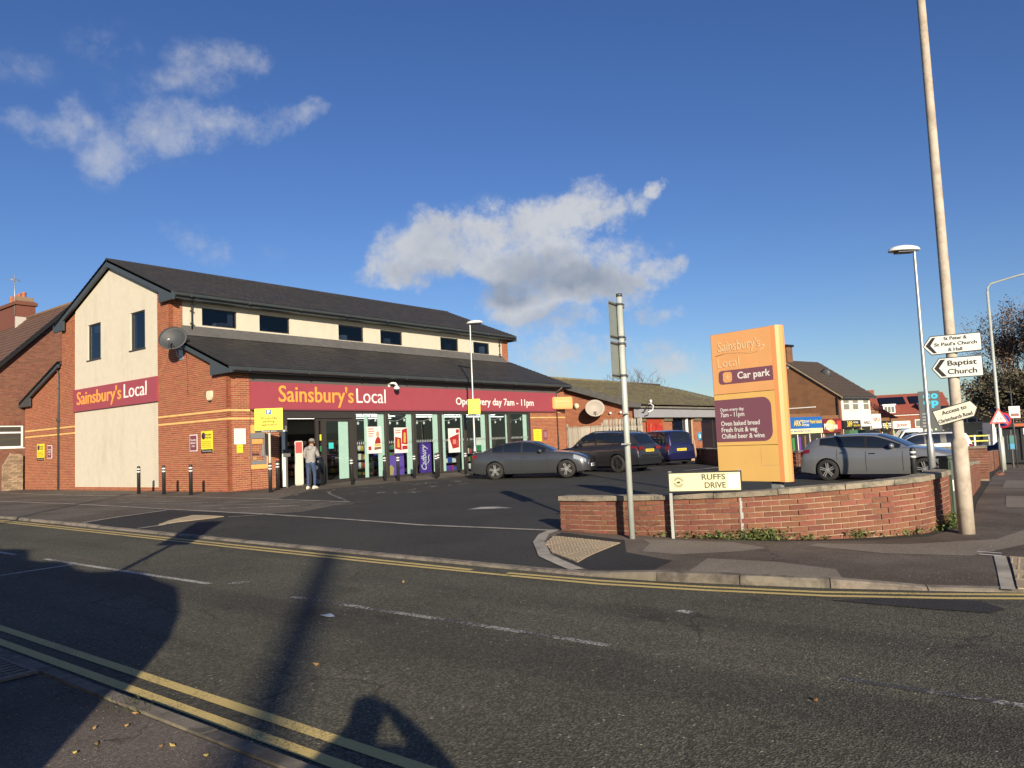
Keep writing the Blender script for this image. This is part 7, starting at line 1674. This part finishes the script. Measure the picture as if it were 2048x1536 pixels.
# single storey shop row with its signs
def shop_unit(label, p0, p1, ztop, zbot, ground, mat, texts, strip2=None, group='shops of the parade beyond the car park', roofz=None):
    p0, p1 = Vector((*p0, 0)), Vector((*p1, 0)); d = (p1-p0); w = d.length
    t = thing('parade_shop', label, 'shop', (p0.x, p0.y, ground), atan2(d.y, d.x), group); zt, zb = ztop-ground, zbot-ground
    MB().box(0, w, .05, 4, 0, zt+.25).build('wall', M_BB, t); MB().box(.02, w-.02, -.12, .04, zb, zt).build('fascia', mat, t)
    if strip2: MB().box(.02, w-.02, -.13, -.121, zb, zb+(zt-zb)*strip2[1]).build('fascia_strip', strip2[0], t)
    for s, x, z, h_, ww, m_ in texts: lettering(s, m_, t, (w*x, -.135, zb+(zt-zb)*z), (1, 0, 0), h_, ww, 'shop_lettering', .01)
    wf = MB(); wf.box(.1, w-.1, .0, .045, .3, zb-.05); wf.build('shop_window', nmat('parade_glass', (.035, .035, .033), .1), t)
    r2 = random.Random(len(label)); mb = MB()
    for k in range(int(w/.7)): mb.mi = r2.randrange(len(PR)); x = .2+k*.7; mb.box(x, x+r2.uniform(.1, .3), -.012, -.002, r2.uniform(.5, .9), zb-r2.uniform(.1, .5))
    mb.build('window_display', PR, t)
    mb = MB()
    for k in range(int(w/1.4)+1): mb.box(.1+k*1.4, .16+k*1.4, -.03, -.013, .3, zb-.05)
    mb.build('window_bar', M_LWHITE, t)
    return t
BLUE = nmat('parade_blue', (.015, .11, .36), .5); CREAMY = nmat('parade_cream', (.70, .62, .33), .5); DRED = nmat('parade_dark_red', (.15, .02, .025), .5); BLK = nmat('parade_black', (.02, .02, .022), .5)
LY = nmat('parade_yellow', (.78, .60, .10), .5)
u1 = shop_unit('parade shop with a long blue sign and cream strip, partly behind the orange totem', (38.6, -6.6), (42.8, -7.95), 2.20, 1.02, -1.35, BLUE, [("ARK'S", .36, .62, .42, 1.1, LY), ('DISCOUNT', .56, .72, .16, .7, M_LWHITE), ('STORE', .56, .5, .16, .6, M_LWHITE), ('Premier Industrial', .82, .70, .28, 1.4, LY), ('TEL MANSFIELD ROAD', .4, .15, .13, 2.4, BLUE), ], (CREAMY, .3))
u2 = shop_unit('parade shop with a dark red pizza sign', (42.85, -7.97), (45.0, -8.66), 2.02, .98, -1.35, DRED, [], None)
pz = MB(); pz.lathe([(0, -.14), (.62, -.14), (.62, -.125)], 20, Matrix.Translation((.95, 0, 2.85)) @ Matrix.Diagonal((1, 1, .72, 1)), axis='Y'); pz.build('pizza_disc', nmat('pizza_yellow', (.75, .50, .16), .5), u2)
lettering('PIZZA', M_LWHITE, u2, (.55, -.145, 2.78), (1, 0, 0), .42, .95, 'shop_lettering', .02); lettering('TOWN', M_LWHITE, u2, (1.38, -.145, 2.72), (1, 0, 0), .36, .7, 'shop_lettering', .02); MB().box(1.7, 2.2, -.13, -.121, 2.6, 3.2).build('menu_print', nmat('bright_red_print', (.5, .04, .04), .5), u2)
u3 = shop_unit('parade shop with black and yellow number sign above a green blind', (45.12, -8.78), (47.6, -9.38), 1.86, 1.25, -1.36, BLK, [('389', .34, .5, .42, .75, LY), ('WATNALL', .70, .70, .16, .8, M_LWHITE), ('NEWS & WINE', .74, .3, .16, .9, LY)])
MB().box(.1, 2.4, -.5, -.12, 2.1, 2.48).build('blind', nmat('blind_green', (.06, .14, .07), .8), u3)
u4 = shop_unit('parade shop with a white sign and dark round canopy', (47.65, -9.4), (49.3, -9.85), 1.92, 1.35, -1.36, M_LWHITE, [('NAILS', .5, .5, .3, 1.0, M_DGREY)])
mb = MB(); mb.lathe([(0, 2.45), (.5, 2.4), (.85, 2.15), (.9, 1.9)], 16, Matrix.Translation((.95, -.1, 0))); mb.build('canopy', M_BLACK, u4)
u5 = shop_unit('brick parade shop with a small white badge sign', (50.6, -9.5), (51.9, -9.9), 2.3, 1.15, -1.4, M_LWHITE, [('RSPCA', .5, .6, .34, .9, nmat('rust_ink', (.4, .12, .06), .5))])
u6 = shop_unit('parade shop with a black sign and white letters', (52.0, -9.9), (53.1, -10.4), 1.73, .9, -1.4, BLK, [('PER', .25, .5, .4, .4, M_LWHITE), ('6', .5, .5, .6, .25, LY), ('TEE', .78, .5, .4, .4, M_LWHITE)])
u7 = shop_unit('parade shop with a white and red sign at the right end of the row', (53.2, -10.5), (55.2, -11.4), 1.65, 1.05, -1.4, M_LWHITE, [('Jackson', .5, .5, .35, 1.3, MATS['bright_red_print'])])
s_ = thing('lean_to', 'dark sloped roof lean-to against the brown gable above the blue sign', 'building', (40.4, -5.4, -1.35), FD+radians(2)); MB().prism([(0, -.2, 3.5), (2.6, -.2, 3.5), (-.2, -.2, 5.6), (-2.2, -.2, 5.6), (-2.2, -.2, 3.5)], (0, 3.0, 0)).build('roof', nmat('dark_brown_tile', (0, 0, 0)), s_); MB().box(-2.2, 2.5, 0, 2.8, 0, 3.48).build('wall', M_BB, s_)
s_ = thing('banner_sign', 'square white hanging sign above the parade roofs', 'sign', (62.5, -6.6, 2.0), radians(-75)); MB().box(0, .55, 0, .08, 0, .78).build('panel', M_LWHITE, s_); MB().box(.12, .42, -.01, -.001, .3, .66).build('print', nmat('grey_blue_print', (.30, .34, .38), .5), s_); MB().tube([(.27, .04, -2.5), (.27, .04, 0)], .04, 6).build('post', M_DGREY, s_)
# red new building with dormers, solar panels and white windows
RD = radians(-70); q = Vector((85.6, -1.6, -1.4))
b = thing('red_building', 'red brick building with red roof, solar panels and white dormers', 'building', q, RD); M_RB = nmat('red_brick_far', (.24, .072, .040), .9, .10, 2.2)
MB().box(0, 8.6, 0, 9, 0, 3.9).build('wall', M_RB, b); MB().box(-.05, 8.65, -.08, .0, 3.85, 4.02).build('string_course', M_LWHITE, b)
mb = MB(); mb.prism([(-.1, -.3, 4.0), (-.1, 4.5, 6.6), (-.1, 9.3, 4.0)], (8.8, 0, 0)); mb.build('roof', M_RTILE, b)
mb = MB(); mb.box(.2, .9, 4.0, 5.0, 6.2, 7.3); mb.build('chimney', M_RB, b)
for a in (1.2, 4.6): 
    m = Matrix.Translation((a, 1.9, 5.28)) @ Matrix.Rotation(math.atan2(2.6, 4.8), 4, 'X'); MB().box(0, 2.9, 0, 1.9, .0, .06, m).build('solar_panel', nmat('solar_black', (.008, .009, .014), .2), b)
for a in (1.3, 5.3):
    d_ = MB().box(a, a+1.3, .1, 1.6, 4.15, 5.15).build('dormer', M_LWHITE, b); MB().box(a-.1, a+1.4, -.02, 1.8, 5.15, 5.3).build('dormer_roof', M_LWHITE, d_)
    for k in range(3): MB().box(a+.12+.38*k, a+.42+.38*k, .085, .099, 4.3, 5.0).build('pane', nmat('pale_grey_pane', (.16, .18, .16), .15), d_)
for a, w_ in ((.6, 1.7), (3.0, .7), (4.6, .7), (6.2, 1.9)):
    for z in ((2.35, .95),) + ((( .6, 1.1),) if w_ > 1 else ()):
        f_ = MB().box(a, a+w_, -.06, -.001, z[0], z[0]+z[1]).build('window', M_LWHITE, b)
        nn = 3 if w_ > 1 else 1
        for k in range(nn): MB().box(a+.1+(w_-.1)/nn*k, a+(w_-.1)/nn*(k+1), -.075, -.061, z[0]+.1, z[0]+z[1]-.1).build('pane', MATS['pale_grey_pane'], f_)
b = thing('house', 'red roofed house between the brown gable and the red building', 'house', (76.5, -1.2, -1.4), radians(-68)); MB().box(0, 5, 0, 6, 0, 3.4).build('wall', M_RB, b); MB().prism([(0, -.3, 3.4), (5.2, -.3, 3.4), (2.2, -.3, 5.6)], (0, 6.4, 0)).build('roof', M_RTILE, b); MB().box(1.6, 2.4, 1.0, 1.9, 4.6, 6.1).build('chimney', M_RB, b)
b = thing('cream_house', 'cream rendered building with white windows beyond the truck bed', 'building', (60.5, -13.0, -1.5), radians(-80)); MB().box(0, 5.4, 0, 6, 0, 3.45).build('wall', nmat('cream_wall_far', (.56, .47, .30), .8, .06, 2), b); mb = MB(); mb.prism([(-.2, -.3, 3.45), (-.2, 3, 4.4), (-.2, 6.3, 3.45)], (5.8, 0, 0)); mb.build('roof', nmat('mottled_roof', (.30, .24, .14), .9, .3, 2), b)
for a, z in ((1.4, 2.75), (2.1, 2.75), (2.5, 1.1), (4.4, 1.4)): f_ = MB().box(a, a+.95, -.06, -.001, z, z+(.45 if z > 2 else 1.0)).build('window', M_LWHITE, b); MB().box(a+.1, a+.42, -.075, -.061, z+.08, z+(.38 if z > 2 else .9)).build('pane', M_DGREY, f_); MB().box(a+.53, a+.85, -.075, -.061, z+.08, z+(.38 if z > 2 else .9)).build('pane', M_DGREY, f_)
b = thing('house', 'distant brick house behind the bus shelter', 'house', (70, -24, -1.5), radians(-80)); MB().box(0, 8, 0, 6, 0, 4.5).build('wall', M_RB, b); mb = MB(); mb.prism([(-.2, -.3, 4.5), (-.2, 3, 6.8), (-.2, 6.3, 4.5)], (8.4, 0, 0)); mb.build('roof', M_RTILE, b)

# ---------------------------------------------------------------- trees
def tree(label, loc, h, spread, seed, bark, twig_mat, leaf_mat=None, nleaf=0, depth=5, up=.55, leaf=.10, trunk_r=.22, fork=3, twig=True, trunk_h=.22, levels_leaf=2, group=None):
    r = random.Random(seed); t = thing('tree', label, 'tree', loc, 0, group); tr, tw = MB(), MB(); tips = []
    def grow(p, d, l, rad, lev):
        q = p; path = [p]; dd = d.copy(); n = 3
        for i in range(n):
            dd = (dd + Vector((r.uniform(-1, 1), r.uniform(-1, 1), r.uniform(-.5, .9)))*.16).normalized(); q = q+dd*l/n; path.append(q)
        m_ = tr if lev <= 2 else tw
        m_.tube(path, [lerp(rad, rad*.6, i/n) for i in range(n+1)], 6 if lev < 2 else (4 if lev < 4 else 3), cap=False)
        if lev >= depth-levels_leaf: tips.extend(path[1:])
        if lev >= depth: return
        for k in range(fork if lev else fork+2):
            f = r.uniform(.35, 1); b = path[0].lerp(path[-1], f) if lev else p.lerp(q, r.uniform(.55, 1))
            i_ = min(n-1, int(f*n)); b = path[i_].lerp(path[i_+1], f*n-i_) if f < 1 else path[-1]
            a = Vector((r.uniform(-1, 1), r.uniform(-1, 1), r.uniform(-.25, .6))).normalized()
            nd = (dd*.62 + a*spread*.75 + Vector((0, 0, up*.35))).normalized()
            grow(b, nd, l*r.uniform(.58, .82), rad*.56, lev+1)
    grow(Vector((0, 0, 0)), Vector((0, 0, 1)), h*trunk_h*1.5, trunk_r, 0)
    tr.build('trunk', bark, t, recalc=False); tw.build('crown', twig_mat, t, recalc=False)
    if leaf_mat:
        lf = MB()
        for k in range(nleaf):
            c = r.choice(tips)+Vector((r.gauss(0, .16), r.gauss(0, .16), r.gauss(0, .13)))*h/6; a = Vector((r.uniform(-1, 1), r.uniform(-1, 1), r.uniform(-1, 1))).normalized(); b = a.orthogonal().normalized(); s = leaf*r.uniform(.6, 1.4)
            lf.face([c-a*s, c+b*s*.6, c+a*s, c-b*s*.6])
        lf.build('leaf', leaf_mat, t, kind='stuff', recalc=False)
    return t
BARK = nmat('grey_brown_bark', (.13, .10, .075), .9, .3, 6); TWIG = nmat('reddish_twig', (.125, .082, .060), .9, .3, 1.5); PALEB = nmat('pale_birch_bark', (.48, .37, .27), .8, .2, 5); OLIVE = nmat('olive_leaf', (.095, .082, .045), .8, .45, 1.2, island=.3); BROWNL = nmat('brown_dead_leaf', (.17, .115, .075), .9, .4, 1.5, island=.3); DGL = nmat('dark_ivy_leaf', (.075, .070, .038), .7, .45, 1.4, island=.35)
tree('tall bare birch with pale limbs behind the bus shelter', (62.0, -20.4, -1.5), 15.6, .75, 3, PALEB, TWIG, BROWNL, 14000, depth=6, up=.75, leaf=.085, trunk_r=.22, fork=3, trunk_h=.24)
tree('broad bare reddish tree at the right edge behind the shelter', (60.6, -22.9, -1.5), 17.7, .85, 5, BARK, TWIG, BROWNL, 18000, depth=6, up=.6, leaf=.09, trunk_r=.27, fork=3, trunk_h=.22)
tree('dense dark ivy covered tree leaning left of the birch', (58.6, -17.8, -1.5), 9.8, .95, 11, BARK, BARK, OLIVE, 9000, depth=5, up=.35, leaf=.12, trunk_r=.27, fork=4, trunk_h=.2, levels_leaf=3)
tree('dark bushy evergreen below the bare trees', (58.0, -20.7, -1.5), 9.5, 1.0, 17, BARK, BARK, DGL, 9000, depth=5, up=.3, leaf=.125, trunk_r=.27, fork=4, trunk_h=.18, levels_leaf=3)
tree('brown leaved bush under the birch beside the lamp column', (56.5, -19.1, -1.5), 7.3, 1.0, 23, BARK, TWIG, BROWNL, 8000, depth=5, up=.3, leaf=.11, trunk_r=.2, fork=4, trunk_h=.16, levels_leaf=3)
tree('bare round tree top showing over the mossy roof', (58.0, 18.3, -1.3), 9.2, .95, 31, BARK, nmat('grey_twig', (.15, .11, .085), .9), None, 0, depth=6, up=.5, trunk_r=.25, fork=3, trunk_h=.3)

# ---------------------------------------------------------------- what stands behind the lens and throws the long shadows
back = -SUN_TO
def behind(x, y, d): return (x-.664*d, y-.748*d)
hd = thing('hedge', 'tall clipped rounded hedge along the near pavement, out of view', 'hedge', (-16.75, -23.25, T(-16, -22)+.03), radians(90))
mb = MB(); rows = []; r_ = random.Random(6)
Lh = 16.0
for i in range(61):
    x = Lh*i/60; e = min(1, x/1.15); k = sqrt(max(0, 1-(1-e)**2))
    hgt = 2.78+.10*sin(x*1.1)+.07*sin(x*3.1+1)+(.25 if 8.2 < x < 9.6 else 0)+.16*smooth01((x-1)/4); hgt = 1.15+(hgt-1.15)*k; w_ = .75
    rows.append([(x, -w_+r_.uniform(-.02, .02), 0), (x, -w_*1.02, hgt*.5), (x, -w_*.9, hgt*.88), (x, -w_*.55, hgt), (x, 0, hgt+.02+r_.uniform(-.01, .01)), (x, w_*.55, hgt), (x, w_*.9, hgt*.88), (x, w_, hgt*.5), (x, w_, 0)])
R_ = mb.grid(rows); mb.bm.faces.new(R_[0]); mb.bm.faces.new(R_[-1]); mb.build('foliage', nmat('hedge_green', (.05, .075, .03), .8, .4, 12, bump=.6, bscale=30), hd)
t = thing('sign_post', 'road sign on a thin post behind the lens, out of view', 'sign post', (*behind(-6.0, -9.1, 12.5), -.25), radians(122)); mb = MB(); mb.tube([(0, 0, 0), (0, 0, 4.05)], .045, 10); mb.build('post', M_POST, t); MB().box(-.30, .30, -.03, -.02, 2.85, 4.0).build('sign_board', MATS['sign_back'], t)
t = thing('street_lamp', 'slender lamp column behind the lens, out of view', 'street lamp', (*behind(-1.2, 4.5, 19.2), -.2)); MB().tube([(0, 0, 0), (0, 0, 6.0)], [.055, .04], 10).build('column', M_STEEL, t); MB().box(-.1, .1, -.1, .5, 5.95, 6.05).build('lamp_head', M_LAMPH, t)
t = thing('telegraph_pole', 'wooden telegraph pole behind the lens, out of view', 'telegraph pole', (*behind(-7.4, -14.9, 42.0), -.3)); MB().tube([(0, 0, 0), (0, 0, 13.2)], [.19, .15], 12).build('pole', nmat('tarred_pole', (.09, .06, .045), .9), t)
b = thing('house', 'terraced brick house behind the lens, out of view', 'house', (-38, -30, -.3), radians(90)); MB().box(-10, 24, 0, 8, 0, 5.2).build('wall', M_HBRICK, b); mb = MB(); mb.prism([(-10.2, -.4, 5.2), (-10.2, 4, 8.2), (-10.2, 8.4, 5.2)], (34.4, 0, 0)); mb.build('roof', M_BTILE, b)

# ---------------------------------------------------------------- litter
def litter(name, label, cat, x, y, pts, mat, z=.0, on=0.0):
    t = thing(name, label, cat, (x, y, T(x, y)+on)); MB().prism([(p[0], p[1], .004+(p[2] if len(p) > 2 else 0)) for p in pts], (0, 0, .003)).build('piece', mat, t); return t
litter('wrapper', 'pale blue crumpled wrapper lying on the near lane', 'litter', -10.52, -18.74, [(-.05, -.07, .008), (.02, -.08), (.05, .01, .012), (.01, .07), (-.04, .06, .01)], nmat('pale_blue_wrapper', (.26, .33, .42), .5), on=-.068)
rl_ = random.Random(77); M_LEAF = nmat('fallen_leaf', (.28, .16, .06), .8, .3, 20, island=.4); M_LEAFY = nmat('yellow_fallen_leaf', (.40, .31, .08), .8)
lp = [(-13.52, -20.47, 1), (-13.18, -20.82, 1), (-13.4, -20.44, 0), (-13.18, -20.31, 0), (-13.3, -20.19, 0), (-13.05, -20.15, 0), (-13.15, -21.1, 1), (-13.22, -20.78, 0)]
ln = ['yellow leaf on the brown pavement, furthest left', 'yellow leaf pair on the brown pavement near the kerb', 'curled brown leaf beside the left yellow leaf', 'pale brown leaf nearer the kerb', 'small brown leaf by the curled one', 'small brown leaf close to the kerb edge', 'yellowish leaf at the lower edge of the pavement', 'brown leaf near the yellow pair']
for (x, y, c), l in zip(lp, ln):
    a = rl_.uniform(0, 6); pts = [(.018*cos(a+q)*k, .018*sin(a+q)*k, z_) for q, k, z_ in ((0, 1.1, .012), (.9, .55, 0), (2.2, .6, .008), (3.14, 1, .0), (4.1, .6, .006), (5.3, .5, .0))]
    litter('leaf', l, 'leaf', x, y, pts, M_LEAFY if c else M_LEAF, on=.03)
for x, y, l in ((-8.95, -18.15, 'lone brown leaf in the far lane before the tactile paving'), (-10.45, -23.3, 'orange leaf on the road at the lower right'), (-11.62, -20.0, 'brown leaf by the near yellow lines')):
    a = rl_.uniform(0, 6); litter('leaf', l, 'leaf', x, y, [(.03*cos(a+q)*k, .03*sin(a+q)*k, z_) for q, k, z_ in ((0, 1.1, .025), (.9, .55, 0), (2.2, .6, .012), (3.14, 1, .0), (4.1, .6, .01), (5.3, .5, .0))], M_LEAF, on=-.068)
mb = MB()
for k in range(420):        # grit and leaf crumbs along the gutters and over the near pavement
    if k < 200: x, y, o_ = rl_.uniform(-15, -13.05), rl_.uniform(-22.3, -16), .033
    elif k < 320: x, y, o_ = rl_.uniform(-8.2, -7.72), rl_.uniform(-22, 0), -.066; 
    else: x, y, o_ = rl_.uniform(-12.86, -12.75), rl_.uniform(-22, -12), -.066
    if k >= 200 and k < 320: x = kx(y)-abs(rl_.gauss(0, .12))-.02
    s = rl_.uniform(.004, .014); a = rl_.uniform(0, 6); z = T(x, y)+o_+.002
    mb.face([(x+s*cos(a+q), y+s*sin(a+q), z+rl_.uniform(0, .006)) for q in (0, 2.0, 4.1)])
mb.build('grit', nmat('leaf_crumbs', (.22, .16, .09), .9, .4, 40), kind='stuff', recalc=False)
